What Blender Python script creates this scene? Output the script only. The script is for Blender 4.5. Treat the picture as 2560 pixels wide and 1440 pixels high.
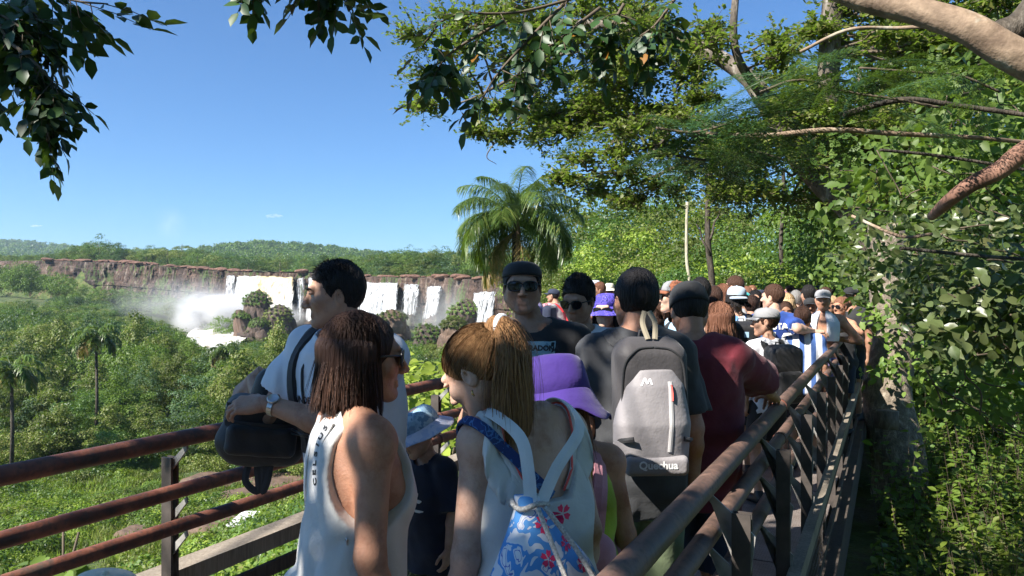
import bpy, math, random
import numpy as np
from mathutils import Vector, Matrix
from mathutils.bvhtree import BVHTree
import openvdb

for o in list(bpy.data.objects):
    bpy.data.objects.remove(o)
SC = bpy.context.scene
C = SC.collection
PI = math.pi
R = math.radians
FPX = 1898.0                     # focal length in photograph pixels
EYE = 1.65
HOR = 725.0                      # horizon row in the photograph

# ------------------------------------------------------------ camera
cam_d = bpy.data.cameras.new('camera')
cam = bpy.data.objects.new('camera', cam_d); C.objects.link(cam)
cam.location = (0, 0, EYE); cam.rotation_euler = (R(90), 0, 0)
cam_d.sensor_width = 36.0
cam_d.lens = 36.0 * FPX / 2560.0
cam_d.shift_y = (HOR - 720.0) / 2560.0
cam_d.clip_start = 0.05; cam_d.clip_end = 20000
SC.camera = cam
# ------------------------------------------------------------ sun, sky, exposure
SUN = Vector((-0.60, -0.42, 0.68)).normalized()      # towards the sun
sun_el = math.asin(SUN.z)
sun_az = math.atan2(SUN.x, SUN.y)
sd = bpy.data.lights.new('sun', 'SUN'); sun = bpy.data.objects.new('sun', sd); C.objects.link(sun)
sun.rotation_euler = SUN.to_track_quat('Z', 'Y').to_euler()
sun.location = (-20, -14, 40)
sd.energy = 5.0; sd.angle = R(0.53); sd.color = (1.0, 0.95, 0.86)
W = bpy.data.worlds.new('World'); SC.world = W; W.use_nodes = True
nt = W.node_tree; nt.nodes.clear()
sky = nt.nodes.new('ShaderNodeTexSky'); sky.sky_type = 'NISHITA'; sky.sun_disc = False
sky.sun_elevation = sun_el; sky.sun_rotation = sun_az
sky.altitude = 900; sky.air_density = 1.0; sky.dust_density = 0.15; sky.ozone_density = 4.5
bgn = nt.nodes.new('ShaderNodeBackground'); bgn.inputs[1].default_value = 0.056
won = nt.nodes.new('ShaderNodeOutputWorld')
tint = nt.nodes.new('ShaderNodeMix'); tint.data_type = 'RGBA'; tint.blend_type = 'MULTIPLY'; tint.inputs[0].default_value = 1.0; tint.inputs[7].default_value = (0.66, 0.97, 1.22, 1)
nt.links.new(sky.outputs[0], tint.inputs[6]); nt.links.new(tint.outputs[2], bgn.inputs[0]); nt.links.new(bgn.outputs[0], won.inputs[0])
SC.view_settings.view_transform = 'Standard'
SC.view_settings.look = 'None'
SC.view_settings.exposure = 1.35
SC.view_settings.gamma = 1.0
SC.view_settings.use_curve_mapping = False
cy = SC.cycles
cy.max_bounces = 5; cy.diffuse_bounces = 2; cy.glossy_bounces = 2; cy.transmission_bounces = 3
cy.transparent_max_bounces = 12; cy.volume_bounces = 1
cy.caustics_reflective = False; cy.caustics_refractive = False
cy.volume_step_rate = 1.0; cy.volume_max_steps = 128
cy.sample_clamp_indirect = 4.0
cy.use_adaptive_sampling = True; cy.adaptive_threshold = 0.015
try:
    cy.use_denoising = True; cy.denoiser = 'OPENIMAGEDENOISE'
    cy.denoising_prefilter = 'ACCURATE'
except Exception:
    pass

# ------------------------------------------------------------ helpers
rng = np.random.default_rng(7)
def P(px, py, Y):
    """point of the place at depth Y that shows at this pixel of the photograph"""
    return np.array([(px - 1280.0) / FPX * Y, Y, EYE - (py - HOR) / FPX * Y])
def tag(o, label=None, cat=None, group=None, kind=None):
    if label: o['label'] = label
    if cat: o['category'] = cat
    if group: o['group'] = group
    if kind: o['kind'] = kind
    return o
def empty(name, loc=(0, 0, 0), rz=0.0, label=None, cat=None, group=None):
    o = bpy.data.objects.new(name, None); C.objects.link(o)
    o.location = loc; o.rotation_euler = (0, 0, rz); o.empty_display_size = 0.2
    return tag(o, label, cat, group)
def link(name, me, mat=None, parent=None, loc=None, smooth=None):
    o = bpy.data.objects.new(name, me); C.objects.link(o)
    if mat is not None and len(me.materials) == 0:
        for m in (mat if isinstance(mat, (list, tuple)) else [mat]): me.materials.append(m)
    if parent is not None: o.parent = parent
    if loc is not None: o.location = loc
    return o
def mesh_np(name, verts, faces, smooth=False, midx=None):
    """faces: an (n,k) array or a list of such arrays"""
    me = bpy.data.meshes.new(name)
    fl = faces if isinstance(faces, (list, tuple)) else [faces]
    fl = [np.asarray(f, dtype=np.int32) for f in fl if len(f)]
    verts = np.asarray(verts, dtype=np.float32)
    me.vertices.add(len(verts)); me.vertices.foreach_set('co', verts.ravel())
    loops = np.concatenate([f.ravel() for f in fl])
    tot = np.concatenate([np.full(len(f), f.shape[1], dtype=np.int32) for f in fl])
    start = np.concatenate([[0], np.cumsum(tot)[:-1]]).astype(np.int32)
    me.loops.add(len(loops)); me.loops.foreach_set('vertex_index', loops)
    me.polygons.add(len(tot)); me.polygons.foreach_set('loop_start', start); me.polygons.foreach_set('loop_total', tot)
    if midx is not None: me.polygons.foreach_set('material_index', np.asarray(midx, dtype=np.int32))
    me.polygons.foreach_set('use_smooth', np.full(len(tot), bool(smooth)))
    me.update(calc_edges=True); me.validate()
    return me
class MB:
    """collects shapes, builds them as one mesh"""
    def __init__(s): s.v = []; s.f = {3: [], 4: []}; s.n = 0
    def add(s, v, *fs):
        v = np.asarray(v, dtype=np.float64).reshape(-1, 3)
        for f in fs:
            f = np.asarray(f)
            if len(f): s.f[f.shape[1]].append(f + s.n)
        s.v.append(v); s.n += len(v)
        return s
    def box(s, c, d, rot=None):
        c = np.array(c, float); h = np.array(d, float) / 2
        v = np.array([[x, y, z] for x in (-1, 1) for y in (-1, 1) for z in (-1, 1)], float) * h
        if rot is not None: v = v @ np.array(rot).T
        s.add(v + c, [[0, 1, 3, 2], [4, 6, 7, 5], [0, 4, 5, 1], [2, 3, 7, 6], [0, 2, 6, 4], [1, 5, 7, 3]]); return s
    def bar(s, a, b, w, t, up=(0, 0, 1)):
        a = np.array(a, float); b = np.array(b, float); d = b - a; L = np.linalg.norm(d); d = d / L
        u = np.array(up, float); sx = np.cross(d, u)
        if np.linalg.norm(sx) < 1e-4: sx = np.cross(d, [1, 0, 0.001])
        sx /= np.linalg.norm(sx); uu = np.cross(sx, d)
        return s.box((a + b) / 2, (w, L, t), np.stack([sx, d, uu], 1))
    def tube(s, pts, rad, n=10, cap=True):
        pts = np.asarray(pts, float); m = len(pts)
        rad = np.full(m, rad, float) if np.isscalar(rad) else np.asarray(rad, float)
        T = np.gradient(pts, axis=0); T /= np.linalg.norm(T, axis=1)[:, None] + 1e-12
        ref = np.array([0, 0, 1.0]) if abs(T[0][2]) < 0.9 else np.array([1.0, 0, 0])
        N = np.zeros_like(pts); a = np.cross(T[0], ref); N[0] = a / np.linalg.norm(a)
        for i in range(1, m):
            v = N[i - 1] - T[i] * np.dot(N[i - 1], T[i]); N[i] = v / (np.linalg.norm(v) + 1e-12)
        B = np.cross(T, N)
        th = np.arange(n) / n * 2 * PI
        v = pts[:, None] + rad[:, None, None] * (N[:, None] * np.cos(th)[None, :, None] + B[:, None] * np.sin(th)[None, :, None])
        i = np.arange(m - 1)[:, None] * n; j = np.arange(n)[None]; k = (np.arange(n) + 1) % n
        q = np.stack([i + j, i + k[None], i + n + k[None], i + n + j], -1).reshape(-1, 4)
        vv = v.reshape(-1, 3)
        if cap:
            vv = np.vstack([vv, pts[0], pts[-1]]); c0 = m * n; c1 = c0 + 1
            t0 = np.stack([k, np.arange(n), np.full(n, c0)], -1); e = (m - 1) * n
            t1 = np.stack([e + np.arange(n), e + k, np.full(n, c1)], -1)
            s.add(vv, q, t0, t1)
        else: s.add(vv, q)
        return s
    def lathe(s, prof, c=(0, 0, 0), n=24, sx=1, sy=1):
        prof = np.asarray(prof, float); th = np.arange(n) / n * 2 * PI
        v = np.stack([prof[:, 0][:, None] * np.cos(th) * sx, prof[:, 0][:, None] * np.sin(th) * sy, np.repeat(prof[:, 1][:, None], n, 1)], -1).reshape(-1, 3) + np.array(c)
        m = len(prof); i = np.arange(m - 1)[:, None] * n; j = np.arange(n)[None]; k = ((np.arange(n) + 1) % n)[None]
        s.add(v, np.stack([i + j, i + k, i + n + k, i + n + j], -1).reshape(-1, 4)); return s
    def mesh(s, name, smooth=False):
        fl = [np.concatenate(s.f[k]) for k in (3, 4) if s.f[k]]
        return mesh_np(name, np.concatenate(s.v), fl, smooth)
    def build(s, name, mat, parent=None, smooth=False, loc=None):
        return link(name, s.mesh(name, smooth), mat, parent, loc)
def spline(pts, n):
    """Catmull-Rom through the points"""
    p = np.asarray(pts, float); p = np.vstack([2 * p[0] - p[1], p, 2 * p[-1] - p[-2]])
    m = len(p) - 3; t = np.linspace(0, m - 1e-9, n); i = t.astype(int); u = (t - i)[:, None]
    a, b, c, d = p[i], p[i + 1], p[i + 2], p[i + 3]
    return 0.5 * (2 * b + (c - a) * u + (2 * a - 5 * b + 4 * c - d) * u ** 2 + (3 * b - a - 3 * c + d) * u ** 3)
def setcrease(me, ang=40):
    for p in me.polygons: p.use_smooth = True
    try: me.set_sharp_from_angle(angle=R(ang))
    except Exception: pass

class WaveNoise:
    """smooth pseudo-noise, a sum of warped sines"""
    def __init__(s, seed, freq, n=5, aniso=(1, 1, 1)):
        r = np.random.default_rng(seed); s.k = []
        for i in range(n):
            d = r.normal(size=3); d /= np.linalg.norm(d); d = d * np.array(aniso)
            s.k.append((d * freq * r.uniform(0.6, 1.7), r.uniform(0, 6.28), r.uniform(0, 6.28)))
    def __call__(s, X, Y, Z=0.0):
        o = 0.0; w = 0.0
        for d, ph, ph2 in s.k:
            a = d[0] * X + d[1] * Y + d[2] * Z + ph + 0.9 * np.sin(w + ph2) if np.ndim(w) else d[0] * X + d[1] * Y + d[2] * Z + ph
            w = a; o = o + np.sin(a)
        return o / len(s.k)
def vnoise2(x, y, seed=0):
    """value noise on a 2-D lattice"""
    xi = np.floor(x).astype(np.int64); yi = np.floor(y).astype(np.int64); xf = x - xi; yf = y - yi
    def h(a, b):
        n = (a * 374761393 + b * 668265263 + seed * 1442695041) & 0x7fffffff
        n = ((n ^ (n >> 13)) * 1274126177) & 0x7fffffff
        return ((n ^ (n >> 16)) & 0xffff) / 65535.0
    u = xf * xf * (3 - 2 * xf); v = yf * yf * (3 - 2 * yf)
    return (h(xi, yi) * (1 - u) + h(xi + 1, yi) * u) * (1 - v) + (h(xi, yi + 1) * (1 - u) + h(xi + 1, yi + 1) * u) * v
def fbm2(x, y, seed=0, oct=4):
    o = 0; a = 1; t = 0
    for i in range(oct):
        o = o + a * vnoise2(x * 2 ** i, y * 2 ** i, seed + i * 17); t += a; a *= 0.5
    return o / t

# ------------------------------------------------------------ materials
class Mat:
    def __init__(s, name):
        s.m = bpy.data.materials.new(name); s.m.use_nodes = True
        s.t = s.m.node_tree; s.N = s.t.nodes; s.N.clear(); s.out = s.N.new('ShaderNodeOutputMaterial')
    def n(s, ty, **kw):
        x = s.N.new('ShaderNode' + ty)
        for k, v in kw.items():
            if k.startswith('i_'):
                key = k[2:]; key = int(key) if key.isdigit() else key.replace('_', ' ')
                s.set(x.inputs[key], v)
            else: setattr(x, k, v)
        return x
    def set(s, sock, v):
        if isinstance(v, bpy.types.NodeSocket): s.t.links.new(v, sock)
        elif isinstance(v, bpy.types.Node): s.t.links.new(v.outputs[0], sock)
        else:
            if isinstance(v, (tuple, list)) and len(v) == 3 and len(getattr(sock, 'default_value', (0,))) == 4: v = (*v, 1)
            sock.default_value = v
    def ramp(s, fac, stops, interp='LINEAR'):
        r = s.n('ValToRGB'); s.set(r.inputs[0], fac); cr = r.color_ramp; cr.interpolation = interp
        while len(cr.elements) < len(stops): cr.elements.new(0.5)
        for e, (p, c) in zip(cr.elements, stops):
            e.position = p; e.color = (*c, 1) if len(c) == 3 else c
        return r.outputs[0]
    def noise(s, scale, detail=3, vec=None, rough=0.55, dist=0.0):
        x = s.n('TexNoise'); x.inputs['Scale'].default_value = scale; x.inputs['Detail'].default_value = detail
        x.inputs['Roughness'].default_value = rough; x.inputs['Distortion'].default_value = dist
        if vec is not None: s.set(x.inputs['Vector'], vec)
        return x.outputs[0]
    def co(s, which='Object', scale=None, rot=None):
        c = s.n('TexCoord').outputs[which]
        if scale is None and rot is None: return c
        m = s.n('Mapping'); s.t.links.new(c, m.inputs[0])
        if scale is not None: m.inputs['Scale'].default_value = scale
        if rot is not None: m.inputs['Rotation'].default_value = rot
        return m.outputs[0]
    def math(s, op, a, b=0.0, clamp=False):
        x = s.n('Math', operation=op, use_clamp=clamp); s.set(x.inputs[0], a); s.set(x.inputs[1], b); return x.outputs[0]
    def mix(s, f, a, b, mode='MIX'):
        x = s.n('Mix', data_type='RGBA', blend_type=mode); s.set(x.inputs[0], f)
        for k, v in ((6, a), (7, b)): s.set(x.inputs[k], (*v, 1) if isinstance(v, tuple) and len(v) == 3 else v)
        return x.outputs[2]
    def bump(s, h, strength=0.3, dist=0.01):
        b = s.n('Bump'); b.inputs['Strength'].default_value = strength; b.inputs['Distance'].default_value = dist
        s.set(b.inputs['Height'], h); return b.outputs[0]
    def pr(s, col, rough=0.6, bump=None, metal=0.0, **kw):
        p = s.n('BsdfPrincipled'); s.set(p.inputs['Base Color'], (*col, 1) if isinstance(col, tuple) else col)
        s.set(p.inputs['Roughness'], rough); s.set(p.inputs['Metallic'], metal)
        for k, v in kw.items(): s.set(p.inputs[k.replace('_', ' ')], v)
        if bump is not None: s.t.links.new(bump, p.inputs['Normal'])
        s.t.links.new(p.outputs[0], s.out.inputs[0]); return s.m

def m_cloth(name, col, col2=None, rough=0.85, weave=900, nscale=6):
    M = Mat(name); c = M.co()
    f = M.noise(nscale, 3, c)
    c2 = col2 or tuple(x * 0.8 for x in col)
    cc = M.ramp(f, [(0.35, c2), (0.65, col)])
    b = M.math('ADD', M.math('MULTIPLY', M.noise(weave / 6, 1, c), 0.25), M.noise(28, 2, c))
    m = M.pr(cc, rough, M.bump(b, 0.22, 0.012), Sheen_Weight=0.12)
    return m
def m_skin(name, col, fx=1.0):
    M = Mat(name); c = M.co()
    f = M.noise(13, 5, c, .7); g = M.noise(75, 2, c)
    dark = tuple(x * y for x, y in zip(col, (0.74, 0.62, 0.56))); lite = tuple(min(1, x * 1.12) for x in col)
    cc = M.ramp(f, [(0.3, dark), (0.5, col), (0.72, lite)])
    cc = M.mix(M.math('MULTIPLY', M.ramp(g, [(0.55, (0, 0, 0)), (0.75, (1, 1, 1))]), 0.18), cc, tuple(x * 0.6 for x in col))
    return M.pr(cc, 0.55, M.bump(M.math('ADD', M.noise(160, 2, c), M.noise(30, 3, c)), 0.22, 0.006), Subsurface_Weight=0.06, Subsurface_Radius=(0.02, 0.008, 0.004), Specular_IOR_Level=0.3)
def m_hair(name, col, col2, scale=(60, 60, 4)):
    M = Mat(name); c = M.co('Object', scale)
    f = M.noise(2.0, 3, c)
    gi = M.n('NewGeometry').outputs['Random Per Island']
    cc = M.ramp(M.math('ADD', M.math('MULTIPLY', f, .5), M.math('MULTIPLY', gi, .5)), [(0.25, col), (0.80, col2)])
    return M.pr(cc, 0.58, M.bump(f, 0.9, 0.02), Specular_IOR_Level=0.22)
def m_plain(name, col, rough=0.5, metal=0.0, var=0.15, scale=12, bump=0.1):
    M = Mat(name); c = M.co(); f = M.noise(scale, 3, c)
    cc = M.ramp(f, [(0.3, tuple(x * (1 - var) for x in col)), (0.7, tuple(min(1, x * (1 + var)) for x in col))])
    return M.pr(cc, rough, M.bump(f, bump, 0.01), metal)
def m_leaf(name, cols, trans=0.35, gloss=0.45, back=None):
    """leaf with light passing through it; colour varies from leaf to leaf"""
    M = Mat(name); g = M.n('NewGeometry')
    n = len(cols); st = [(i / max(1, n - 1) * 0.98, c) for i, c in enumerate(cols)]
    oi = M.n('ObjectInfo')
    fac = M.math('FRACT', M.math('ADD', M.math('MULTIPLY', g.outputs['Random Per Island'], 0.8), M.math('MULTIPLY', oi.outputs['Random'], 0.2)))
    cc = M.ramp(fac, st)
    hs = M.n('HueSaturation'); M.set(hs.inputs['Value'], M.math('ADD', M.math('MULTIPLY', oi.outputs['Random'], 0.75), 0.58)); M.set(hs.inputs['Color'], cc)
    cc = hs.outputs[0]
    p = M.n('BsdfPrincipled'); M.set(p.inputs['Base Color'], cc); p.inputs['Roughness'].default_value = gloss; p.inputs['Specular IOR Level'].default_value = 0.35
    t = M.n('BsdfTranslucent')
    tc = M.mix(0.6, cc, (0.25, 0.42, 0.03), 'MIX'); M.set(t.inputs[0], tc)
    mx = M.n('MixShader'); mx.inputs[0].default_value = trans
    M.t.links.new(p.outputs[0], mx.inputs[1]); M.t.links.new(t.outputs[0], mx.inputs[2]); M.t.links.new(mx.outputs[0], M.out.inputs[0])
    return M.m
def m_bark(name, c1, c2, c3=None, scale=6, stretch=(1, 1, 0.35), bump=0.8):
    M = Mat(name); c = M.co('Object', stretch)
    f = M.noise(scale, 5, c, 0.65, 0.4); g = M.noise(scale * 6, 3, c, 0.6)
    st = [(0.3, c1), (0.55, c2)] + ([(0.66, c3)] if c3 else [])
    cc = M.ramp(f, st)
    cc = M.mix(0.5, cc, M.ramp(g, [(0.35, (0.35, 0.33, 0.3)), (0.6, (1, 1, 1))]), 'MULTIPLY')
    return M.pr(cc, 0.85, M.bump(M.math('ADD', f, M.math('MULTIPLY', g, 0.5)), bump, 0.03))
# ------------------------------------------------------------ leaves
def rotmats(normals, ups=None, r=rng):
    """local z -> normal, local y -> tip direction"""
    n = normals / (np.linalg.norm(normals, axis=1)[:, None] + 1e-9)
    u = r.normal(size=n.shape) if ups is None else np.array(ups, float)
    u = u - n * (u * n).sum(1)[:, None]; u /= np.linalg.norm(u, axis=1)[:, None] + 1e-9
    x = np.cross(u, n)
    return np.stack([x, u, n], -1)
LEAF4 = (np.array([[0, 0, 0], [0.32, 0.45, 0.04], [0, 1, 0], [-0.32, 0.45, 0.04]], float), np.array([[0, 1, 2], [0, 2, 3]]))
LEAF4N = (LEAF4[0] * np.array([.5, 1, 1]), LEAF4[1])
LEAF8 = (np.array([[0, 0, 0], [0.24, 0.25, 0.07], [0.27, 0.6, 0.05], [0, 1, -0.08], [-0.27, 0.6, 0.05], [-0.24, 0.25, 0.07], [0, 0.45, 0]], float),
         np.array([[0, 1, 6], [1, 2, 6], [2, 3, 6], [3, 4, 6], [4, 5, 6], [5, 0, 6]]))
LEAFW = (np.array([[0, 0, 0], [.20, .14, .06], [.34, .36, .09], [.30, .62, .07], [.15, .85, .0], [0, 1.02, -.10], [-.15, .85, .0], [-.30, .62, .07], [-.34, .36, .09], [-.20, .14, .06], [0, .45, 0.0]], float),
         np.array([[i, (i + 1) % 10, 10] for i in range(10)]))
BLADE = (np.array([[-0.04, 0, 0], [0.04, 0, 0], [0.035, 0.5, 0.06], [-0.035, 0.5, 0.06], [0, 1, -0.05]], float), np.array([[0, 1, 2], [0, 2, 3], [3, 2, 4]]))
def scatter(leaf, pos, rot, size):
    V, F = leaf; n = len(pos); size = np.broadcast_to(np.asarray(size, float), (n,))
    v = np.einsum('nij,mj->nmi', rot, V) * size[:, None, None] + pos[:, None]
    f = F[None] + (np.arange(n) * len(V))[:, None, None]
    return v.reshape(-1, 3), f.reshape(-1, F.shape[1])
def crown_mesh(name, seed, nblob, per, size, rad=(1, 1, 0.8), blob=0.33, flat=0.0, leaf=LEAF4, hollow=0.45, droop=0.0, zmin=-0.6):
    """an uneven crown of leaf clumps; unit crown centred at the origin"""
    r = np.random.default_rng(seed); ps = []; ns = []; ss = []
    for i in range(nblob):
        d = r.normal(size=3); d /= np.linalg.norm(d)
        d[2] = max(d[2], zmin)
        k = r.uniform(hollow, 1.0) ** 0.6 * r.uniform(0.82, 1.12)
        c = d * k * np.array(rad); br = blob * r.uniform(0.6, 1.25)
        m = int(per * (br / blob) ** 2)
        q = r.normal(size=(m, 3)); q /= np.linalg.norm(q, axis=1)[:, None]
        q[:, 2] = np.where(q[:, 2] < -0.35, -q[:, 2] * 0.5, q[:, 2])
        off = q * br * r.uniform(0.55, 1.08, size=(m, 1)) * np.array([1, 1, 0.7 - flat * 0.3])
        ps.append(c + off); nn = q + 0.45 * r.normal(size=q.shape) + np.array([0, 0, 0.5]); ns.append(nn)
        ss.append(r.uniform(0.6, 1.3, m) * size)
    ps = np.concatenate(ps); ns = np.concatenate(ns); ss = np.concatenate(ss)
    up = r.normal(size=ns.shape) + np.array([0, 0, -droop])
    v, f = scatter(leaf, ps, rotmats(ns, up), ss)
    return mesh_np(name, v, f)
# greens: leaf albedos; the silhouette set is darkened for shade
ML_DARK = m_leaf('leaf_dark', [(0.03, 0.065, 0.016), (0.045, 0.10, 0.02), (0.07, 0.125, 0.025), (0.035, 0.08, 0.02)], 0.30, 0.40)
ML_MID = m_leaf('leaf_mid', [(0.06, 0.115, 0.022), (0.095, 0.165, 0.028), (0.13, 0.19, 0.035), (0.07, 0.13, 0.03)], 0.35, 0.5)
ML_OLIVE = m_leaf('leaf_olive', [(0.11, 0.145, 0.03), (0.16, 0.185, 0.04), (0.09, 0.13, 0.028), (0.19, 0.17, 0.055)], 0.30, 0.5)
ML_LIME = m_leaf('leaf_lime', [(0.13, 0.22, 0.03), (0.20, 0.29, 0.04), (0.27, 0.33, 0.05), (0.10, 0.18, 0.03)], 0.42, 0.5)
ML_BLUE = m_leaf('leaf_bluish', [(0.04, 0.085, 0.035), (0.06, 0.11, 0.045), (0.03, 0.07, 0.03), (0.08, 0.12, 0.05)], 0.25, 0.55)
ML_AUTUMN = m_leaf('leaf_autumn', [(0.45, 0.16, 0.01), (0.5, 0.25, 0.02), (0.3, 0.09, 0.01), (0.4, 0.3, 0.05)], 0.4, 0.5)
ML_SILH = m_leaf('leaf_glossy_dark', [(0.012, 0.032, 0.016), (0.018, 0.048, 0.015), (0.03, 0.07, 0.015), (0.012, 0.034, 0.018)], 0.10, 0.45)  # canopy shade on the overhanging leaves is put into these darkened colours
M_BARK = m_bark('bark_grey', (0.05, 0.04, 0.03), (0.16, 0.13, 0.10), (0.32, 0.29, 0.25))
M_BARKD = m_bark('bark_dark', (0.02, 0.016, 0.012), (0.07, 0.055, 0.04), (0.14, 0.12, 0.10), 10)
M_BARKP = m_bark('bark_pink_peeling', (0.10, 0.045, 0.03), (0.32, 0.17, 0.12), (0.45, 0.40, 0.36), 2.2, (1, 1, 1), .5)
M_TWIG = m_plain('twig', (0.10, 0.075, 0.05), 0.8)

def limb_path(a, b, n=7, wob=0.06, seed=0, sag=0.0):
    r = np.random.default_rng(seed); a = np.array(a, float); b = np.array(b, float); L = np.linalg.norm(b - a)
    t = np.linspace(0, 1, n)[:, None]; p = a + (b - a) * t
    w = r.normal(size=(n, 3)) * wob * L / 2; w[0] = 0; w[-1] = 0
    p = p + w; p[:, 2] += sag * L * (t[:, 0] * (1 - t[:, 0])) * 4
    return spline(p, n * 3)
# ------------------------------------------------------------ shapes from distance fields
class Field:
    def __init__(s, lo, hi, vox):
        s.lo = np.array(lo, float); s.vox = vox
        n = np.ceil((np.array(hi, float) - s.lo) / vox).astype(int) + 1
        s.ax = [(s.lo[i] + vox * np.arange(n[i])).astype(np.float32) for i in range(3)]
        s.D = np.full(n, 0.06, dtype=np.float32)
    def _win(s, lo, hi):
        sl = []
        for i in range(3):
            a = max(0, int((lo[i] - s.lo[i]) / s.vox)); b = min(len(s.ax[i]), int((hi[i] - s.lo[i]) / s.vox) + 2)
            if b <= a: return None
            sl.append(slice(a, b))
        g = np.ix_(*[s.ax[i][sl[i]] for i in range(3)])
        return tuple(sl), g
    def add(s, prim, k=0.01, sub=False):
        lo, hi, fn = prim; m = k + 3 * s.vox + (0.01 if not sub else 0)
        w = s._win(np.array(lo) - m, np.array(hi) + m)
        if w is None: return s
        sl, g = w; d = fn(*g).astype(np.float32); cur = s.D[sl]
        if sub:
            h = np.clip(0.5 - 0.5 * (cur + d) / k, 0, 1); s.D[sl] = cur * (1 - h) - d * h + k * h * (1 - h)
        else:
            h = np.clip(0.5 + 0.5 * (cur - d) / k, 0, 1); s.D[sl] = cur * (1 - h) + d * h - k * h * (1 - h)
        return s
    def cut(s, fn):
        """keep only where fn <= 0"""
        s.D = np.maximum(s.D, fn(*np.ix_(*s.ax)).astype(np.float32)); return s
    def disp(s, fn, band=0.05):
        s.D = np.where(np.abs(s.D) < band, s.D + fn(*np.ix_(*s.ax)), s.D).astype(np.float32); return s
    def poly(s):
        b = 3 * s.vox; D = np.clip(s.D, -b, b)
        D[0] = D[-1] = b; D[:, 0] = D[:, -1] = b; D[:, :, 0] = D[:, :, -1] = b
        g = openvdb.FloatGrid(float(b)); g.copyFromArray(D.astype(np.float32), tolerance=0.0)
        p, q = g.convertToQuads(0.0)
        return p * s.vox + s.lo, np.asarray(q, dtype=np.int64)
def rcone(a, b, ra, rb=None):
    a = np.array(a, float); b = np.array(b, float); rb = ra if rb is None else rb; d = b - a; L2 = float((d * d).sum()) + 1e-12; r = max(ra, rb)
    def fn(X, Y, Z):
        px, py, pz = X - a[0], Y - a[1], Z - a[2]
        t = np.clip((px * d[0] + py * d[1] + pz * d[2]) / L2, 0, 1)
        return np.sqrt((px - t * d[0]) ** 2 + (py - t * d[1]) ** 2 + (pz - t * d[2]) ** 2) - (ra + (rb - ra) * t)
    return np.minimum(a, b) - r, np.maximum(a, b) + r, fn
def frustum(a, b, ra, rb):
    """cone with flat ends"""
    lo, hi, f0 = rcone(a, b, ra, rb); a = np.array(a, float); b = np.array(b, float); d = b - a; L = np.linalg.norm(d); u = d / L
    def fn(X, Y, Z):
        t = (X - a[0]) * u[0] + (Y - a[1]) * u[1] + (Z - a[2]) * u[2]
        return np.maximum(f0(X, Y, Z), t - L)
    return lo, hi, fn
def ell(c, r, rot=None):
    c = np.array(c, float); r = np.array(r, float); m = float(max(r))
    Mx = np.eye(3) if rot is None else np.array(rot)
    def fn(X, Y, Z):
        x, y, z = X - c[0], Y - c[1], Z - c[2]
        u = (Mx[0, 0] * x + Mx[1, 0] * y + Mx[2, 0] * z) / r[0]; v = (Mx[0, 1] * x + Mx[1, 1] * y + Mx[2, 1] * z) / r[1]; w = (Mx[0, 2] * x + Mx[1, 2] * y + Mx[2, 2] * z) / r[2]
        k0 = np.sqrt(u * u + v * v + w * w); k1 = np.sqrt((u / r[0]) ** 2 + (v / r[1]) ** 2 + (w / r[2]) ** 2) + 1e-6
        return k0 * (k0 - 1) / k1
    return c - m, c + m, fn
def rbox(c, h, rr=0.02, rot=None):
    c = np.array(c, float); h = np.array(h, float); m = float(np.linalg.norm(h)); Mx = np.eye(3) if rot is None else np.array(rot)
    def fn(X, Y, Z):
        x, y, z = X - c[0], Y - c[1], Z - c[2]
        q = [np.abs(Mx[0, i] * x + Mx[1, i] * y + Mx[2, i] * z) - h[i] + rr for i in range(3)]
        return np.sqrt(sum(np.maximum(a, 0) ** 2 for a in q)) + np.minimum(np.maximum(np.maximum(q[0], q[1]), q[2]), 0) - rr
    return c - m, c + m, fn
def loft(T, e=2.4):
    """T rows: z, cx, cy, a, front depth, back depth"""
    T = np.array(sorted(map(list, T))); z0, z1 = T[0, 0], T[-1, 0]; A = T[:, 3].max(); B = T[:, 4:].max()
    lo = [T[:, 1].min() - A, T[:, 2].min() - B, z0]; hi = [T[:, 1].max() + A, T[:, 2].max() + B, z1]
    def fn(X, Y, Z):
        zz = Z.ravel(); I = [np.interp(zz, T[:, 0], T[:, i]).reshape(Z.shape) for i in range(1, 6)]
        x = (X - I[0]) / I[2]; yy = Y - I[1]; y = yy / np.where(yy > 0, I[3], I[4])
        d = ((np.abs(x) ** e + np.abs(y) ** e) ** (1 / e) - 1) * np.minimum(I[2], np.minimum(I[3], I[4])) * 1.15
        return np.maximum(d, np.maximum(z0 - Z, Z - z1) * 0.9)
    return lo, hi, fn
def polymesh(name, polys, smooth=True, k=1.0):
    vs, fs, n = [], [], 0
    for v, f in polys:
        vs.append(v); fs.append(f + n); n += len(v)
    return mesh_np(name, np.concatenate(vs) * k, np.concatenate(fs), smooth)
def rz(a): c, s = math.cos(a), math.sin(a); return np.array([[c, -s, 0], [s, c, 0], [0, 0, 1.0]])
def rx(a): c, s = math.cos(a), math.sin(a); return np.array([[1.0, 0, 0], [0, c, -s], [0, s, c]])
def ry(a): c, s = math.cos(a), math.sin(a); return np.array([[c, 0, s], [0, 1.0, 0], [-s, 0, c]])
def nrm(v): v = np.array(v, float); return v / (np.linalg.norm(v) + 1e-12)

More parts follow.
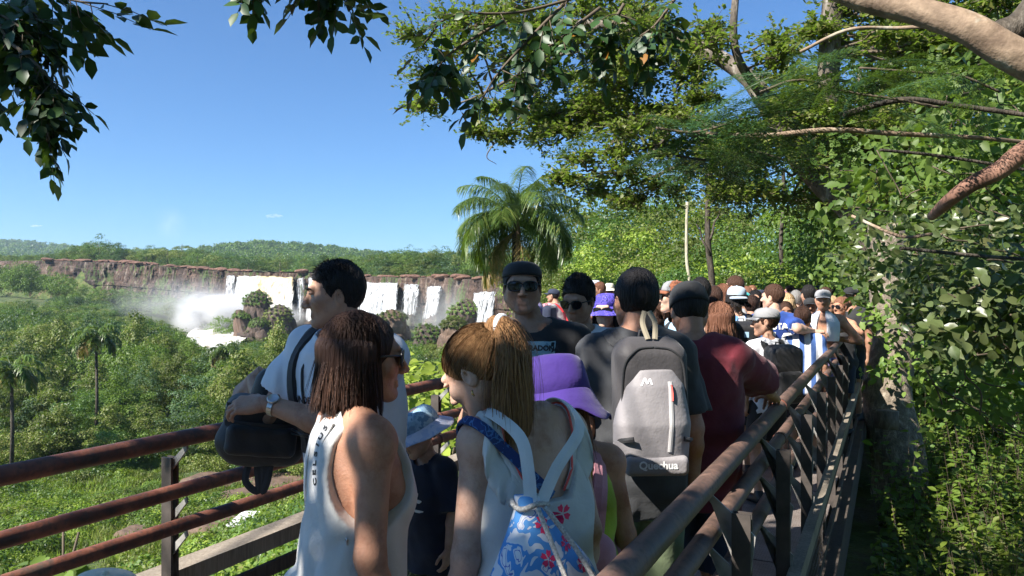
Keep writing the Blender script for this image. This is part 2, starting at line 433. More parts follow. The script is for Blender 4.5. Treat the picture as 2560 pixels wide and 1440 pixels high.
BODY = {  # z, half width, front, back
 'm': [(.80, .11, .09, .09), (.88, .158, .10, .115), (.96, .166, .105, .12), (1.04, .155, .105, .10), (1.14, .150, .11, .095), (1.26, .163, .118, .11), (1.35, .172, .115, .115), (1.41, .150, .095, .105), (1.455, .095, .07, .085), (1.49, .062, .058, .062)],
 'f': [(.80, .11, .09, .09), (.88, .168, .10, .125), (.96, .172, .10, .125), (1.04, .142, .095, .09), (1.12, .125, .092, .085), (1.24, .138, .115, .095), (1.33, .150, .115, .10), (1.40, .130, .085, .09), (1.445, .082, .06, .07), (1.48, .052, .05, .055)],
 'c': [(.80, .11, .09, .09), (.88, .150, .10, .105), (.96, .152, .105, .105), (1.04, .143, .11, .095), (1.14, .14, .11, .09), (1.26, .145, .11, .10), (1.34, .148, .105, .10), (1.40, .125, .085, .09), (1.44, .08, .06, .07), (1.48, .055, .05, .055)]}
SHW = {'m': .182, 'f': .158, 'c': .152}
def ik(S, Hd, la, lb, pole):
    S = np.array(S, float); Hd = np.array(Hd, float); d = Hd - S; L = np.linalg.norm(d); L2 = min(L, (la + lb) * 0.995)
    if L > L2: Hd = S + d / L * L2; L = L2
    u = nrm(Hd - S); x = (la ** 2 - lb ** 2 + L ** 2) / (2 * L); h = math.sqrt(max(1e-6, la ** 2 - x ** 2))
    p = np.array(pole, float); p = nrm(p - u * np.dot(p, u))
    return S + u * x + p * h, Hd
def hand_poly(w, d, n, side, sc=1.0, curl=0.4, vox=0.0032, spread=0.12, thumb=0.5):
    """five separate fingers; w wrist, d direction, n back of the hand, side +1 right"""
    d = nrm(d); n = nrm(np.array(n, float) - d * np.dot(n, d)); t = -np.cross(d, n) * side
    M = np.stack([t, d, n], 1)                       # columns: towards thumb, along, back
    f = Field((-.085, -.05, -.09), (.085, .20, .055), vox)
    f.add(rcone((0, -.05, 0), (0, .012, 0), .026, .024), .01)
    kn = [(.030, .088), (.010, .094), (-.010, .090), (-.029, .080)]
    for x, y in kn: f.add(rcone((x * .5, .01, -.002), (x, y, 0), .017, .0125), .012)
    f.add(ell((0, .05, -.008), (.038, .045, .015)), .01)
    Ls = (.070, .078, .072, .056)
    for i, ((x, y), L) in enumerate(zip(kn, Ls)):
        p = np.array([x, y, 0.0]); a = -0.25 - curl * 0.55; rr = .0098 if i < 3 else .0085
        sp = (x / .03) * spread
        for j, q in enumerate((.45, .31, .24)):
            dv = np.array([math.sin(sp) * math.cos(a), math.cos(sp) * math.cos(a), math.sin(a)])
            p2 = p + dv * L * q; f.add(rcone(p, p2, rr, rr - .0012), .003); p = p2; rr -= .0010; a -= curl * (0.9 + 0.12 * i)
    p = np.array([.022, .018, -.006]); 
    dv = nrm([.75, .62, -.35 * thumb - .1])
    p2 = p + dv * .042; f.add(rcone(p, p2, .016, .0125), .010)
    dv = nrm([.45, .82, -.5 * thumb]); p3 = p2 + dv * .030; f.add(rcone(p2, p3, .0118, .0105), .004)
    dv = nrm([.15, .9, -.6 * thumb]); p4 = p3 + dv * .024; f.add(rcone(p3, p4, .0105, .0085), .003)
    v, q = f.poly()
    return (v * sc) @ M.T + w, q
def head_poly(vox, kind='m', jaw=1.0):
    f = Field((-.11, -.13, -.14), (.11, .14, .13), vox)
    j = {'m': 1.0, 'f': .9, 'c': .86}[kind] * jaw
    f.add(ell((0, -.012, .028), (.075, .096, .086)), .01)
    f.add(ell((0, .028, -.025), (.063 * (0.5 + j / 2), .066, .082)), .025)
    for s in (-1, 1):
        f.add(rcone((s * .052 * j, .0, -.045), (s * .014, .066, -.092), .020, .016), .03)
        f.add(ell((s * .042, .066, -.018), (.022, .02, .022)), .02)
    f.add(ell((0, .075, -.094), (.022 * j, .020, .017)), .015)
    f.add(rcone((-.034, .083, .030), (.034, .083, .030), .012, .012), .012)
    for s in (-1, 1): f.add(ell((s * .032, .103, .008), (.019, .020, .0125)), .012, sub=True)
    f.add(rcone((0, .090, .016), (0, .113, -.026), .0075, .0115 if kind != 'c' else .009), .010)
    for s in (-1, 1): f.add(ell((s * .013, .102, -.031), (.0085, .011, .008)), .004)
    if vox < 0.008:
        f.add(rcone((-.019, .087, -.0575), (.019, .087, -.0575), .0062), .006); f.add(rcone((-.015, .088, -.0685), (.015, .088, -.0685), .0068), .006)
        f.add(rcone((-.022, .099, -.0630), (.022, .099, -.0630), .0022), .004, sub=True)
        for s in (-1, 1): f.add(ell((s * .032, .088, .0155), (.017, .009, .0055)), .004)
    for s in (-1, 1):
        M = rz(s * -.35); f.add(ell((s * .076, -.006, -.006), (.0075, .019, .030), M), .006)
        if vox < 0.008: f.add(ell((s * .083, .000, -.002), (.005, .009, .016), M), .004, sub=True)
    return f.poly()

class Person: pass
def person(label, px=None, Y=None, yaw=0, H=1.75, kind='m', X=None, lean=0, roll=0, head=(0, 0, 0), hs=1.0, fat=1.0, skin=None, rh=None, lh=None,
           rpole=None, lpole=None, vox=0.008, hvox=None, hands=True, rcurl=.35, lcurl=.35, rn=None, ln=None, rd=None, ld=None, feet=((0, 0), (0, 0)), z0=0.0, group=None, hx=0, hz=.185, hy=.03, jaw=1.0, sh=1.0):
    """a standing figure, local +Y is where the body faces, +X its right hand. Hand targets are given in world coordinates."""
    p = Person(); k = H / 1.75; p.k = k; p.kind = kind
    if X is None: X = (px - 1280) / FPX * Y
    p.root = empty('person', (X, Y, z0), R(yaw), label, 'person', group)
    p.O = np.array([X, Y, z0]); p.Rw = rz(R(yaw)); p.vox = vox
    L = R(lean); Ro = R(roll)
    def T(q):
        q = np.array(q, float); z = q[2]
        if z <= .92: return q
        s = min(1, (z - .92) / .35); s = s * s * (3 - 2 * s); a = L * (.35 + .65 * s); c = np.array([0, 0, .92])
        return ry(Ro * s) @ rx(-a) @ (q - c) + c
    p.T = T
    def loc(w): return (p.Rw.T @ (np.array(w, float) - p.O)) / k
    p.loc = loc
    fs = fat
    p.tab = []
    for z, a, bf, bb in BODY[kind]:
        q = T((0, 0, z)); st = 1 / math.cos(L * .8); g = fs if z < 1.42 else 1
        p.tab.append((q[2], q[0], q[1], a * (1 + (g - 1) * .8), bf * st * g, bb * st * (1 + (g - 1) * .5)))
    sw = SHW[kind] * (1 + (fs - 1) * .35) * sh
    p.S = {}; p.E = {}; p.Wr = {}; p.hd = {}; p.hn = {}
    arm = {'m': 1.0, 'f': .95, 'c': .93}[kind]
    for s, tgt, pole, dd, nn in ((1, rh, rpole, rd, rn), (-1, lh, lpole, ld, ln)):
        S = T((s * sw, 0, 1.405)); p.S[s] = S
        if tgt is None:
            E = S + np.array([s * .055, -.03, -.28]) * arm; Wp = E + np.array([s * .012, .05, -.245]) * arm
        else:
            Wp = loc(tgt); E, Wp = ik(S, Wp, .285 * arm, .255 * arm, pole if pole is not None else (s * .5, -.6, -.6))
        p.E[s] = E; p.Wr[s] = Wp
        p.hd[s] = nrm(Wp - E) if dd is None else nrm(p.Rw.T @ np.array(dd, float))
        p.hn[s] = np.array([s * 1.0, -.15, .15]) if nn is None else p.Rw.T @ np.array(nn, float)
    Nb = T((0, -.012, 1.44)); p.Nb = Nb
    hd_dir = rz(0) @ rx(-R(lean * .55 + head[1] * .45)) @ np.array([hx, hy, hz])
    p.hs = hs; p.Hc = Nb + hd_dir * (0.55 + .45 * hs) + np.array([0, 0, .008])
    p.Rh = rz(R(head[0])) @ rx(-R(head[1])) @ ry(R(head[2]))
    arm_r = {'m': (.054, .043, .040, .026), 'f': (.046, .037, .034, .022), 'c': (.042, .036, .033, .023)}[kind]; arm_r = tuple(a * (1 + (fs - 1) * .6) for a in arm_r); p.arm_r = arm_r
    # feet
    p.hip = {}; p.knee = {}; p.ank = {}
    for s, ft in ((1, feet[0]), (-1, feet[1])):
        p.hip[s] = np.array([s * .088, -.005, .88]); A = np.array([s * .105 + ft[0], ft[1] - .02, .08]); kn, A = ik(p.hip[s], A, .405, .405, (s * .05, 1, 0)); p.knee[s] = kn; p.ank[s] = A
    pts = list(p.S.values()) + list(p.E.values()) + list(p.Wr.values()) + list(p.knee.values()) + list(p.ank.values()) + [np.array([.24, .2, 0]), np.array([-.24, -.2, 0]), p.Hc]
    p.lo = np.min(pts, 0) - np.array([.16, .17, 0.02]); p.hi = np.max(pts, 0) + np.array([.16, .17, .0]); p.lo[2] = 0.0
    lo = p.lo; hi = p.hi.copy(); hi[2] = p.Hc[2] + .03
    f = Field(lo, hi, vox / k)
    f.add(loft(p.tab), .02)
    f.add(rcone(T((0, -.018, 1.42)), p.Hc + p.Rh @ np.array([0, -.018, -.03]), .060 if kind == 'm' else .047, .052 if kind == 'm' else .045), .03)
    for s in (1, -1):
        f.add(rcone(T((s * .05, -.015, 1.455)), T((s * sw * .85, -.005, 1.425)), .045, .05), .03)
        f.add(ell(p.S[s], (.06 * fs, .06, .062)), .03)
        a = arm_r; f.add(rcone(p.S[s], p.E[s], a[0], a[1]), .025)
        mid = p.E[s] + (p.Wr[s] - p.E[s]) * .28; f.add(rcone(p.E[s], mid, a[1] * .95, a[2] * 1.04), .02); f.add(rcone(mid, p.Wr[s], a[2] * 1.02, a[3]), .02)
        if kind == 'f': f.add(ell(T((s * .07, .085, 1.255)), (.062, .06, .06)), .03)
        lk = {'m': 1, 'f': 1.02, 'c': .92}[kind]
        f.add(rcone(p.hip[s], p.knee[s], .088 * lk, .056 * lk), .02)
        cm = p.knee[s] + (p.ank[s] - p.knee[s]) * .3
        f.add(rcone(p.knee[s], cm, .053 * lk, .054 * lk), .02); f.add(rcone(cm + np.array([0, -.012, 0]), p.ank[s], .052 * lk, .036), .02)
        f.add(rcone(p.ank[s] + [0, -.02, -.035], p.ank[s] + np.array([s * .01, .14, -.05]), .036, .03), .02)
        if not hands: f.add(rcone(p.Wr[s], p.Wr[s] + p.hd[s] * .09, .026, .028), .01); f.add(rcone(p.Wr[s] + p.hd[s] * .09, p.Wr[s] + p.hd[s] * .15 - p.hn[s] * .02, .026, .018), .01)
    polys = [f.poly()]
    if hands:
        for s in (1, -1):
            polys.append(hand_poly(p.Wr[s], p.hd[s], p.hn[s], s, sc=arm * {'m': 1.03, 'f': .92, 'c': .98}[kind], curl=rcurl if s > 0 else lcurl, vox=0.0032 if vox < .009 else .005))
    hv, hq = head_poly((hvox or vox * .6) / hs, kind, jaw)
    polys.append(((hv * hs) @ p.Rh.T + p.Hc, hq))
    me = polymesh('body', polys, True, k); p.body = link('body', me, skin or M_SKIN, p.root)
    return p
def hp(p, v):        # head-local -> body-local (metres)
    return ((np.asarray(v, float) * p.hs) @ p.Rh.T + p.Hc) * p.k
def head_part(p, name, polys, mat, smooth=True):
    vs, fs, n = [], [], 0
    for v, f in polys: vs.append(hp(p, v)); fs.append(f + n); n += len(v)
    return link(name, mesh_np(name, np.concatenate(vs), np.concatenate(fs), smooth), mat, p.root)
def head_mb(p, name, mb, mat, smooth=True, parent=None):
    fl = [np.concatenate(mb.f[k]) for k in (3, 4) if mb.f[k]]
    return link(name, mesh_np(name, hp(p, np.concatenate(mb.v)), fl, smooth), mat, parent or p.root)
def body_mb(p, name, mb, mat, smooth=True, parent=None):
    fl = [np.concatenate(mb.f[k]) for k in (3, 4) if mb.f[k]]
    return link(name, mesh_np(name, np.concatenate(mb.v) * p.k, fl, smooth), mat, parent or p.root)

# ---------------------------------------------------------------- clothes
def top(p, mat, name='shirt', sleeve=.62, hem=.86, loose=.018, neck=.070, neckf=.015, wr=.006, tank=None, flare=0.0, seed=1, sl_r=.022, tcut=None, vscale=1.0, long=False, hemcut=None, parent=None):
    rows = []; hq = p.T((0, 0, hem)); base = [r for r in p.tab]
    chest = max(base, key=lambda r: r[3] if r[0] > 1.15 else 0)
    for (z, cx, cy_, a, bf, bb) in base:
        if z < hq[2] - .03: continue
        e = loose
        if z < chest[0]:
            t = min(1, (chest[0] - z) / .45); a2 = max(a + e, (chest[3] + e) * (1 - .06 * t)) + flare * t; bf2 = max(bf + e, (chest[4] + e * .8) * (1 - .05 * t)) + flare * t * .7; bb2 = max(bb + e, (chest[5] + e * .4) * (1 - .10 * t)) + flare * t * .8
        else: g_ = max(.013, e * .65) if not tank else e * .6; a2, bf2, bb2 = a + g_, bf + g_, bb + g_
        rows.append((z, cx, cy_, a2, bf2, bb2))
    r0 = min(rows)
    if r0[0] > hq[2] - .02: rows.append((hq[2] - .02, hq[0], hq[1], r0[3] + flare * .2, r0[4] + flare * .1, r0[5] + flare * .1))
    f = Field(p.lo - .03, np.array([p.hi[0] + .03, p.hi[1] + .03, p.T((0, 0, 1.50))[2] + .06]), p.vox / p.k * vscale)
    f.add(loft(rows, 2.5), .02)
    for s in (1, -1):
        if not tank:
            f.add(rcone(p.T((s * .05, -.015, 1.452)), p.S[s] + [0, 0, .0], .056, .066 + loose * .4), .03)
            a = p.arm_r
            if sleeve <= 1:
                e = p.S[s] + (p.E[s] - p.S[s]) * sleeve; f.add(frustum(p.S[s], e, a[0] + loose * .7, a[1] + sl_r + .012), .025)
            else:
                f.add(rcone(p.S[s], p.E[s], a[0] + loose * .7, a[1] + .014), .025); e = p.E[s] + (p.Wr[s] - p.E[s]) * (sleeve - 1); f.add(frustum(p.E[s], e, a[1] + .014, a[3] + .012), .02)
        if p.kind == 'f': f.add(ell(p.T((s * .07, .09, 1.25)), (.066, .062, .062)), .04)
    wr = wr * 1.35; W1 = WaveNoise(seed, 16, 5, (1, 1, .45)); W2 = WaveNoise(seed + 9, 38, 5, (1, 1, .7)); W3 = WaveNoise(seed + 4, 24, 4, (1, 1, .55))
    f.disp(lambda X, Y, Z: wr * (W1(X, Y, Z) * 1.0 + .5 * W2(X, Y, Z)) + wr * .6 * np.abs(W2(X * .6, Y * .6, Z * 1.4)) - wr * 1.6 * np.abs(W3(X, Y, Z)) + wr * .2)
    nb = p.T((0, neckf, 1.46)); nt = p.T((0, neckf + .02, 1.60))
    f.add(rcone(nb, nt, neck, neck + .02), .006, sub=True)
    if tank:
        for s in (1, -1):
            f.add(ell(p.T((s * (SHW[p.kind] + .045), .0, 1.36)), tank), .008, sub=True)
    hz = hq[2]
    f.cut(lambda X, Y, Z: (hz + (hemcut(X, Y) if hemcut else 0.006 * np.sin(X * 30 + seed) * np.cos(Y * 25)) - Z) + 0 * X + 0 * Y)
    if tcut: f.cut(tcut)
    o = link(name, polymesh(name, [f.poly()], True, p.k), mat, parent or p.root); p.shirt = o
    return o
def bottom(p, mat, name='shorts', length=.75, loose=.02, waist=1.0, seed=3, wr=.005):
    """length 0..1 of thigh, above 1 along the calf"""
    hi = p.hi.copy(); hi[2] = waist + .03
    f = Field(p.lo - .02, hi + [.02, .02, 0], p.vox / p.k)
    f.add(loft([(z, cx, cy_, a + .010, bf + .012, bb + .012) for z, cx, cy_, a, bf, bb in p.tab if z < waist + .06]), .02)
    for s in (1, -1):
        hp_ = p.hip[s]
        if length <= 1: f.add(frustum(hp_, hp_ + (p.knee[s] - hp_) * length, .098, .070 + loose), .03)
        else:
            f.add(rcone(hp_, p.knee[s], .096, .062 + loose * .6), .03); e = p.knee[s] + (p.ank[s] - p.knee[s]) * (length - 1); f.add(frustum(p.knee[s], e, .062 + loose * .6, .046 + loose), .03)
    W1 = WaveNoise(seed, 20, 5, (1, 1, .5)); f.disp(lambda X, Y, Z: wr * W1(X, Y, Z) * 1.3)
    f.cut(lambda X, Y, Z: Z - waist + 0 * X + 0 * Y)
    return link(name, polymesh(name, [f.poly()], True, p.k), mat, p.root)
def shoes(p, mat, sock=None):
    for s in (1, -1):
        a = p.ank[s]; f = Field(a + [-.09, -.12, -.085], a + [.09, .24, .07], max(.008, p.vox))
        f.add(rcone(a + [0, -.03, -.03], a + np.array([s * .012, .15, -.048]), .045, .038), .02); f.add(rcone(a + [0, -.01, .0], a + [0, 0, .02], .044, .042), .02)
        z = a[2] - .078
        f.cut(lambda X, Y, Z: z - Z + 0 * X + 0 * Y)
        o = link('shoe', polymesh('shoe', [f.poly()], True, p.k), mat, p.root)
        if sock:
            mb = MB(); mb.tube([a + [0, -.004, .02], a + [0, -.006, .07], a + [0, -.008, .11]], [.046, .044, .047], 12); body_mb(p, 'sock', mb, sock)

# ---------------------------------------------------------------- hair
def ribbons(paths, w, r=rng, name='hair_strands'):
    """paths (n,m,3) flat strands"""
    n, m, _ = paths.shape; T = np.gradient(paths, axis=1); c = paths.mean((0, 1)) * [1, 1, 0]
    out = paths - c; S = np.cross(T, out); S /= np.linalg.norm(S, axis=2)[..., None] + 1e-9
    S = S + .18 * r.normal(size=(n, 1, 3)); S /= np.linalg.norm(S, axis=2)[..., None]
    ww = w * np.interp(np.linspace(0, 1, m), [0, .15, .7, 1], [.5, 1, .8, .15])[None, :, None] * r.uniform(.6, 1.3, (n, 1, 1))
    v = np.stack([paths - S * ww / 2, paths + S * ww / 2], 2).reshape(-1, 3)
    i = np.arange(n)[:, None] * m * 2 + np.arange(m - 1)[None] * 2
    q = np.stack([i, i + 1, i + 3, i + 2], -1).reshape(-1, 4)
    return v, q
def hair_short(p, mat, n=500, seed=2, length=.03, hl=0.0, back=.85, top_=.0, messy=.5, vox=None, thick=1.0, hat=None):
    r = np.random.default_rng(seed)
    f = Field((-.11, -.14, -.12), (.11, .13, .15 + top_), vox or max(.005, p.vox * .7))
    ra = np.array([.078 + .006 * thick, .100 + .004 * thick, .090 + .010 * thick + top_]); ce = np.array([0, -.014, .030 + top_ * .35])
    f.add(ell(ce, ra), .005)
    W1 = WaveNoise(seed, 70, 5); f.disp(lambda X, Y, Z: .0045 * messy * 2 * W1(X, Y, Z))
    HLY = [-.11, -.05, -.02, .0, .014, .034, .050, .075, .11]; HLZ = [-.062 + (.85 - back) * .08, -.056 + (.85 - back) * .06, -.045, -.034, -.030, -.012, .040, .060, .066]; hz = hl; WH = WaveNoise(seed + 5, 150, 4)
    f.cut(lambda X, Y, Z: (hz + .007 * WH(X, Y, Z) + np.interp(Y.ravel(), HLY, HLZ).reshape(Y.shape) + 0 * X - Z))
    if hat is not None: f.cut(lambda X, Y, Z: Z - hat + 0 * X + 0 * Y)
    for s in (-1, 1): f.add(ell((s * .085, .0, -.01), (.02, .024, .036)), .006, sub=True)
    polys = [f.poly()]
    if n:
        d = r.normal(size=(n * 3, 3)); d /= np.linalg.norm(d, axis=1)[:, None]; q = ce + d * ra
        ok = q[:, 2] > hz + np.interp(q[:, 1], HLY, HLZ) - .002; q = q[ok][:n]; d = d[ok][:n]
        comb = np.array([0, .8, .5]) + messy * .7 * r.normal(size=d.shape)
        t = np.linspace(0, 1, 4)[None, :, None]; Ln = length * r.uniform(.5, 1.2, (len(q), 1, 1))
        hgt_ = q[:, 2] - (hz + np.interp(q[:, 1], HLY, HLZ)); Ln = Ln * (.22 + .78 * np.clip(hgt_ / .07, 0, 1))[:, None, None]
        path = q[:, None] - (d*.004)[:, None] + (d * .22 + comb * .5)[:, None] * t * Ln - np.array([0, 0, .25]) * (t ** 2) * Ln
        polys.append(ribbons(path, .0034, r))
    return head_part(p, 'hair', polys, mat)
def hair_long(p, mat, length=.30, seed=2, n=700, w=.006, face=55, cap=True, spread=.012, vox=None, curl=.0, hat=None, body_out=0.03):
    """hair falling round the head; face: half-angle left open in front"""
    r = np.random.default_rng(seed); polys = []
    ra = np.array([.086, .103, .094]); ce = np.array([0, -.014, .030])
    gz = (p.Rh.T @ np.array([0, 0, -1.0]))                  # gravity in head space
    if cap:
        f = Field((-.15, -.22, -.17 - length), (.15, .13, .15), vox or max(.006, p.vox * .8))
        f.add(ell(ce, ra), .005)
        for a in np.linspace(R(face + 18), R(360 - face - 18), 12):
            st = ce + np.array([math.sin(a) * ra[0] * .80, math.cos(a) * ra[1] * .80, -.005]); f.add(rcone(st, st + gz * (length * .96) * r.uniform(.93, 1.02) + np.array([math.sin(a), math.cos(a), 0]) * body_out * .3, .026, .020), .025)
        W1 = WaveNoise(seed, 60, 5, (1, 1, .12)); f.disp(lambda X, Y, Z: .0016 * W1(X, Y, Z))
        f.add(ell((0, .10, -.02), (.064, .060, .093)), .01, sub=True)
        if hat is not None: f.cut(lambda X, Y, Z: Z - hat + 0 * X + 0 * Y)
        polys.append(f.poly())
    if hat is not None: ce = np.array([0, -.014, hat - .045])
    az = R(face) + r.uniform(0, 1, n) * R(360 - 2 * face); th0 = .04 + 1.3 * r.uniform(0, 1, n) ** 1.6 if hat is None else np.full(n, 1.66)
    fly = np.where(r.uniform(size=n) < .05, r.uniform(0, .035, n), 0) + r.uniform(-.006, .006, n)
    m = 12; t = np.linspace(0, 1, m); path = np.zeros((n, m, 3)); arc = .45
    for j, tt in enumerate(t):
        th = th0 + (R(98) - th0) * min(1, tt / arc)
        d = np.stack([np.sin(az) * np.sin(th), np.cos(az) * np.sin(th), np.cos(th)], 1)
        q = ce + d * (ra + .005)
        if tt > arc:
            k = (tt - arc) / (1 - arc); q = q + gz * length * k * r.uniform(.86, 1.04, (n, 1)) if j == m else q + gz * length * k * (.9 + .1 * np.sin(az * 37 + 5))[:, None]
            q = q + fly[:, None] * k * np.stack([np.sin(az), np.cos(az), 0 * az], 1) + spread * np.stack([np.sin(az * 13 + k * 3), np.cos(az * 17 + k * 4), 0 * az], 1) * k + body_out * k * np.stack([np.sin(az), np.cos(az), 0 * az], 1) + curl * k * np.stack([np.sin(k * 14 + az * 9), np.cos(k * 14 + az * 7), 0 * az], 1)
        path[:, j] = q
    polys.append(ribbons(path, w, r))
    return head_part(p, 'hair', polys, mat)
def glasses(p, mat_l, mat_f, w=.025, h=.019, aviator=False, y=.104, lens=True):
    """sunglasses: lenses, bridge, temples"""
    mb = MB()
    root = None
    fr = MB()
    for s in (-1, 1):
        fr.tube([[s * .060, y - .012, .014], [s * .076, .06, .014], [s * .081, .0, .006], [s * .080, -.02, -.006]], [.0035, .003, .0028, .0025], 6)
        th = np.linspace(0, 2 * PI, 25)[:-1]; e = 2.8 if not aviator else 2.2
        cx = np.sign(np.cos(th)) * np.abs(np.cos(th)) ** (2 / e) * w; cz = np.sign(np.sin(th)) * np.abs(np.sin(th)) ** (2 / e) * h
        if aviator: cz = np.where(cz < 0, cz * 1.25, cz); cx = cx * (1 + cz * 4)
        X = s * .0325 + cx; Z = .006 + cz; Yy = y - .010 * ((np.abs(X)) / .06) ** 2 + 0 * Z
        rim = np.stack([X, Yy, Z], 1); fr.tube(np.vstack([rim, rim[:1]]), .0018 if aviator else .0032, 6, cap=False)
        lv = np.vstack([rim + [0, .001, 0], [[s * .0325, y + .0005, .006]]]); n = 24
        lf = np.array([[i, (i + 1) % n, n] for i in range(n)]); L = MB().add(lv, lf).add(lv - [0, .002, 0], lf[:, ::-1])
        if lens: head_mb(p, 'lens', L, mat_l, parent=p.root)
    fr.tube([[-.010, y - .001, .012], [0, y + .001, .014], [.010, y - .001, .012]], .0026, 6)
    o = head_mb(p, 'sunglasses_frame', fr, mat_f)
    return o
def bucket_hat(p, mat, mat_brim=None, brim=.07, drop=.045, r0=.088, seed=5, name='bucket_hat', h=.115, tilt=0, crush=.004, zb=.02, wob=.006, flop=0.0):
    """crown and sloping brim, with stitched rows"""
    def shp(prof, n=72):
        th = np.arange(n) / n * 2 * PI; prof = np.array(prof)
        rr = prof[:, 0][:, None]; v = np.stack([rr * np.sin(th) * .96, rr * np.cos(th) * 1.14 - .01, np.repeat(prof[:, 1][:, None], n, 1)], -1)
        v[..., 1] -= .006
        W = WaveNoise(seed, 30, 5); v = v + (wob * W(v[..., 0], v[..., 1], v[..., 2] * 2))[..., None] * (rr / .1)[..., None] ** 2
        if flop: v[..., 2] += flop * np.sin(th * 2 + seed)[None] * np.clip((rr - r0) / brim, 0, 1) * .03
        m = len(prof); i = np.arange(m - 1)[:, None] * n; j = np.arange(n)[None]; k = ((np.arange(n) + 1) % n)[None]
        v = v.reshape(-1, 3) @ rx(R(tilt)).T
        return MB().add(v, np.stack([i + j, i + k, i + n + k, i + n + j], -1).reshape(-1, 4))
    cr = [(.001, zb + h), (r0 * .42, zb + h - .001), (r0 * .66, zb + h - .006), (r0 * .80, zb + h - .017), (r0 * .89, zb + h * .68), (r0 * .955, zb + h * .35), (r0, zb), (r0 - .003, zb - .002), (r0 - .006, zb + .01)]
    o = head_mb(p, name, shp(cr), mat)
    br = [(r0 - .002, zb + .002), (r0, zb)]
    for t in np.linspace(.1, 1, 12): br.append((r0 + brim * t, zb - drop * t + (.0007 if int(t * 12) % 2 else -.0007)))
    br += [(r0 + brim, zb - drop - .003)] + [(r0 + brim * t, zb - drop * t - .004) for t in (.95, .5, .05)]
    head_mb(p, 'brim', shp(br[::-1]), mat_brim or mat, parent=p.root)
    return o
def cap(p, mat, visor=None, front=None, back=False, zb=.03, h=.085, hole=False, up=8, ln=.07, button=True):
    """baseball cap: six-panel crown, visor"""
    sgn = -1 if back else 1; n = 48; th = np.arange(n) / n * 2 * PI
    prof = [(1, 0), (1.01, .18), (.985, .4), (.90, .66), (.72, .86), (.45, .965), (.2, .995), (.01, 1.0)]
    v = []
    for rr, z in prof:
        pan = 1 + .012 * np.abs(np.sin(th * 3)) - .006
        v.append(np.stack([rr * .086 * np.sin(th) * pan, rr * .106 * np.cos(th) * pan - .012, zb + z * h + .020 * np.cos(th) * (1 - z) * 0 + 0 * th], 1))
    v.insert(0, np.stack([.084 * np.sin(th), .104 * np.cos(th) - .012, zb + .003 + 0 * th], 1))
    v = np.concatenate(v); tilt = rx(R(6 * 1)); m = len(prof) + 1; i = np.arange(m - 1)[:, None] * n; j = np.arange(n)[None]; k = ((np.arange(n) + 1) % n)[None]
    f = np.stack([i + j, i + k, i + n + k, i + n + j], -1).reshape(-1, 4)
    v = v @ tilt.T
    cen = v[f].mean(1); ang = np.arctan2(cen[:, 0], sgn * cen[:, 1])
    fr = np.abs(ang) < R(62)
    if hole: keep = ~((np.abs(np.abs(ang) - PI) < R(32)) & (cen[:, 2] < zb + h * .45)); f = f[keep]; fr = fr[keep]
    def sub(ff): return MB().add(v, ff)
    if front is not None:
        o = head_mb(p, 'cap', sub(f[~fr]), mat); head_mb(p, 'front_panel', sub(f[fr]), front)
    else: o = head_mb(p, 'cap', sub(f), mat)
    a = np.linspace(-R(58), R(58), 17); rows = []
    for t in np.linspace(0, 1, 6):
        e = t * ln * np.cos(a * 1.35) ** .6
        rows.append(np.stack([np.sin(a) * (.084 + e * .35), sgn * (np.cos(a) * .104 + e) - .012, zb + .006 - .35 * t * ln * 0.5 - .30 * (np.sin(a) ** 2) * .03 * (t + .3) + 0 * a], 1))
    g = np.concatenate(rows) @ tilt.T; q = np.array([[i * 17 + j, i * 17 + j + 1, (i + 1) * 17 + j + 1, (i + 1) * 17 + j] for i in range(5) for j in range(16)])
    mb = MB().add(g, q).add(g - [0, 0, .004], q[:, ::-1]); head_mb(p, 'visor', mb, visor or mat)
    if hole:
        mb = MB(); aa = np.linspace(-R(34), R(34), 9); mb.tube(np.stack([.088 * np.sin(aa), -sgn * .107 * np.cos(aa) - .012, zb + .012 + 0 * aa], 1), .007, 6); head_mb(p, 'cap_strap', mb, mat)
    if button:
        mb = MB(); mb.lathe([(.001, zb + h + .006), (.007, zb + h + .004), (.009, zb + h - .004)], (0, -.012 - .008, 0), 10); head_mb(p, 'button', mb, mat)
    return o
def eyes(p):
    for s in (-1, 1):
        mb = MB(); th = np.linspace(0, PI, 8); mb.lathe([(.0118 * math.sin(a), .0118 * math.cos(a)) for a in th], (s * .031, .0775, .007), 12); head_mb(p, 'eye', mb, M_EYEW)
        ir = MB(); a = np.linspace(0, 2 * PI, 13)[:-1]; d = nrm([s * .0, 1, -.08]); c = np.array([s * .031, .0775, .007]) + d * .0108
        ir.add(np.vstack([np.stack([.0058 * np.cos(a), 0 * a, .0058 * np.sin(a)], 1) + c, [c + d * .0016]]), [[i, (i + 1) % 12, 12] for i in range(12)]); head_mb(p, 'iris', ir, M_BLACK)
        br = MB(); br.tube([[s * .014, .0975, .0285], [s * .030, .0985, .0345], [s * .049, .087, .030]], [.0035, .0042, .002], 6); head_mb(p, 'eyebrow', br, M_HAIRBLK)
def text_mesh(txt, size, bold=0.0, spacing=1.0):
    cu = bpy.data.curves.new('lettering', 'FONT'); cu.body = txt; cu.size = size; cu.align_x = 'CENTER'; cu.align_y = 'CENTER'; cu.offset = bold; cu.space_character = spacing; cu.resolution_u = 3
    o = bpy.data.objects.new('lettering', cu); C.objects.link(o); dg = bpy.context.evaluated_depsgraph_get(); dg.update()
    me = bpy.data.meshes.new_from_object(o.evaluated_get(dg)); bpy.data.objects.remove(o); bpy.data.curves.remove(cu)
    v = np.array([x.co[:] for x in me.vertices]); f = [list(q.vertices) for q in me.polygons]; bpy.data.meshes.remove(me)
    return v, f
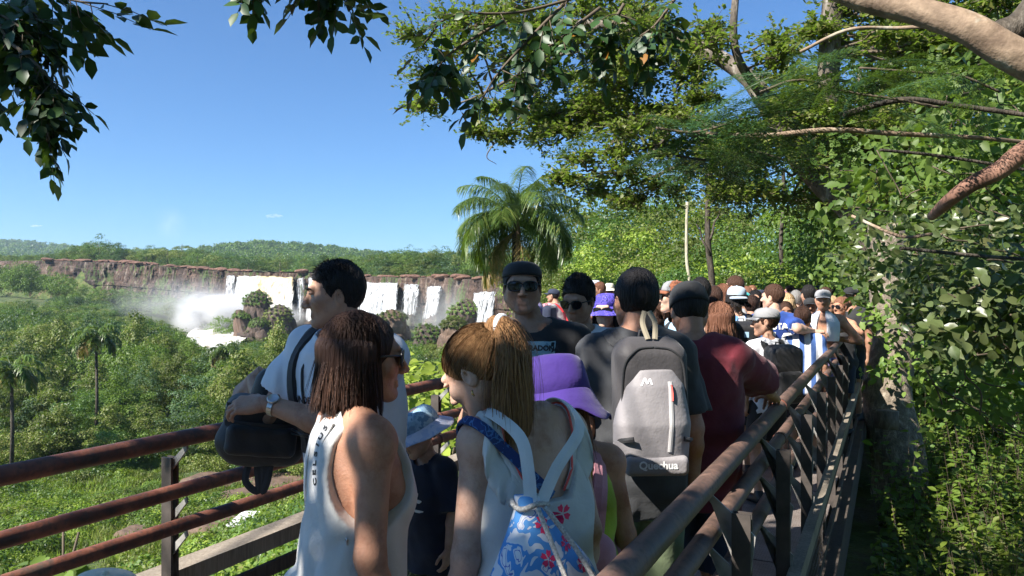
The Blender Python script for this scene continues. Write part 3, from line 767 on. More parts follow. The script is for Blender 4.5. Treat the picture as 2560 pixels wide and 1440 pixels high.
def wrap(target, name, verts2d, faces, origin, right, upv, mat, parent, off=.0016):
    """lay a flat print on the surface of target; origin/right/up in the target's own space"""
    bv = BVHTree.FromPolygons([v.co for v in target.data.vertices], [q.vertices for q in target.data.polygons])
    right = nrm(right); upv = nrm(upv); n = np.cross(right, upv); vs = []
    for x, y in np.asarray(verts2d)[:, :2]:
        q = np.array(origin) + right * x + upv * y + n * .35
        h = bv.ray_cast(Vector(q), Vector(-n))
        vs.append(h[0] + Vector(n) * off if h[0] is not None else Vector(q - n * .35))
    me = bpy.data.meshes.new(name); me.from_pydata([tuple(v) for v in vs], [], [list(f) for f in faces]); me.update()
    return link(name, me, mat, parent)
def strap(pts, w, t=.004, surf=None, mat=None, name='strap', parent=None, off=.004, nrm_hint=(0, -1, 0), n=30, k=1.0):
    """a flat band along points (local space), pressed on the surface when given"""
    q = spline(np.array(pts) * k, n)
    if surf is not None:
        bv = BVHTree.FromPolygons([v.co for v in surf.data.vertices], [f.vertices for f in surf.data.polygons]); N = []
        q2 = []
        for c in q:
            h = bv.find_nearest(Vector(c)); nn = np.array(h[1]); q2.append(np.array(h[0]) + nn * off); N.append(nn)
        q = np.array(q2); N = np.array(N)
        for _ in range(3): q[1:-1] = (q[:-2] + q[1:-1] * 2 + q[2:]) / 4; N[1:-1] = (N[:-2] + N[1:-1] + N[2:]) / 3
    elif len(nrm_hint) == 4: N = q - np.array(nrm_hint[:3]) * k; N /= np.linalg.norm(N, axis=1)[:, None]
    else: N = np.tile(np.array(nrm_hint, float), (n, 1))
    T = np.gradient(q, axis=0); T /= np.linalg.norm(T, axis=1)[:, None]; S = np.cross(T, N); S /= np.linalg.norm(S, axis=1)[:, None] + 1e-9; N = np.cross(S, T)
    v = np.stack([q - S * w / 2 + N * t * .3, q + S * w / 2 + N * t * .3, q + S * w / 2 - N * t, q - S * w / 2 - N * t, q + N * t], 1)
    v = v[:, [0, 4, 1, 2, 3]].reshape(-1, 3)
    i = np.arange(n - 1)[:, None] * 5; f = np.concatenate([np.stack([i[:, 0] + a, i[:, 0] + b, i[:, 0] + 5 + b, i[:, 0] + 5 + a], -1) for a, b in ((0, 1), (1, 2), (2, 3), (3, 4), (4, 0))])
    me = mesh_np(name, v, f, False)
    return link(name, me, mat, parent)
# ------------------------------------------------------------ the raised walkway
WD = np.array([.4446, .8957, 0]); WR = np.array([.8957, -.4446, 0])
def Wp(s, t, z): return WR * s + WD * t + np.array([0, 0, z])
def m_rail(w=0):
    M = Mat('rusty_painted_pipe'); c = M.co()
    f = M.noise(7, 5, c, .65, .5); g = M.noise(55, 3, c)
    cc = M.ramp(f, [(.30, (.035, .022, .018)), (.47, (.13, .045, .028)), (.58, (.22, .08, .05)), (.72, (.10, .07, .055))])
    if w: cc = M.mix(.62, cc, M.ramp(f, [(.35, (.05, .042, .038)), (.6, (.16, .125, .10))]))
    cc = M.mix(M.ramp(g, [(.5, (0, 0, 0)), (.7, (.7, .7, .7))]), cc, (.05, .04, .035))
    return M.pr(cc, M.ramp(f, [(.3, (.45, .45, .45)), (.7, (.75, .75, .75))]), M.bump(g, .25, .004), Specular_IOR_Level=.5)
def m_wood(name, a, b):
    M = Mat(name); c = M.co('Object', (1, 1, 1)); f = M.noise(3, 5, M.co('Object', (30, 30, 3)), .6, .4); g = M.noise(4, 3, c)
    cc = M.mix(M.ramp(g, [(.35, (0, 0, 0)), (.65, (1, 1, 1))]), M.ramp(f, [(.3, a), (.7, b)]), M.ramp(f, [(.3, tuple(x * .6 for x in a)), (.7, tuple(x * .75 for x in b))]))
    return M.pr(cc, .85, M.bump(f, .5, .004))
M_RAIL = m_rail(); M_RAILR = m_rail(1)
M_STEEL = m_plain('weathered_grey_steel', (.30, .29, .275), .55, .15, .35, 14, .3)
M_STEELD = m_plain('dark_steel', (.055, .045, .04), .6, .1, .4, 12, .3)
M_PLANK = m_wood('weathered_plank', (.20, .16, .12), (.34, .29, .23))
M_BEAM = m_wood('dark_beam', (.045, .035, .03), (.09, .07, .055))
def m_grate():
    M = Mat('perforated_deck_plate'); c = M.co()
    br = M.n('TexBrick'); M.t.links.new(c, br.inputs[0]); br.inputs['Scale'].default_value = 28; br.inputs['Mortar Size'].default_value = .022
    br.inputs['Brick Width'].default_value = .9; br.inputs['Row Height'].default_value = .42
    for i, col in ((1, (.30, .26, .24, 1)), (2, (.26, .22, .20, 1)), (3, (.02, .018, .016, 1))): br.inputs[i].default_value = col
    f = M.noise(5, 4, c)
    cc = M.mix(.6, br.outputs[0], M.ramp(f, [(.3, (.4, .34, .3)), (.7, (1, 1, 1))]), 'MULTIPLY')
    return M.pr(cc, .55, M.bump(br.outputs[1], -.5, .006), .2)
M_GRATE = m_grate()
LEFT = [Wp(-2.49, t, 0) for t in np.arange(-2, 5.5, .5)] + [np.array(q) for q in ((.36, 7.0, 0), (.55, 9.0, 0), (.66, 11.5, 0), (.80, 14.0, 0), (1.6, 16.5, 0), (3.4, 19.0, 0))]
RIGHT = [Wp(-.49, t, 0) for t in np.arange(-2, 14.6, .5)] + [Wp(-.62, 15.6, 0), Wp(-1.1, 17.0, 0), Wp(-2.2, 18.6, 0), Wp(-3.6, 20.0, 0)]
LEFT = np.array(LEFT); RIGHT = np.array(RIGHT)
def resample(p, step):
    q = spline(p, 600); L = np.concatenate([[0], np.cumsum(np.linalg.norm(np.diff(q, axis=0), axis=1))]); n = int(L[-1] / step)
    s = np.arange(n + 1) * step; return np.stack([np.interp(s, L, q[:, i]) for i in range(3)], 1)
def railing(path, out, label, heights, phase, kite):
    root = empty('railing', path[4], 0, label, 'railing'); o = np.array(path[4]); path = np.array(path) - o
    for i, (h, r_) in enumerate(heights):
        q = resample(path, .25); W = WaveNoise(int(h * 100), 1.5, 3)
        q = q + np.array([0, 0, h]) + (0.006 * W(q[:, 0], q[:, 1]))[:, None] * np.array([.3, .3, 1])
        MB().tube(q, r_, 14).build('handrail' if i == 0 else 'rail', M_RAIL if out < 0 else M_RAILR, root, True)
        J = resample(path, 3.0)[1:] + np.array([0, 0, h])
        for j in J[:4]:
            d = WD; MB().tube([j - d * .012, j + d * .012], r_ + .003, 14).build('weld_band', M_RAIL, root, True)
    posts = resample(path, 1.0); T = np.gradient(posts, axis=0); proto = {}
    q = posts - 0
    for i, c in enumerate(posts):
        d = T[i] / np.linalg.norm(T[i]); n = np.array([d[1], -d[0], 0]) * out    # outboard
        c = c + d * phase; ang = math.atan2(d[1], d[0])
        if 'post' not in proto:
            M = np.stack([d, n, [0, 0, 1]], 1); dd = d; nn = n
            def L(x, y, z): return np.array([x, y, z])
            # built in a local frame: x along the walkway, y outboard, z up
            mb = MB(); mb.box((-.014, .095, .30), (.010, .055, 1.36)); mb.box((.014, .095, .30), (.010, .055, 1.36)); pm = mb.mesh('post')
            kb = MB()
            for (h, r_) in heights:
                pts = kite(h)
                for x in (-.030, .022):
                    v = np.array([[x, a, b] for a, b in pts] + [[x + .008, a, b] for a, b in pts]); m = len(pts)
                    fs = [[a, (a + 1) % m, m + (a + 1) % m, m + a] for a in range(m)]; fs3 = [[0, a + 1, a] for a in range(1, m - 1)] + [[m, m + a, m + a + 1] for a in range(1, m - 1)]
                    kb.add(v, np.array(fs), np.array(fs3))
            km = None; proto['post'] = pm; proto['hs'] = []
            for (h, r_) in heights:
                pts = kite(h); kb = MB()
                for x in (-.004,):
                    v = np.array([[x, a, b] for a, b in pts] + [[x + .008, a, b] for a, b in pts]); m = len(pts)
                    kb.add(v, np.array([[a, (a + 1) % m, m + (a + 1) % m, m + a] for a in range(m)]), np.array([[0, a + 1, a] for a in range(1, m - 1)] + [[m, m + a, m + a + 1] for a in range(1, m - 1)]))
                proto['hs'].append(kb.mesh('bracket'))
        for nm, me, mt in [('post', proto['post'], M_STEELD)] + [('bracket', a, M_STEEL) for a in proto['hs']]:
            ob = link(nm, me, mt, root, c); ob.rotation_euler = (0, 0, ang)
            if out < 0: ob.scale = (1, 1, 1)
            else: ob.scale = (1, -1, 1)
    return root
kR = lambda h: [(-.012, h - .028), (.095, h - .115), (.135, h - .155), (.112, h - .34), (.088, h - .165), (.0, h - .065)]
kL = lambda h: [(.0, h - .03), (.085, h - .105), (.125, h - .15), (.118, h - .17), (.075, h - .135), (-.006, h - .05)]
RR = railing(RIGHT, 1, 'rusty pipe railing with grey bracket plates running along the right edge of the walkway', [(1.068, .034), (.905, .030), (.70, .030)], .35, kR)
RL = railing(LEFT, -1, 'red-brown pipe railing on the left, waterfall side of the walkway', [(1.07, .033), (.862, .029), (.728, .028)], .12, kL)
# low toe beams and wire mesh at the foot of the railings
def kick(path, out, root, wide=.12):
    o = np.array(root.location); path = path - o
    q = resample(path, .5); T = np.gradient(q, axis=0); T /= np.linalg.norm(T, axis=1)[:, None]; N = np.stack([T[:, 1], -T[:, 0], 0 * T[:, 0]], 1) * out
    def board(s0, s1, z0, z1, name, mat):
        m = len(q); a = [q + N * s0 + [0, 0, z0], q + N * s1 + [0, 0, z0], q + N * s1 + [0, 0, z1], q + N * s0 + [0, 0, z1]]
        v = np.stack(a, 1).reshape(-1, 3); i = np.arange(m - 1) * 4
        f = np.concatenate([np.stack([i + a_, i + b_, i + 4 + b_, i + 4 + a_], -1) for a_, b_ in ((0, 1), (1, 2), (2, 3), (3, 0))])
        MB().add(v, f).build(name, mat, root)
    board(.12, .12 + wide, .425, .50, 'plank', M_PLANK); board(.122, .145, .30, .365, 'slat', M_BEAM); board(.122, .145, .02, .07, 'slat', M_BEAM)
    q2 = resample(path, .055); q2 = q2[: int(7 / .055)]; T2 = np.gradient(q2, axis=0); T2 /= np.linalg.norm(T2, axis=1)[:, None]; N2 = np.stack([T2[:, 1], -T2[:, 0], 0 * T2[:, 0]], 1) * out
    mb = MB()
    for c in q2 + N2 * .132: mb.bar(c + [0, 0, .05], c + [0, 0, .31], .003, .003)
    for z in np.arange(.09, .30, .055): mb.tube(q2[::6] + N2[::6] * .135 + [0, 0, z], .0017, 4)
    tag(mb.build('wire_mesh', M_STEELD, root), kind='stuff')
kick(LEFT, -1, RL); kick(RIGHT, 1, RR, .05)
# deck plates, joists, edge beams, piers
wk = empty('walkway', (0, 0, 0)); tag(wk, 'raised metal-plate walkway on dark beams crowded with visitors', 'walkway', kind='structure')
def inside(x, y):
    def side(path, x, y):
        yy = np.interp(x * WD[0] + y * WD[1], path @ WD, path @ WR); return yy
    t = x * WD[0] + y * WD[1]; s = x * WR[0] + y * WR[1]
    return np.interp(t, LEFT @ WD, LEFT @ WR) - .13 < s < np.interp(t, RIGHT @ WD, RIGHT @ WR) + .10
pm = {}
for i, t in enumerate(np.arange(-2.0, 19.5, .62)):
    sl = np.interp(t + .3, LEFT @ WD, LEFT @ WR) - .10; sr = np.interp(t + .3, RIGHT @ WD, RIGHT @ WR) + .09
    n = max(2, int(round((sr - sl) / 1.1))); w = (sr - sl) / n
    for j in range(n):
        c = Wp(sl + (j + .5) * w, t + .31, -.013); key = round(w, 2)
        if key not in pm: pm[key] = MB().box((0, 0, 0), (key - .012, .608, .022)).mesh('deck_plate')
        o = link('deck_plate', pm[key], M_GRATE, wk, c + [0, 0, .002 * ((i * 7 + j * 3) % 3)]); o.rotation_euler = (0, 0, math.atan2(WR[1], WR[0]))
for s_, path, nm in ((-.2, LEFT, 'edge_beam'), (.13, RIGHT, 'edge_beam')):
    q = resample(path, .5); T = np.gradient(q, axis=0); T /= np.linalg.norm(T, axis=1)[:, None]; N = np.stack([T[:, 1], -T[:, 0], 0 * T[:, 0]], 1)
    a = [q + N * s_ + [0, 0, -.03], q + N * (s_ + .08) + [0, 0, -.03], q + N * (s_ + .08) + [0, 0, -.34], q + N * s_ + [0, 0, -.34]]
    v = np.stack(a, 1).reshape(-1, 3); m = len(q); i = np.arange(m - 1) * 4
    MB().add(v, np.concatenate([np.stack([i + a_, i + b_, i + 4 + b_, i + 4 + a_], -1) for a_, b_ in ((0, 1), (1, 2), (2, 3), (3, 0))])).build(nm, M_BEAM, wk)
for t in np.arange(-1, 19, 2.5):
    sl = np.interp(t, LEFT @ WD, LEFT @ WR); sr = np.interp(t, RIGHT @ WD, RIGHT @ WR)
    for s in (sl + .25, sr - .15):
        MB().box(Wp(s, t, -2.6), (.24, .24, 4.5)).build('pier', M_BEAM, wk)
    MB().bar(Wp(sl - .1, t, -.46), Wp(sr + .1, t, -.46), .12, .2).build('joist', M_BEAM, wk)
# ------------------------------------------------------------ the visitors
M_SKIN = m_skin('skin_tan', (.42, .24, .165)); M_SKINL = m_skin('skin_light', (.56, .35, .26)); M_SKIND = m_skin('skin_brown', (.29, .155, .10)); M_SKINR = m_skin('skin_suntanned', (.46, .235, .15))
M_EYEW = m_plain('eye_white', (.6, .58, .55), .3); M_BLACK = m_plain('black_matte', (.012, .012, .014), .5)
M_LENS = m_plain('dark_lens', (.008, .008, .01), .08); M_FRAME = m_plain('black_frame', (.01, .01, .012), .3); M_GOLD = m_plain('gold_metal', (.7, .5, .2), .25, 1.0)
M_HAIRBLK = m_hair('hair_black', (.008, .007, .008), (.022, .018, .017)); M_HAIRBR = m_hair('hair_brown', (.030, .014, .010), (.075, .036, .022)); M_HAIRLB = m_hair('hair_honey', (.15, .068, .026), (.42, .235, .105), (70, 70, 5)); M_HAIRBL = m_hair('hair_blonde', (.35, .22, .11), (.6, .42, .24)); M_HAIRGR = m_hair('hair_grey', (.2, .19, .18), (.38, .37, .36)); M_HAIRRB = m_hair('hair_auburn', (.12, .05, .03), (.24, .11, .065))
def cl(n, c, c2=None, **k): return m_cloth(n, c, c2, **k)
M_WHITE = cl('white_cotton', (.78, .78, .82), (.68, .68, .74)); M_BLKC = cl('black_cotton', (.016, .017, .02), (.01, .01, .012)); M_CHAR = cl('charcoal_cotton', (.045, .047, .052), (.03, .031, .036)); M_MAROON = cl('maroon_cotton', (.17, .014, .028), (.11, .009, .018)); M_NAVY = cl('navy_cotton', (.016, .024, .055), (.010, .015, .035))
M_NYLON = m_cloth('black_nylon', (.014, .014, .017), (.008, .008, .010), .6); M_WEB = m_cloth('black_webbing', (.02, .02, .024), None, .7)
M_GREYN = cl('grey_nylon', (.27, .25, .26), (.21, .195, .205), rough=.65, nscale=3); M_GREYD = cl('dark_grey_nylon', (.05, .045, .048), rough=.7)
M_OFFW = cl('offwhite_knit', (.66, .65, .62), (.56, .55, .53)); M_LIMEC = cl('lime_cotton', (.42, .55, .05)); M_PURPLE = cl('purple_cotton', (.042, .014, .19), (.028, .009, .13)); M_PINKB = cl('pink_nylon', (.62, .28, .34)); M_OLIVE = cl('olive_cotton', (.19, .24, .13), (.13, .17, .09)); M_LBLUE = cl('light_blue_cotton', (.36, .55, .72)); M_TURQ = cl('turquoise_cotton', (.03, .42, .42)); M_RED = cl('red_cotton', (.6, .02, .03)); M_ROYAL = cl('royal_blue_jersey', (.015, .07, .33), (.01, .035, .20)); M_LAV = cl('lavender_cotton', (.24, .20, .42)); M_GREYC = cl('grey_marl', (.30, .30, .31), (.22, .22, .23)); M_CREAM = cl('cream_cotton', (.66, .63, .50), (.58, .55, .43)); M_ORANGE = cl('rust_mesh', (.30, .10, .045)); M_KHAKI = cl('khaki_cotton', (.28, .24, .17)); M_PINKC = cl('pink_cotton', (.6, .25, .3)); M_DENIM = cl('denim', (.06, .10, .2), (.04, .07, .14))
M_PRINTB = m_plain('black_print', (.02, .02, .025), .6); M_PRINTW = m_plain('white_print', (.75, .75, .75), .6); M_CORAL = m_plain('coral_piping', (.85, .12, .10), .6); M_CORD = m_plain('speckled_cord', (.45, .43, .40), .8, 0, .5, 200); M_CHROME = m_plain('steel_watch', (.5, .5, .5), .3, .9)
def m_print(name, base, stops, scale=9, det=1.5):
    M = Mat(name); c = M.co(); f = M.noise(scale, det, c); cc = M.ramp(f, stops, 'CONSTANT'); return M.pr(cc, .85, M.bump(M.noise(90, 2, c), .15, .01))
M_CAMO = m_print('camouflage', None, [(0, (.03, .035, .02)), (.42, (.09, .12, .045)), (.5, (.30, .34, .16)), (.56, (.05, .06, .03)), (.64, (.16, .20, .08))], 16)
M_TIEDYE = m_print('tie_dye_blue', None, [(0, (.22, .36, .52)), (.42, (.30, .48, .64)), (.5, (.42, .60, .74)), (.58, (.18, .33, .5))], 22, 3); 
M_HATW = m_print('pale_tie_dye', None, [(0, (.5, .55, .72)), (.45, (.62, .64, .76)), (.55, (.42, .50, .7))], 14, 3)
M_BLUEHAT = m_print('violet_blue_print', None, [(0, (.05, .04, .30)), (.45, (.11, .08, .52)), (.55, (.03, .03, .20)), (.62, (.20, .16, .6))], 26, 2)
M_LEO = m_print('leopard_print', None, [(0, (.42, .34, .32)), (.56, (.12, .08, .08)), (.62, (.33, .25, .24)), (.7, (.42, .34, .32))], 60, 1)
def m_stripe(name, a, b, n=34, axis=0, duty=.5):
    M = Mat(name); c = M.co(); s = M.n('SeparateXYZ'); M.t.links.new(c, s.inputs[0])
    w = M.math('FRACT', M.math('MULTIPLY', s.outputs[axis], n / 6.0)); f = M.math('GREATER_THAN', w, duty)
    return M.pr(M.mix(f, a, b), .75, M.bump(M.noise(40, 2, c), .2, .01))
M_ARG = m_stripe('striped_football_shirt', (.72, .74, .78), (.14, .32, .66), 56, 0, .55)
M_ARGD = m_stripe('striped_football_shirt_dark', (.70, .72, .78), (.06, .13, .36), 60, 0, .55)
def m_floral():
    """white cloth with blue leaf shapes and red flowers"""
    M = Mat('floral_cloth'); c = M.co(); f = M.noise(16, 2, c, .5, .9)
    cc = M.ramp(f, [(0, (.70, .72, .78)), (.46, (.08, .30, .68)), (.56, (.70, .72, .78)), (.60, (.10, .16, .50)), (.615, (.70, .72, .78))], 'CONSTANT')
    return M.pr(cc, .7, M.bump(M.noise(14, 3, c), .3, .02))
M_FLORAL = m_floral()
M_FLOWER = m_plain('red_flower_print', (.72, .03, .12), .7)
def flower(cx, cy_, r, a0):
    V, F = [], []
    for k in range(5):
        a = a0 + k * 2 * PI / 5; pts = [(0.12, 0), (.55, -.30), (.98, -.26), (.88, 0), (.98, .26), (.55, .30)]
        n = len(V); V += [(cx + r * (x * math.cos(a) - y * math.sin(a)), cy_ + r * (x * math.sin(a) + y * math.cos(a)), 0) for x, y in pts]; F.append([n + i for i in range(6)])
    return V, F
def backpack(p, label, mat, mat2=None, w=.15, h=.23, d=.085, zc=1.20, yc=None, group=None, straps=True, pocket=True, wmat=None, tilt=0, seed=1, name='backpack'):
    """worn on the back; its own thing"""
    root = empty(name, tuple(p.root.location), p.root.rotation_euler[2], label, 'backpack', group); k = p.k
    back = -(max(r[5] for r in p.tab) + .03); c = p.T((0, 0, zc)); c = c + np.array([0, back - d * .9, 0])
    M = rx(-R(tilt))
    f = Field(c - [w + .04, d + .08, h + .04], c + [w + .04, d + .06, h + .04], max(.006, p.vox) / k)
    f.add(rbox(c, (w, d, h), .055, M), .01); f.add(rbox(c + M @ np.array([0, .02, h * .1]), (w * .92, d * .8, h * .98), .06, M), .02)
    W1 = WaveNoise(seed, 22, 5); f.disp(lambda X, Y, Z: .005 * W1(X, Y, Z))
    b = link('bag_body', polymesh('bag_body', [f.poly()], True, k), mat, root)
    if pocket:
        q = c + M @ np.array([0, -d * .85, -h * .30]); f = Field(q - [w, .08, h * .6], q + [w, .08, h * .6], max(.006, p.vox) / k); f.add(rbox(q, (w * .78, d * .42, h * .48), .035, M), .01); f.disp(lambda X, Y, Z: .004 * W1(X * 1.3, Y, Z))
        link('front_pocket', polymesh('front_pocket', [f.poly()], True, k), mat2 or mat, root)
        mb = MB(); zz = q + M @ np.array([0, -d * .40, h * .36]); x = np.linspace(-1, 1, 9); mb.tube(np.stack([zz[0] + x * w * .66, zz[1] + .02 * x ** 2, zz[2] - .04 * x ** 2], 1) * k, .004, 5); mb.build('zip', wmat or M_WEB, root, True)
    mb = MB(); t = c + [0, d * .7, h]; mb.tube(np.array([t + [-.03, 0, -.01], t + [-.025, 0, .035], t + [.025, 0, .035], t + [.03, 0, -.01]]) * k, .006, 6); mb.build('carry_loop', wmat or M_WEB, root, True)
    if straps and hasattr(p, 'shirt'):
        for s in (-1, 1):
            pts = [c + [s * w * .55, d * .9, h * .9], p.T((s * .095, -.06, 1.45)), p.T((s * .105, .04, 1.44)), p.T((s * .12, .13, 1.30)), p.T((s * .15, .10, 1.14)), p.T((s * .17, -.02, 1.06)), c + [s * w * .8, d * .8, -h * .75]]
            strap(pts, .05, .009, p.shirt, wmat or mat, 'shoulder_strap', root, .010, n=36, k=k)
    root['_k'] = k
    p.bagc = c; p.bag = b; p.bagroot = root
    return root

# ---- man in the white T-shirt at the left rail
p = person('man in white T-shirt with steel watch leaning over the left railing', 890, 2.80, yaw=146, H=1.775, kind='m', lean=7, head=(-38, 5, 0), vox=.0075, hvox=.0042, fat=1.10, hs=.97, hz=.168,
           rh=P(634, 948, 3.02), lh=P(662, 1008, 2.62), rpole=(1, .1, -.55), lpole=(-.6, .1, -1), rd=(-.55, .05, -.45), ld=(-1, .05, -.08), rn=(-.3, -.5, .8), ln=(-.05, -.55, .85), rcurl=.45, lcurl=.45, skin=M_SKIN, jaw=1.05)
top(p, M_WHITE, 'tshirt', sleeve=.66, hem=.80, loose=.028, wr=.009, seed=4, sl_r=.034); bottom(p, M_BLKC, 'shorts', .8); shoes(p, M_BLACK)
hair_short(p, M_HAIRBLK, 3200, 3, .026, messy=.6, top_=.006, hl=.006, thick=.6); eyes(p)
strap([p.T((-.12, -.10, 1.43)), p.T((-.115, .0, 1.47)), p.T((-.105, .10, 1.36)), p.T((-.10, .15, 1.20)), p.T((-.09, .15, 1.08))] if False else [p.T((.115, -.10, 1.43)), p.T((.115, .0, 1.47)), p.T((.115, .10, 1.36)), p.T((.12, .15, 1.20)), p.T((.13, .15, 1.06))], .058, .012, p.shirt, M_WEB, 'bag_strap', p.root, .010, k=p.k)
strap([p.T((-.055, -.03, 1.47)), p.T((-.075, .05, 1.43)), p.T((-.05, .13, 1.30)), p.T((.02, .15, 1.16))], .014, .003, p.shirt, M_WEB, 'lanyard', p.root, .006, k=p.k)
strap([p.T((.05, .03, 1.47)), p.T((.06, .08, 1.40)), p.T((.05, .14, 1.28)), p.T((.02, .15, 1.16))], .010, .003, p.shirt, M_WEB, 'lanyard', p.root, .006, k=p.k)
mb = MB(); c0 = p.T((.03, .196, 1.155)); mb.tube([c0 + [-.06, -.012, .004], c0 + [0, .004, 0], c0 + [.07, -.01, .008]], .004, 6); mb.tube([c0 + [-.05, 0, -.008], c0 + [.06, 0, -.004]], .003, 6); body_mb(p, 'hanging_glasses', mb, M_FRAME)
v, f = text_mesh('UNDERCUT', .034, .001); wrap(p.shirt, 'print', v, f, p.T((.015, .10, 1.26)) * p.k, (-1, 0, 0), (0, 0, 1), M_PRINTB, p.root)
w = p.Wr[-1]; d = nrm(p.Wr[-1] - p.E[-1]); u = nrm(np.cross(d, [0, 0, 1])); v_ = np.cross(u, d); c0 = w - d * .035
a = np.linspace(0, 2 * PI, 19); ring = np.stack([c0 + (u * math.cos(t) * .033 + v_ * math.sin(t) * .032) for t in a]); wt = empty('wrist_watch', (0, 0, 0)); wt.parent = p.root
MBs = MB()
for i in range(18): MBs.bar(ring[i], ring[i + 1], .018, .005, (ring[i] - c0))
body_mb(p, 'bracelet', MBs, M_CHROME, False, wt)
hn = nrm(p.hn[-1]); hn = nrm(hn - d * np.dot(hn, d)); mb = MB(); cc = c0 + hn * .034
mb.lathe([(.001, -.003), (.020, -.003), (.021, .003), (.018, .007), (.017, .006), (.001, .006)], (0, 0, 0), 24); V = np.concatenate(mb.v); Mx = np.stack([np.cross(d, hn), d, hn], 1); mb.v = [V @ Mx.T + cc]
body_mb(p, 'dial', mb, M_CHROME, True, wt)
# his bag hangs over the rail
bg = empty('backpack', tuple(P(662, 1062, 2.86)), 0, 'big black backpack hung over the left railing below the steel wrist watch', 'backpack')
Mb = rz(R(20)) @ ry(R(8)); W1 = WaveNoise(3, 26, 5)
f = Field((-.22, -.16, -.26), (.22, .16, .22), .007)
f.add(rbox((0, 0, -.02), (.150, .085, .125), .06, Mb), .01); f.add(ell((-.01, -.03, -.06), (.155, .095, .085), Mb), .03); f.disp(lambda X, Y, Z: .006 * W1(X, Y, Z))
link('bag_body', polymesh('bag_body', [f.poly()]), M_NYLON, bg)
f = Field((-.22, -.2, -.2), (.22, .16, .2), .006); f.add(rbox(Mb @ np.array([-.01, -.095, -.045]), (.125, .028, .055), .025, Mb), .01); f.disp(lambda X, Y, Z: .004 * W1(X * 2, Y, Z * 2)); link('front_pocket', polymesh('front_pocket', [f.poly()]), M_NYLON, bg)
for z, w_ in ((.055, .030), (.0, .022)):
    mb = MB(); x = np.linspace(-1, 1, 11); q = np.stack([x * .14, -.108 + .03 * x ** 2, z + .0 * x], 1) @ Mb.T; q2 = q + [0, 0, w_]; vv = np.concatenate([q, q2, q + [0, -.004, 0], q2 + [0, -.004, 0]]); i = np.arange(10)
    mb.add(vv, np.stack([i + 22, i + 23, i + 34, i + 33], -1), np.stack([i + 11, i + 12, i + 34, i + 33], -1), np.stack([i, i + 1, i + 23, i + 22], -1)); mb.build('webbing_band', M_WEB, bg)
for x in (-.045, .035): strap([(x, -.04, -.13), (x - .01, -.05, -.20), (x * .2, -.05, -.235), (x * .3, -.045, -.14)], .026, .003, None, M_WEB, 'loose_strap', bg)
f = Field((-.2, -.2, -.1), (.25, .2, .28), .007); f.add(rbox((.055, .05, .12), (.11, .06, .085), .05, Mb), .02); f.add(ell((.10, .06, .15), (.09, .07, .08)), .03); f.disp(lambda X, Y, Z: .009 * W1(X, Y, Z)); link('top_flap', polymesh('top_flap', [f.poly()]), M_NYLON, bg)

# ---- brown-haired woman in the white tank top
p = person('woman with straight brown hair and sunglasses in a lettered white tank top', 864, 1.88, yaw=-60, H=1.61, kind='f', lean=3, hz=.158, head=(-16, 3, 0), vox=.0065, hvox=.0042, fat=1.05, hs=1.03, hx=-.012, sh=.94, skin=M_SKINR,
           )
top(p, M_OFFW, 'tank_top', hem=.86, loose=.014, neck=.088, neckf=.012, wr=.011, tank=(.135, .15, .175), flare=.030, seed=8); bottom(p, M_LEO, 'shorts', .7); shoes(p, M_WHITE)
hair_long(p, M_HAIRBR, .160, 5, 2600, .0035, face=60, spread=.0015, body_out=.012); glasses(p, M_LENS, M_FRAME, .027, .021)
sp = [p.T((.048, -.085, 1.45)), p.T((.042, -.11, 1.40)), p.T((.042, -.12, 1.36)), p.T((.060, -.125, 1.28)), p.T((.100, -.12, 1.21)), p.T((.150, -.08, 1.17)), p.T((.175, .0, 1.16))]
M_WBIND = cl('white_binding', (.74, .74, .74)); band = strap(sp, .034, .003, p.body, M_WBIND, 'binding', p.root, .016, n=40, k=p.k)
strap([q * np.array([-1, 1, 1]) for q in sp], .034, .003, p.body, M_WBIND, 'binding', p.root, .016, n=40, k=p.k)
# lettering along the binding
bv = BVHTree.FromPolygons([q.co for q in band.data.vertices], [q.vertices for q in band.data.polygons])
cl_ = spline(np.array(sp) * p.k, 60); Ls = np.concatenate([[0], np.cumsum(np.linalg.norm(np.diff(cl_, axis=0), axis=1))])
word = 'SUISLEC   SUISLEC'; pos = np.linspace(.02, Ls[-1] - .02, len(word))
for ch, d_ in zip(word, pos):
    if ch == ' ': continue
    c = np.array([np.interp(d_, Ls, cl_[:, i]) for i in range(3)]); c2 = np.array([np.interp(d_ + .004, Ls, cl_[:, i]) for i in range(3)]); hh = bv.find_nearest(Vector(c)); n_ = nrm(c - p.T((0, 0, 1.3)) * p.k); n_ = nrm(np.array([n_[0] * .6, -1, .2]))
    tdir = nrm(-(c2 - c)); up = nrm(np.cross(n_, tdir)); v, f = text_mesh(ch, .026, .001)
    wrap(band, 'letter', v, f, np.array(hh[0]), tdir, up, M_PRINTB, p.root, .0012)
BW = p
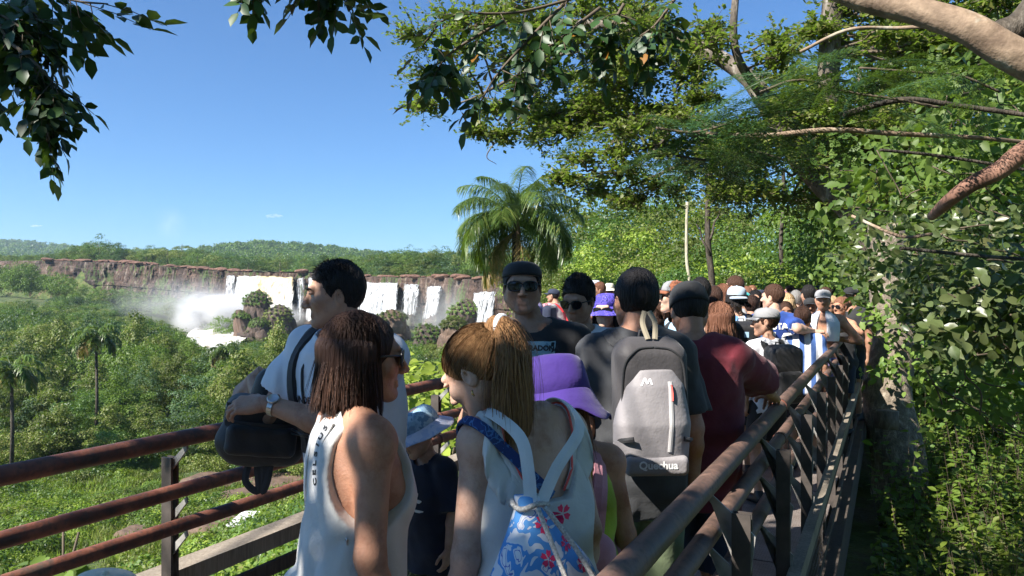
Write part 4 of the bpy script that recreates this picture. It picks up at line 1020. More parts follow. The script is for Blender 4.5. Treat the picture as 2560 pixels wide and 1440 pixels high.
# ---- ponytail woman in front
p = person('fair woman with long ponytail and ruffled white top, looking down', 1338, 1.80, yaw=33, H=1.61, kind='f', lean=6, head=(30, 34, -4), vox=.006, hvox=.0036, hs=1.0, skin=M_SKINL, fat=.94, sh=.90, hx=-.095, hz=.150)
def back_cut(X, Y, Z):      # low scooped back, straps only
    zt = 1.375 - np.where(Y < .02, .10, .02) + .35 * np.clip(np.abs(X) - .085, -.02, .2) + 4.5 * np.clip(np.abs(X) - .05, 0, .05) ** 1.0 * .35
    return Z - zt
top(p, M_OFFW, 'ruffled_top', hem=.80, loose=.018, neck=.07, neckf=.0, wr=.010, tank=(.070, .12, .10), flare=.03, seed=12, tcut=back_cut)
bottom(p, M_DENIM, 'shorts', .6); shoes(p, M_WHITE)
T_ = p.T; k = p.k
for s in (-1, 1):   # ruffle straps with coral edge
    pts = [T_((s * .060, -.115, 1.275)), T_((s * .100, -.11, 1.335)), T_((s * .118, -.07, 1.42)), T_((s * .112, .0, 1.462)), T_((s * .10, .07, 1.40)), T_((s * .08, .11, 1.32))]
    strap(pts, .020, .004, p.body, M_OFFW, 'shoulder_band', p.root, .008, k=k)
    e = [q + np.array([-s * .012, -.004, .0]) for q in pts]; q = spline(np.array(e) * k, 40); bvb = BVHTree.FromPolygons([x.co for x in p.body.data.vertices], [x.vertices for x in p.body.data.polygons])
    q = np.array([np.array((h := bvb.find_nearest(Vector(c)))[0]) + np.array(h[1]) * .008 for c in q]); MB().tube(q, .0032, 6).build('piping', M_CORAL, p.root, True)
    # ruffle
    base = spline(np.array([q_ + np.array([s * .012, -.004, .0]) for q_ in pts[:5]]) * k, 60); base = np.array([np.array((h := bvb.find_nearest(Vector(c)))[0]) + np.array(h[1]) * .010 for c in base])
    rows = []; t = np.linspace(0, 1, 60); amp = np.sin(PI * np.clip(t * 1.05, 0, 1)) ** .5
    for j in range(7):
        u = j / 6.0; out = np.array([s * 1.0, -.25, 0]); wv = .007 * u * np.sin(t * 30 + j * .25)
        rows.append(base + (out[None] * (.034 * math.sin(u * 1.5))) * amp[:, None] + np.array([0, 0, -1]) * (.070 * u ** 1.2) * amp[:, None] + wv[:, None] * np.array([.6, .8, .1]))
    v = np.concatenate(rows); qd = np.array([[a * 60 + b, a * 60 + b + 1, (a + 1) * 60 + b + 1, (a + 1) * 60 + b] for a in range(6) for b in range(59)])
    me = mesh_np('ruffle', v, qd, True); o = link('ruffle', me, M_OFFW, p.root); sm = o.modifiers.new('thick', 'SOLIDIFY'); sm.thickness = .0015
x = np.linspace(-.062, .062, 24); q = np.array([T_((a, -.13, 1.27 - .022 * (1 - (a / .062) ** 2))) for a in x]) * k; bvt = BVHTree.FromPolygons([x_.co for x_ in p.shirt.data.vertices], [x_.vertices for x_ in p.shirt.data.polygons])
q = np.array([np.array((h := bvt.find_nearest(Vector(c)))[0]) + np.array(h[1]) * .002 for c in q]); MB().tube(q, .0036, 6).build('piping', M_CORAL, p.root, True)
# hair: scalp pulled to the tie, then the tail
r = np.random.default_rng(4); ra = np.array([.081, .101, .091]); ce = np.array([0, -.014, .030]); tie = np.array([.0, -.112, .075])
HY = [-.11, -.05, -.02, .01, .035, .055, .075, .10]; HZ = [-.072, -.060, -.030, -.012, .004, .030, .052, .060]; f = Field((-.11, -.14, -.12), (.11, .13, .15), .0045); f.add(ell(ce, ra), .004); W1 = WaveNoise(5, 120, 5, (1, .25, .8)); f.disp(lambda X, Y, Z: .0015 * W1(X, Y, Z))
f.cut(lambda X, Y, Z: (np.interp(Y.ravel(), HY, HZ).reshape(Y.shape) + 0 * X - Z)); f.add(ell(tie, (.026, .022, .026)), .02)
for s in (-1, 1): f.add(ell((s * .085, .0, -.01), (.02, .024, .036)), .006, sub=True)
polys = [f.poly()]
n = 2200; d = r.normal(size=(n * 3, 3)); d /= np.linalg.norm(d, axis=1)[:, None]; q = ce + d * ra * 1.0; ok = q[:, 2] > np.interp(q[:, 1], HY, HZ) - .003; q = q[ok][:n]; n = len(q)
tt = np.linspace(0, 1, 10)[None, :, None]; path = q[:, None] * (1 - tt) + tie * tt; dd = path - ce; ln = np.sqrt(((dd / ra) ** 2).sum(2, keepdims=True)); path = ce + dd / ln * (1.012 + .012 * r.uniform(size=(n, 1, 1)) + .02 * tt)
polys.append(ribbons(path, .0026, r)); head_part(p, 'hair', polys, M_HAIRLB)
gz = p.Rh.T @ np.array([0, 0, -1.0]); n = 2600; m = 16; tt = np.linspace(0, 1, m); bk = p.Rh.T @ nrm([.30, -.85, .0])
off = r.normal(size=(n, 3)); off = off / np.linalg.norm(off, axis=1)[:, None] * r.uniform(.7, 1.12, (n, 1)) * np.where(r.uniform(size=(n, 1)) < .05, 1.7, 1.0); path = np.zeros((n, m, 3)); Ln = .36 * r.uniform(.72, 1.05, n)
for j, t in enumerate(tt):
    wd = .014 + .036 * min(1, t * 2.2) ** .8 + .006 * t; drop = np.clip(t * Ln - .02, 0, 1) ; outp = .045 * (1 - math.exp(-t * 7))
    path[:, j] = tie + bk * outp * 1.25 + gz * drop[:, None] * .98 + off * [wd, wd, wd * .4] + np.stack([.004 * np.sin(t * 8 + off[:, 1] * 5), .004 * np.cos(t * 9 + off[:, 0] * 4), 0 * off[:, 0]], 1)
f = Field((-.28, -.30, -.42), (.28, .2, .2), .006); c_ = path.mean(0)
for j in range(0, m - 2): f.add(rcone(c_[j], c_[j + 1], .013 + .030 * min(1, j / 5), .013 + .030 * min(1, (j + 1) / 5)), .02)
W1 = WaveNoise(6, 90, 5, (1, 1, .1)); f.disp(lambda X, Y, Z: .004 * W1(X, Y, Z)); head_part(p, 'ponytail', [f.poly(), ribbons(path, .0026, r)], M_HAIRLB)
mb = MB(); a = np.linspace(0, 2 * PI, 17); u = nrm(np.cross(bk, [0, 0, 1])); v_ = np.cross(u, bk); mb.tube(np.stack([tie + bk * .018 + (u * math.cos(t) + v_ * math.sin(t)) * .021 for t in a]), .0095, 8, cap=False); head_mb(p, 'hair_tie', mb, M_WHITE)
mb = MB(); mb.tube([[-.083, .004, -.040], [-.087, .006, -.048], [-.083, .007, -.054]], .0028, 6); head_mb(p, 'earring', mb, M_GOLD)
PW = p
# the drawstring bag on her back
bag = empty('drawstring_bag', tuple(p.root.location), p.root.rotation_euler[2], 'white drawstring bag with blue leaf and red flower print', 'bag')
bc = T_((-.085, -.195, 1.07)); 
f = Field(bc - [.26, .16, .32], bc + [.26, .16, .32], .007)
f.add(loft([(bc[2] - .28, bc[0], bc[1], .18, .05, .05), (bc[2] - .24, bc[0] + .02, bc[1], .225, .095, .095), (bc[2] - .12, bc[0] + .02, bc[1], .215, .11, .11), (bc[2] + .02, bc[0] + .005, bc[1] + .01, .160, .095, .095), (bc[2] + .14, bc[0] - .02, bc[1] + .03, .075, .06, .06), (bc[2] + .21, bc[0] - .03, bc[1] + .045, .036, .030, .030), (bc[2] + .235, bc[0] - .03, bc[1] + .05, .040, .022, .022)], 2.1), .01)
W1 = WaveNoise(15, 17, 6, (1, 1, .35)); W2 = WaveNoise(16, 40, 5, (1, 1, .3)); f.disp(lambda X, Y, Z: .011 * W1(X, Y, Z) + .004 * W2(X, Y, Z)); BAG = link('bag_body', polymesh('bag_body', [f.poly()], True, k), M_FLORAL, bag)
r = np.random.default_rng(21); tk = 0; placed = []
while tk < 26 and len(placed) < 34:
    x, y = r.uniform(-.17, .17), r.uniform(-.26, .18); rr = r.uniform(.015, .024)
    if abs(x) > .16 - (y + .26) * .26 or any((x - a) ** 2 + (y - b) ** 2 < .052 ** 2 for a, b in placed): tk += .05; continue
    placed.append((x, y)); v, f_ = flower(x, y, rr, r.uniform(0, 6)); wrap(BAG, 'flower_print', v, f_, bc * k, (1, 0, 0), (0, 0, 1), M_FLOWER, bag, .0016)
mb = MB(); tp = bc + [-.03, .04, .215]
mb.tube(np.array([tp + [.045 * math.cos(a), .036 * math.sin(a), .006 * math.sin(3 * a)] for a in np.linspace(0, 2 * PI, 20)]) * k, .006, 6); 
for s in (-1, 1):
    mb.tube(spline(np.array([tp + [s * .01, -.045, 0], tp + [s * .03 + .03, -.11, -.10], tp + [.05 + s * .035, -.155, -.19], tp + [.03 + s * .01, -.16, -.25], tp + [.07 + s * .03, -.16, -.33]]) * k, 30), .0055, 6)
mb.build('cord', M_CORD, bag, True)
hc = tuple(T_((0, 0, 1.28))) + (1,)
strap([tp + [.012, -.02, -.01], tp * .55 + T_((.082, -.135, 1.43)) * .45 + [0, -.012, 0], T_((.082, -.135, 1.43)), T_((.098, -.06, 1.493)), T_((.10, .02, 1.490)), T_((.095, .09, 1.42))], .027, .002, None, M_WBIND, 'shoulder_strap', bag, 0, hc, k=k)
strap([tp + [-.012, -.02, -.01], tp * .55 + T_((-.100, -.135, 1.425)) * .45 + [0, -.012, 0], T_((-.100, -.135, 1.425)), T_((-.125, -.06, 1.480)), T_((-.12, .02, 1.478)), T_((-.11, .09, 1.41))], .028, .002, None, M_WBIND, 'shoulder_strap', bag, 0, hc, k=k)
M_BLUEST = m_print('blue_patterned_band', None, [(0, (.015, .04, .16)), (.52, (.06, .16, .36)), (.58, (.015, .04, .14))], 40, 2)
strap([T_((.0, -.135, 1.27)), T_((-.06, -.125, 1.33)), T_((-.13, -.09, 1.415)), T_((-.15, .0, 1.44)), T_((-.13, .08, 1.39))], .024, .004, p.body, M_BLUEST, 'blue_strap', bag, .016, k=k)

# ---- boy in the blue bucket hat
p = person('small boy in a pale blue bucket hat, navy T-shirt and camouflage shorts, looking down', 1076, 3.2, yaw=138, H=1.13, kind='c', lean=3, head=(-32, 26, 0), hs=1.32, vox=.007, hvox=.0045, skin=M_SKINL, feet=((.0, .10), (.0, -.16)))
top(p, M_NAVY, 'tshirt', sleeve=.95, hem=.74, loose=.045, wr=.008, seed=14, sl_r=.05, neck=.075); bottom(p, M_CAMO, 'shorts', .82, .03); shoes(p, M_BLACK)
hair_short(p, M_HAIRBR, 0, 8, .02, messy=.3, hat=.02); bucket_hat(p, M_TIEDYE, M_HATW, .052, .042, .090, 5, h=.088, zb=.022)
V, F = [], []
for (cx, cz, w_, h_) in ((-.035, .03, .012, .05), (-.02, .055, .03, .012), (.03, .03, .012, .04), (-.045, -.03, .03, .012), (.04, -.03, .028, .012), (.0, .07, .014, .02), (.045, .01, .015, .016)):
    n = len(V); V += [(cx + w_ * math.cos(a) * (1 + .3 * math.sin(3 * a)), cz + h_ * .5 * math.sin(a), 0) for a in np.linspace(0, 2 * PI, 11)[:-1]]; F.append(list(range(n, n + 10)))
wrap(p.shirt, 'chest_print', V, F, p.T((0, .1, 1.21)) * p.k, (-1, 0, 0), (0, 0, 1), M_PRINTW, p.root)
V = [(.016 * math.cos(a), .034 * math.sin(a), 0) for a in np.linspace(0, 2 * PI, 13)[:-1]]; wrap(p.shirt, 'chest_print', V, [list(range(12))], p.T((0, .1, 1.205)) * p.k, (-1, 0, 0), (0, 0, 1), M_KHAKI, p.root, .003)
BOY = p
# ---- man in black with sunglasses and backwards cap, facing us
p = person('broad man in black printed T-shirt, sunglasses and backwards black cap', 1338, 3.35, yaw=176, H=1.775, kind='m', lean=1, roll=0, hx=.055, head=(4, -2, 0), vox=.008, hvox=.0045, fat=1.0, sh=.90, skin=M_SKIN, jaw=1.12,
           rh=P(1178, 1010, 3.12), rpole=(.1, -.5, -1), rd=(-.25, -.05, -.9), rn=(-.5, -.7, .1), rcurl=.25)
top(p, M_BLKC, 'tshirt', sleeve=.72, hem=.82, loose=.026, wr=.006, seed=22, sl_r=.03); bottom(p, M_BLKC, 'shorts', .85); shoes(p, M_BLACK)
hair_short(p, M_HAIRBLK, 0, 3, .01, messy=.2, hat=.05); cap(p, M_BLKC, back=True, zb=.045, h=.072); glasses(p, M_LENS, M_FRAME, .029, .020)
M_PRBL = m_print('blue_poster_print', None, [(0, (.14, .28, .36)), (.45, (.28, .45, .52)), (.6, (.40, .50, .52))], 30, 3)
V = [(x, y, 0) for y in np.linspace(-.13, .10, 9) for x in np.linspace(-.075, .075, 7)]; V = [(x + .004 * math.sin(y * 90), y + .004 * math.sin(x * 120), 0) for x, y, z in V]; F = [[a * 7 + b, a * 7 + b + 1, (a + 1) * 7 + b + 1, (a + 1) * 7 + b] for a in range(8) for b in range(6)]
wrap(p.shirt, 'poster_print', V, F, p.T((-.015, .1, 1.315)) * p.k, (-1, 0, 0), (0, 0, 1), M_PRBL, p.root, .0018)
v, f = text_mesh('MARADONA', .030, .0015); wrap(p.shirt, 'lettering', v, f, p.T((-.02, .1, 1.385)) * p.k, (-1, 0, 0), (0, 0, 1), M_PRINTB, p.root, .004)
# ---- man in white T-shirt with aviators
p = person('young man in white T-shirt and aviator sunglasses with messy black hair', 1450, 3.95, yaw=168, H=1.71, kind='m', lean=2, head=(-18, 12, 0), vox=.009, hvox=.005, skin=M_SKIN)
top(p, M_WHITE, 'tshirt', sleeve=.65, hem=.82, loose=.024, seed=31, neck=.078); bottom(p, M_NAVY, 'shorts', .8); shoes(p, M_WHITE); hair_short(p, M_HAIRBLK, 1800, 13, .034, messy=.8, top_=.016, hl=.0); glasses(p, M_LENS, M_FRAME, .028, .020, aviator=True)
v, f = text_mesh('VOLCOM', .036, .001); wrap(p.shirt, 'lettering', v, f, p.T((.0, .1, 1.27)) * p.k, (-1, 0, 0), (0, 0, 1), M_NAVY, p.root, .002)
# ---- woman in violet bucket hat
p = person('woman in a violet-blue patterned bucket hat and dark glasses', 1516, 4.9, yaw=170, H=1.63, kind='f', head=(-14, 4, 0), vox=.011, hvox=.006, skin=M_SKINL)
top(p, M_NAVY, 'tshirt', sleeve=.6, seed=33, wr=.004); bottom(p, M_DENIM, 'trousers', 1.9); shoes(p, M_WHITE); hair_long(p, M_HAIRBLK, .14, 9, 250, .01, hat=.03); bucket_hat(p, M_BLUEHAT, None, .050, .055, .092, 9, h=.085, zb=.03); glasses(p, M_LENS, M_FRAME, .030, .020)
# ---- man with the grey backpack
p = person('dark-haired man in charcoal T-shirt seen from behind, carrying a grey backpack', 1592, 2.88, yaw=3, H=1.76, kind='m', head=(12, 6, 3), vox=.0075, hvox=.0045, fat=.94, sh=.84, hz=.150, hs=.98, skin=M_SKINR)
top(p, M_CHAR, 'tshirt', sleeve=.80, hem=.80, loose=.026, wr=.007, seed=41, sl_r=.026); bottom(p, M_OLIVE, 'trousers', 1.05, .03); shoes(p, M_BLACK); hair_short(p, M_HAIRBLK, 3000, 23, .020, messy=.25, top_=.004, back=.62)
backpack(p, 'large two-tone grey backpack with dark top and light lower panel', M_GREYD, M_GREYN, .128, .225, .075, 1.235, wmat=M_WEB, pocket=False, tilt=3)
bc = p.bagc; k = p.k; f = Field(bc - [.2, .16, .3], bc + [.2, .1, .3], .006); W1 = WaveNoise(44, 14, 5)
f.add(loft([(bc[2] - .215, bc[0], bc[1] - .03, .10, .04, .055), (bc[2] - .18, bc[0], bc[1] - .03, .125, .05, .075), (bc[2] - .05, bc[0], bc[1] - .04, .130, .05, .080), (bc[2] + .08, bc[0], bc[1] - .035, .105, .05, .065), (bc[2] + .135, bc[0], bc[1] - .03, .075, .04, .050)], 2.6), .01); f.disp(lambda X, Y, Z: .005 * W1(X, Y, Z))
FP = link('front_panel', polymesh('front_panel', [f.poly()], True, k), M_GREYN, p.bagroot)
f = Field(bc - [.2, .16, .3], bc + [.2, .1, .0], .006); f.add(rbox(bc + [0, -.085, -.185], (.108, .035, .034), .02), .01); FP2 = link('lower_pocket', polymesh('lower_pocket', [f.poly()], True, k), M_GREYN, p.bagroot)
v, f = text_mesh('Quechua', .036, .0012); wrap(FP2, 'lettering', v, f, (bc + [.0, -.1, -.18]) * k, (1, 0, 0), (0, 0, 1), M_PRINTW, p.bagroot, .002)
V = []; F = []
for (x0, y0, x1, y1) in ((-.020, -.012, -.006, .014), (-.006, .014, .000, -.006), (.000, -.006, .010, .012), (.010, .012, .016, -.008)):
    n = len(V); V += [(x0, y0, 0), (x0 + .006, y0, 0), (x1 + .006, y1, 0), (x1, y1, 0)]; F.append([n, n + 1, n + 2, n + 3])
wrap(FP, 'emblem', V, F, (bc + [-.035, -.1, .095]) * k, (1, 0, 0), (0, 0, 1), M_PRINTW, p.bagroot, .002)
for s_ in (-1, 1):
    q_ = spline(np.array([bc + [s_ * .105, -.05, -.20], bc + [s_ * .118, -.07, .0], bc + [s_ * .108, -.07, .14], bc + [s_ * .06, -.06, .20], bc + [0, -.06, .215]]) * k, 30); bvp = BVHTree.FromPolygons([x.co for x in p.bag.data.vertices], [x.vertices for x in p.bag.data.polygons])
    q_ = np.array([np.array((h := bvp.find_nearest(Vector(c)))[0]) + np.array(h[1]) * .002 for c in q_]); MB().tube(q_, .0045, 6).build('piping', M_BLKC, p.bagroot, True)
    strap([bc + [s_ * .012, -.02, .235], bc + [s_ * .022, .02, .29], bc + [s_ * .008, .05, .33]], .018, .003, None, M_KHAKI, 'haul_tape', p.bagroot, 0, (0, -1, .3), k=k)
    strap([bc + [s_ * .125, -.02, -.12], bc + [s_ * .118, -.10, -.10], bc + [s_ * .085, -.13, -.09]], .016, .003, None, M_WEB, 'side_strap', p.bagroot, 0, (0, -1, .1), k=k)
M_ZIP = m_plain('pale_zip_tape', (.52, .50, .50), .6)
strap([bc + [.055, -.14, .115], bc + [.052, -.15, .0], bc + [.046, -.15, -.14]], .014, .002, FP, M_ZIP, 'zip', p.bagroot, .002, k=k)
strap([bc + [.055, -.14, .10], bc + [.062, -.15, .07], bc + [.060, -.15, .04]], .006, .003, FP, M_CORAL, 'zip_pull', p.bagroot, .006, k=k)
# ---- maroon shirt man
p = person('man in maroon T-shirt and black trucker cap, hand on right railing', 1730, 3.22, yaw=-4, H=1.70, kind='m', lean=2, head=(6, 30, 0), vox=.008, hvox=.005, fat=1.12, sh=.94, hz=.165, skin=M_SKINR, rh=P(1928, 985, 3.62), rpole=(1, -.6, -.2), rd=(.35, .7, -.35), rn=(.3, .1, 1), rcurl=.5)
top(p, M_MAROON, 'tshirt', sleeve=.98, hem=.76, loose=.030, wr=.009, seed=51, sl_r=.036); bottom(p, M_NAVY, 'shorts', .98, .03); shoes(p, M_WHITE); hair_short(p, M_HAIRBLK, 0, 3, .01, messy=.2, hat=.03)
M_SILV = cl('pale_blue_foam', (.42, .50, .60)); cap(p, M_BLKC, M_BLKC, M_SILV, zb=.018, h=.112)
# ---- girl in the purple hat
p = person('girl in a floppy purple bucket hat and lime top, seen from behind', 1432, 2.2, yaw=12, H=1.42, kind='c', lean=4, head=(30, 14, 3), hs=1.2, hx=-.06, vox=.0075, hvox=.006, skin=M_SKINR)
top(p, M_LIMEC, 'top', hem=.80, loose=.016, tank=(.07, .11, .11), seed=61, neck=.08); bottom(p, M_CAMO, 'shorts', .6); shoes(p, M_WHITE)
hair_long(p, M_HAIRRB, .22, 11, 1100, .004, face=60, spread=.01, body_out=.02, hat=.0); bucket_hat(p, M_PURPLE, None, .046, .075, .112, 12, h=.118, zb=.005, wob=.010, flop=.7)
backpack(p, 'small dusty pink backpack worn by the girl in the purple hat', M_PINKB, M_PINKB, .10, .16, .05, 1.05, wmat=M_PINKB)
# ---- child in a cream cap at the bottom edge
p = person('child in a cream cap, only the crown showing at the bottom left', 262, 1.42, yaw=60, H=1.085, kind='c', hs=1.28, vox=.012, hvox=.007, skin=M_SKINL)
top(p, M_LBLUE, 'tshirt', seed=71); bottom(p, M_NAVY, 'shorts', .8); shoes(p, M_WHITE); cap(p, M_CREAM, zb=.02, h=.098); hair_short(p, M_HAIRBR, 0, 3, .01, hat=.03)
# ------------------------------------------------------------ the crowd further along the walkway
CR = 'visitors crowding the far part of the walkway'
SK = [M_SKIN, M_SKINL, M_SKIND, M_SKINR]
def visitor(label, px, ytop, Y, yaw, kind='m', sh=None, bt=None, hair=('short', M_HAIRBLK), hat=None, skin=M_SKIN, head=(0, 0, 0), lean=0, bag=None, gl=False, sleeve=.62, vox=None, hs=1.0, fat=1.0, rh=None, lh=None, tank=None, bare=False, length=.8, group=None, seed=None, **kw):
    ztop = EYE - (ytop - HOR) / FPX * Y; hatx = .03 if hat else .012
    H = (ztop - hatx) / (1 - .02 * (lean / 10)) 
    v = vox or max(.0085, .0019 * Y); sd = seed or int(px)
    p = person(label, px, Y, yaw=yaw, H=H, kind=kind, head=head, lean=lean, vox=v, hvox=max(.0055, .0011 * Y), hands=Y < 9, hs=hs, fat=fat, skin=skin, rh=rh, lh=lh, group=group, **kw)
    if not bare: top(p, sh or M_BLKC, 'shirt', sleeve=sleeve, hem=.82, loose=.022, seed=sd, tank=tank, wr=.006)
    bottom(p, bt or M_NAVY, 'shorts' if length <= 1 else 'trousers', length); shoes(p, M_WHITE if sd % 2 else M_BLACK)
    hh = .035 if hat else None; n = 350 if Y < 8.5 else 120
    if hair[0] == 'short': hair_short(p, hair[1], 0 if hat else n, sd, .024, messy=.4, hat=hh, top_=.006)
    elif hair[0] == 'long': hair_long(p, hair[1], hair[2] if len(hair) > 2 else .26, sd, n, .010, hat=hh, vox=max(.007, v * .8))
    if hat:
        if hat[0] == 'cap': cap(p, hat[1], hat[2] if len(hat) > 2 else None, hat[3] if len(hat) > 3 else None, back=len(hat) > 4 and hat[4] == 'back', hole=len(hat) > 4 and hat[4] == 'back')
        else: bucket_hat(p, hat[1], None, .05, .045, .092, sd, h=.09, zb=.03)
    if gl: glasses(p, M_LENS, M_FRAME, .028, .020)
    if bag: backpack(p, bag[0], bag[1], bag[2] if len(bag) > 2 else None, *(bag[3] if len(bag) > 3 else (.13, .20, .075, 1.2)))
    return p
visitor('man in a rust and grey trucker cap and glasses, in profile facing left', 1692, 690, 5.3, 84, sh=M_LBLUE, hat=('cap', M_ORANGE, M_ORANGE, M_GREYC), skin=M_SKINL, gl=True, hair=('short', M_HAIRBR), bag=('black backpack on the man in the rust trucker cap', M_NYLON))
visitor('person in a lavender top with a light grey pack, head hidden behind the dark-haired man', 1622, 765, 4.3, -8, 'f', sh=M_LAV, bag=('light grey backpack half hidden beside the dark-haired man\'s shoulder', M_GREYC), fat=1.05, hair=('long', M_HAIRBR))
visitor('brown-haired woman in profile just right of the black trucker cap', 1797, 752, 4.6, 60, 'f', sh=M_CHAR, hair=('long', M_HAIRRB, .30), skin=M_SKINL, sleeve=.5)
visitor('person with a black bob behind the black trucker cap', 1752, 694, 6.2, 5, 'm', sh=M_GREYC, hair=('short', M_HAIRBLK))
p = visitor('dark ponytailed fan in a striped shirt and backwards light blue cap', 1842, 706, 6.7, -5, 'f', sh=M_ARG, hat=('cap', M_SILV, M_SILV, M_SILV, 'back'), hair=('long', M_HAIRBLK, .06), skin=M_SKIN, length=.98, bt=M_BLKC, bag=('black backpack with small blue square tag on the striped-shirt fan', M_NYLON, M_NYLON, (.13, .22, .08, 1.2)))
V, F = [(-.02, -.024, 0), (.02, -.024, 0), (.02, .024, 0), (-.02, .024, 0)], [[0, 1, 2, 3]]; wrap(p.bag, 'tag', V, F, (p.bagc + [.02, -.1, .12]) * p.k, (1, 0, 0), (0, 0, 1), M_plainblue if False else M_LBLUE, p.bagroot, .004)
visitor('curly-haired man in a turquoise shirt with grey straps', 1838, 690, 8.6, 20, sh=M_TURQ, hair=('short', M_HAIRBR), skin=M_SKINL, head=(30, 0, 0), bag=('grey backpack on the man in turquoise', M_GREYC))
visitor('red-haired girl in the sun just behind the light blue cap', 1806, 708, 8.0, 30, 'f', sh=M_PINKC, hair=('long', M_HAIRRB), skin=M_SKINL, head=(30, 0, 0))
p = visitor('boy in a grey cap with a big black backpack, in profile facing left', 1918, 765, 5.9, 18, 'c', sh=M_WHITE, hat=('cap', M_GREYC), hair=('short', M_HAIRBR), head=(56, 6, 0), hs=1.12, skin=M_SKIN, bag=('bulky black hiking backpack on the boy in the grey cap', M_NYLON, M_NYLON, (.16, .25, .10, 1.18)), bt=M_BLKC)
p = visitor('man in a royal blue football shirt with white number, arm stretched to the right', 1934, 711, 7.1, 8, sh=M_ROYAL, hair=('short', M_HAIRBR), skin=M_SKINL, head=(42, 0, 0), rh=P(2034, 828, 7.0), rpole=(.3, -1, -.4), rd=(1, 0, -.05), rn=(0, -.2, 1), fat=1.05, sleeve=.85)
v, f = text_mesh('LAUTARO', .075, .004); wrap(p.shirt, 'lettering', v, f, p.T((0, -.1, 1.36)) * p.k, (1, 0, 0), (0, 0, 1), M_PRINTW, p.root, .004)
v, f = text_mesh('10', .26, .006); wrap(p.shirt, 'lettering', v, f, p.T((.0, -.1, 1.20)) * p.k, (1, 0, 0), (0, 0, 1), M_PRINTW, p.root, .004)
p = visitor('dark-haired boy in a white shirt with blue stripes, back turned', 2008, 770, 7.0, -14, 'c', sh=M_ARGD, hair=('short', M_HAIRBR), head=(-20, 10, 0), hs=1.1, skin=M_SKIN, bt=M_BLKC, sleeve=.9, fat=1.1)
p = visitor('shirtless man in a grey cap with a white towel, hand on the railing', 2058, 716, 8.0, 152, bare=True, hat=('cap', M_GREYC), skin=M_SKINR, head=(6, 4, 0), bt=M_LAV, lh=P(2086, 846, 8.0), lpole=(-1, 0, -.4), ld=(.2, -.1, -1), ln=(0, -1, .5), hair=('short', M_HAIRBR))
pts = [p.T((.13, .115, 1.20)), p.T((.12, .11, 1.32)), p.T((.09, .05, 1.45)), p.T((.0, -.08, 1.47)), p.T((-.09, .05, 1.45)), p.T((-.12, .11, 1.32)), p.T((-.12, .12, 1.18))]
tw = empty('towel', tuple(p.root.location), p.root.rotation_euler[2], 'white towel draped round the neck of the shirtless man', 'towel'); strap(pts, .13, .014, p.body, M_WHITE, 'cloth', tw, .012, k=p.k)
visitor('woman in a black tank top and sunglasses at the right railing', 2104, 742, 8.6, 118, 'f', sh=M_BLKC, tank=(.09, .12, .13), hair=('short', M_HAIRRB), gl=True, skin=M_SKINR, lh=P(2108, 826, 8.2), lpole=(-1, 0, -.4))
visitor('man in a black cap and black shirt behind the woman in the black tank top', 2128, 712, 9.6, 120, sh=M_BLKC, hat=('cap', M_BLKC), skin=M_SKIND)
visitor('blonde woman with tied hair, back turned, beside the blue football shirt', 1967, 731, 8.3, -6, 'f', sh=M_WHITE, hair=('long', M_HAIRBL, .12), skin=M_SKINL)
visitor('grey-haired man in a white shirt, back turned', 1990, 726, 9.4, -10, sh=M_WHITE, hair=('short', M_HAIRGR), skin=M_SKINL)
visitor('bald-spotted man in a grey shirt, back turned, left of the grey cap', 2022, 712, 9.2, 4, sh=M_GREYC, hair=('short', M_HAIRBLK), skin=M_SKIN)
visitor('woman with sunglasses between the turquoise and blue shirts', 1888, 724, 9.0, 165, 'f', sh=M_NAVY, hair=('long', M_HAIRBLK), gl=True)
p = visitor('person in a violet shirt with a navy backpack leaning on the left railing', 1352, 713, 11.6, 62, sh=M_LAV, hair=('short', M_HAIRBLK), lean=16, bag=('navy backpack with a red bottle on the violet-shirted person', M_NAVY))
MB().lathe([(.001, 0), (.035, .0), (.035, .14), (.015, .18), (.015, .20), (.001, .20)], tuple((p.bagc + [.16, 0, -.1]) * p.k), 12).build('water_bottle', M_RED, p.bagroot, True)
visitor('person in a grey and red jacket leaning at the far left railing', 1412, 722, 12.2, 64, 'm', sh=M_GREYC, hair=('short', M_HAIRBLK), lean=18, hat=('cap', M_NAVY), bag=('red and grey backpack at the far left railing', M_RED, M_GREYC))
visitor('woman in a red top behind the aviator sunglasses man', 1482, 748, 8.2, 150, 'f', sh=M_RED, hair=('long', M_HAIRBR))
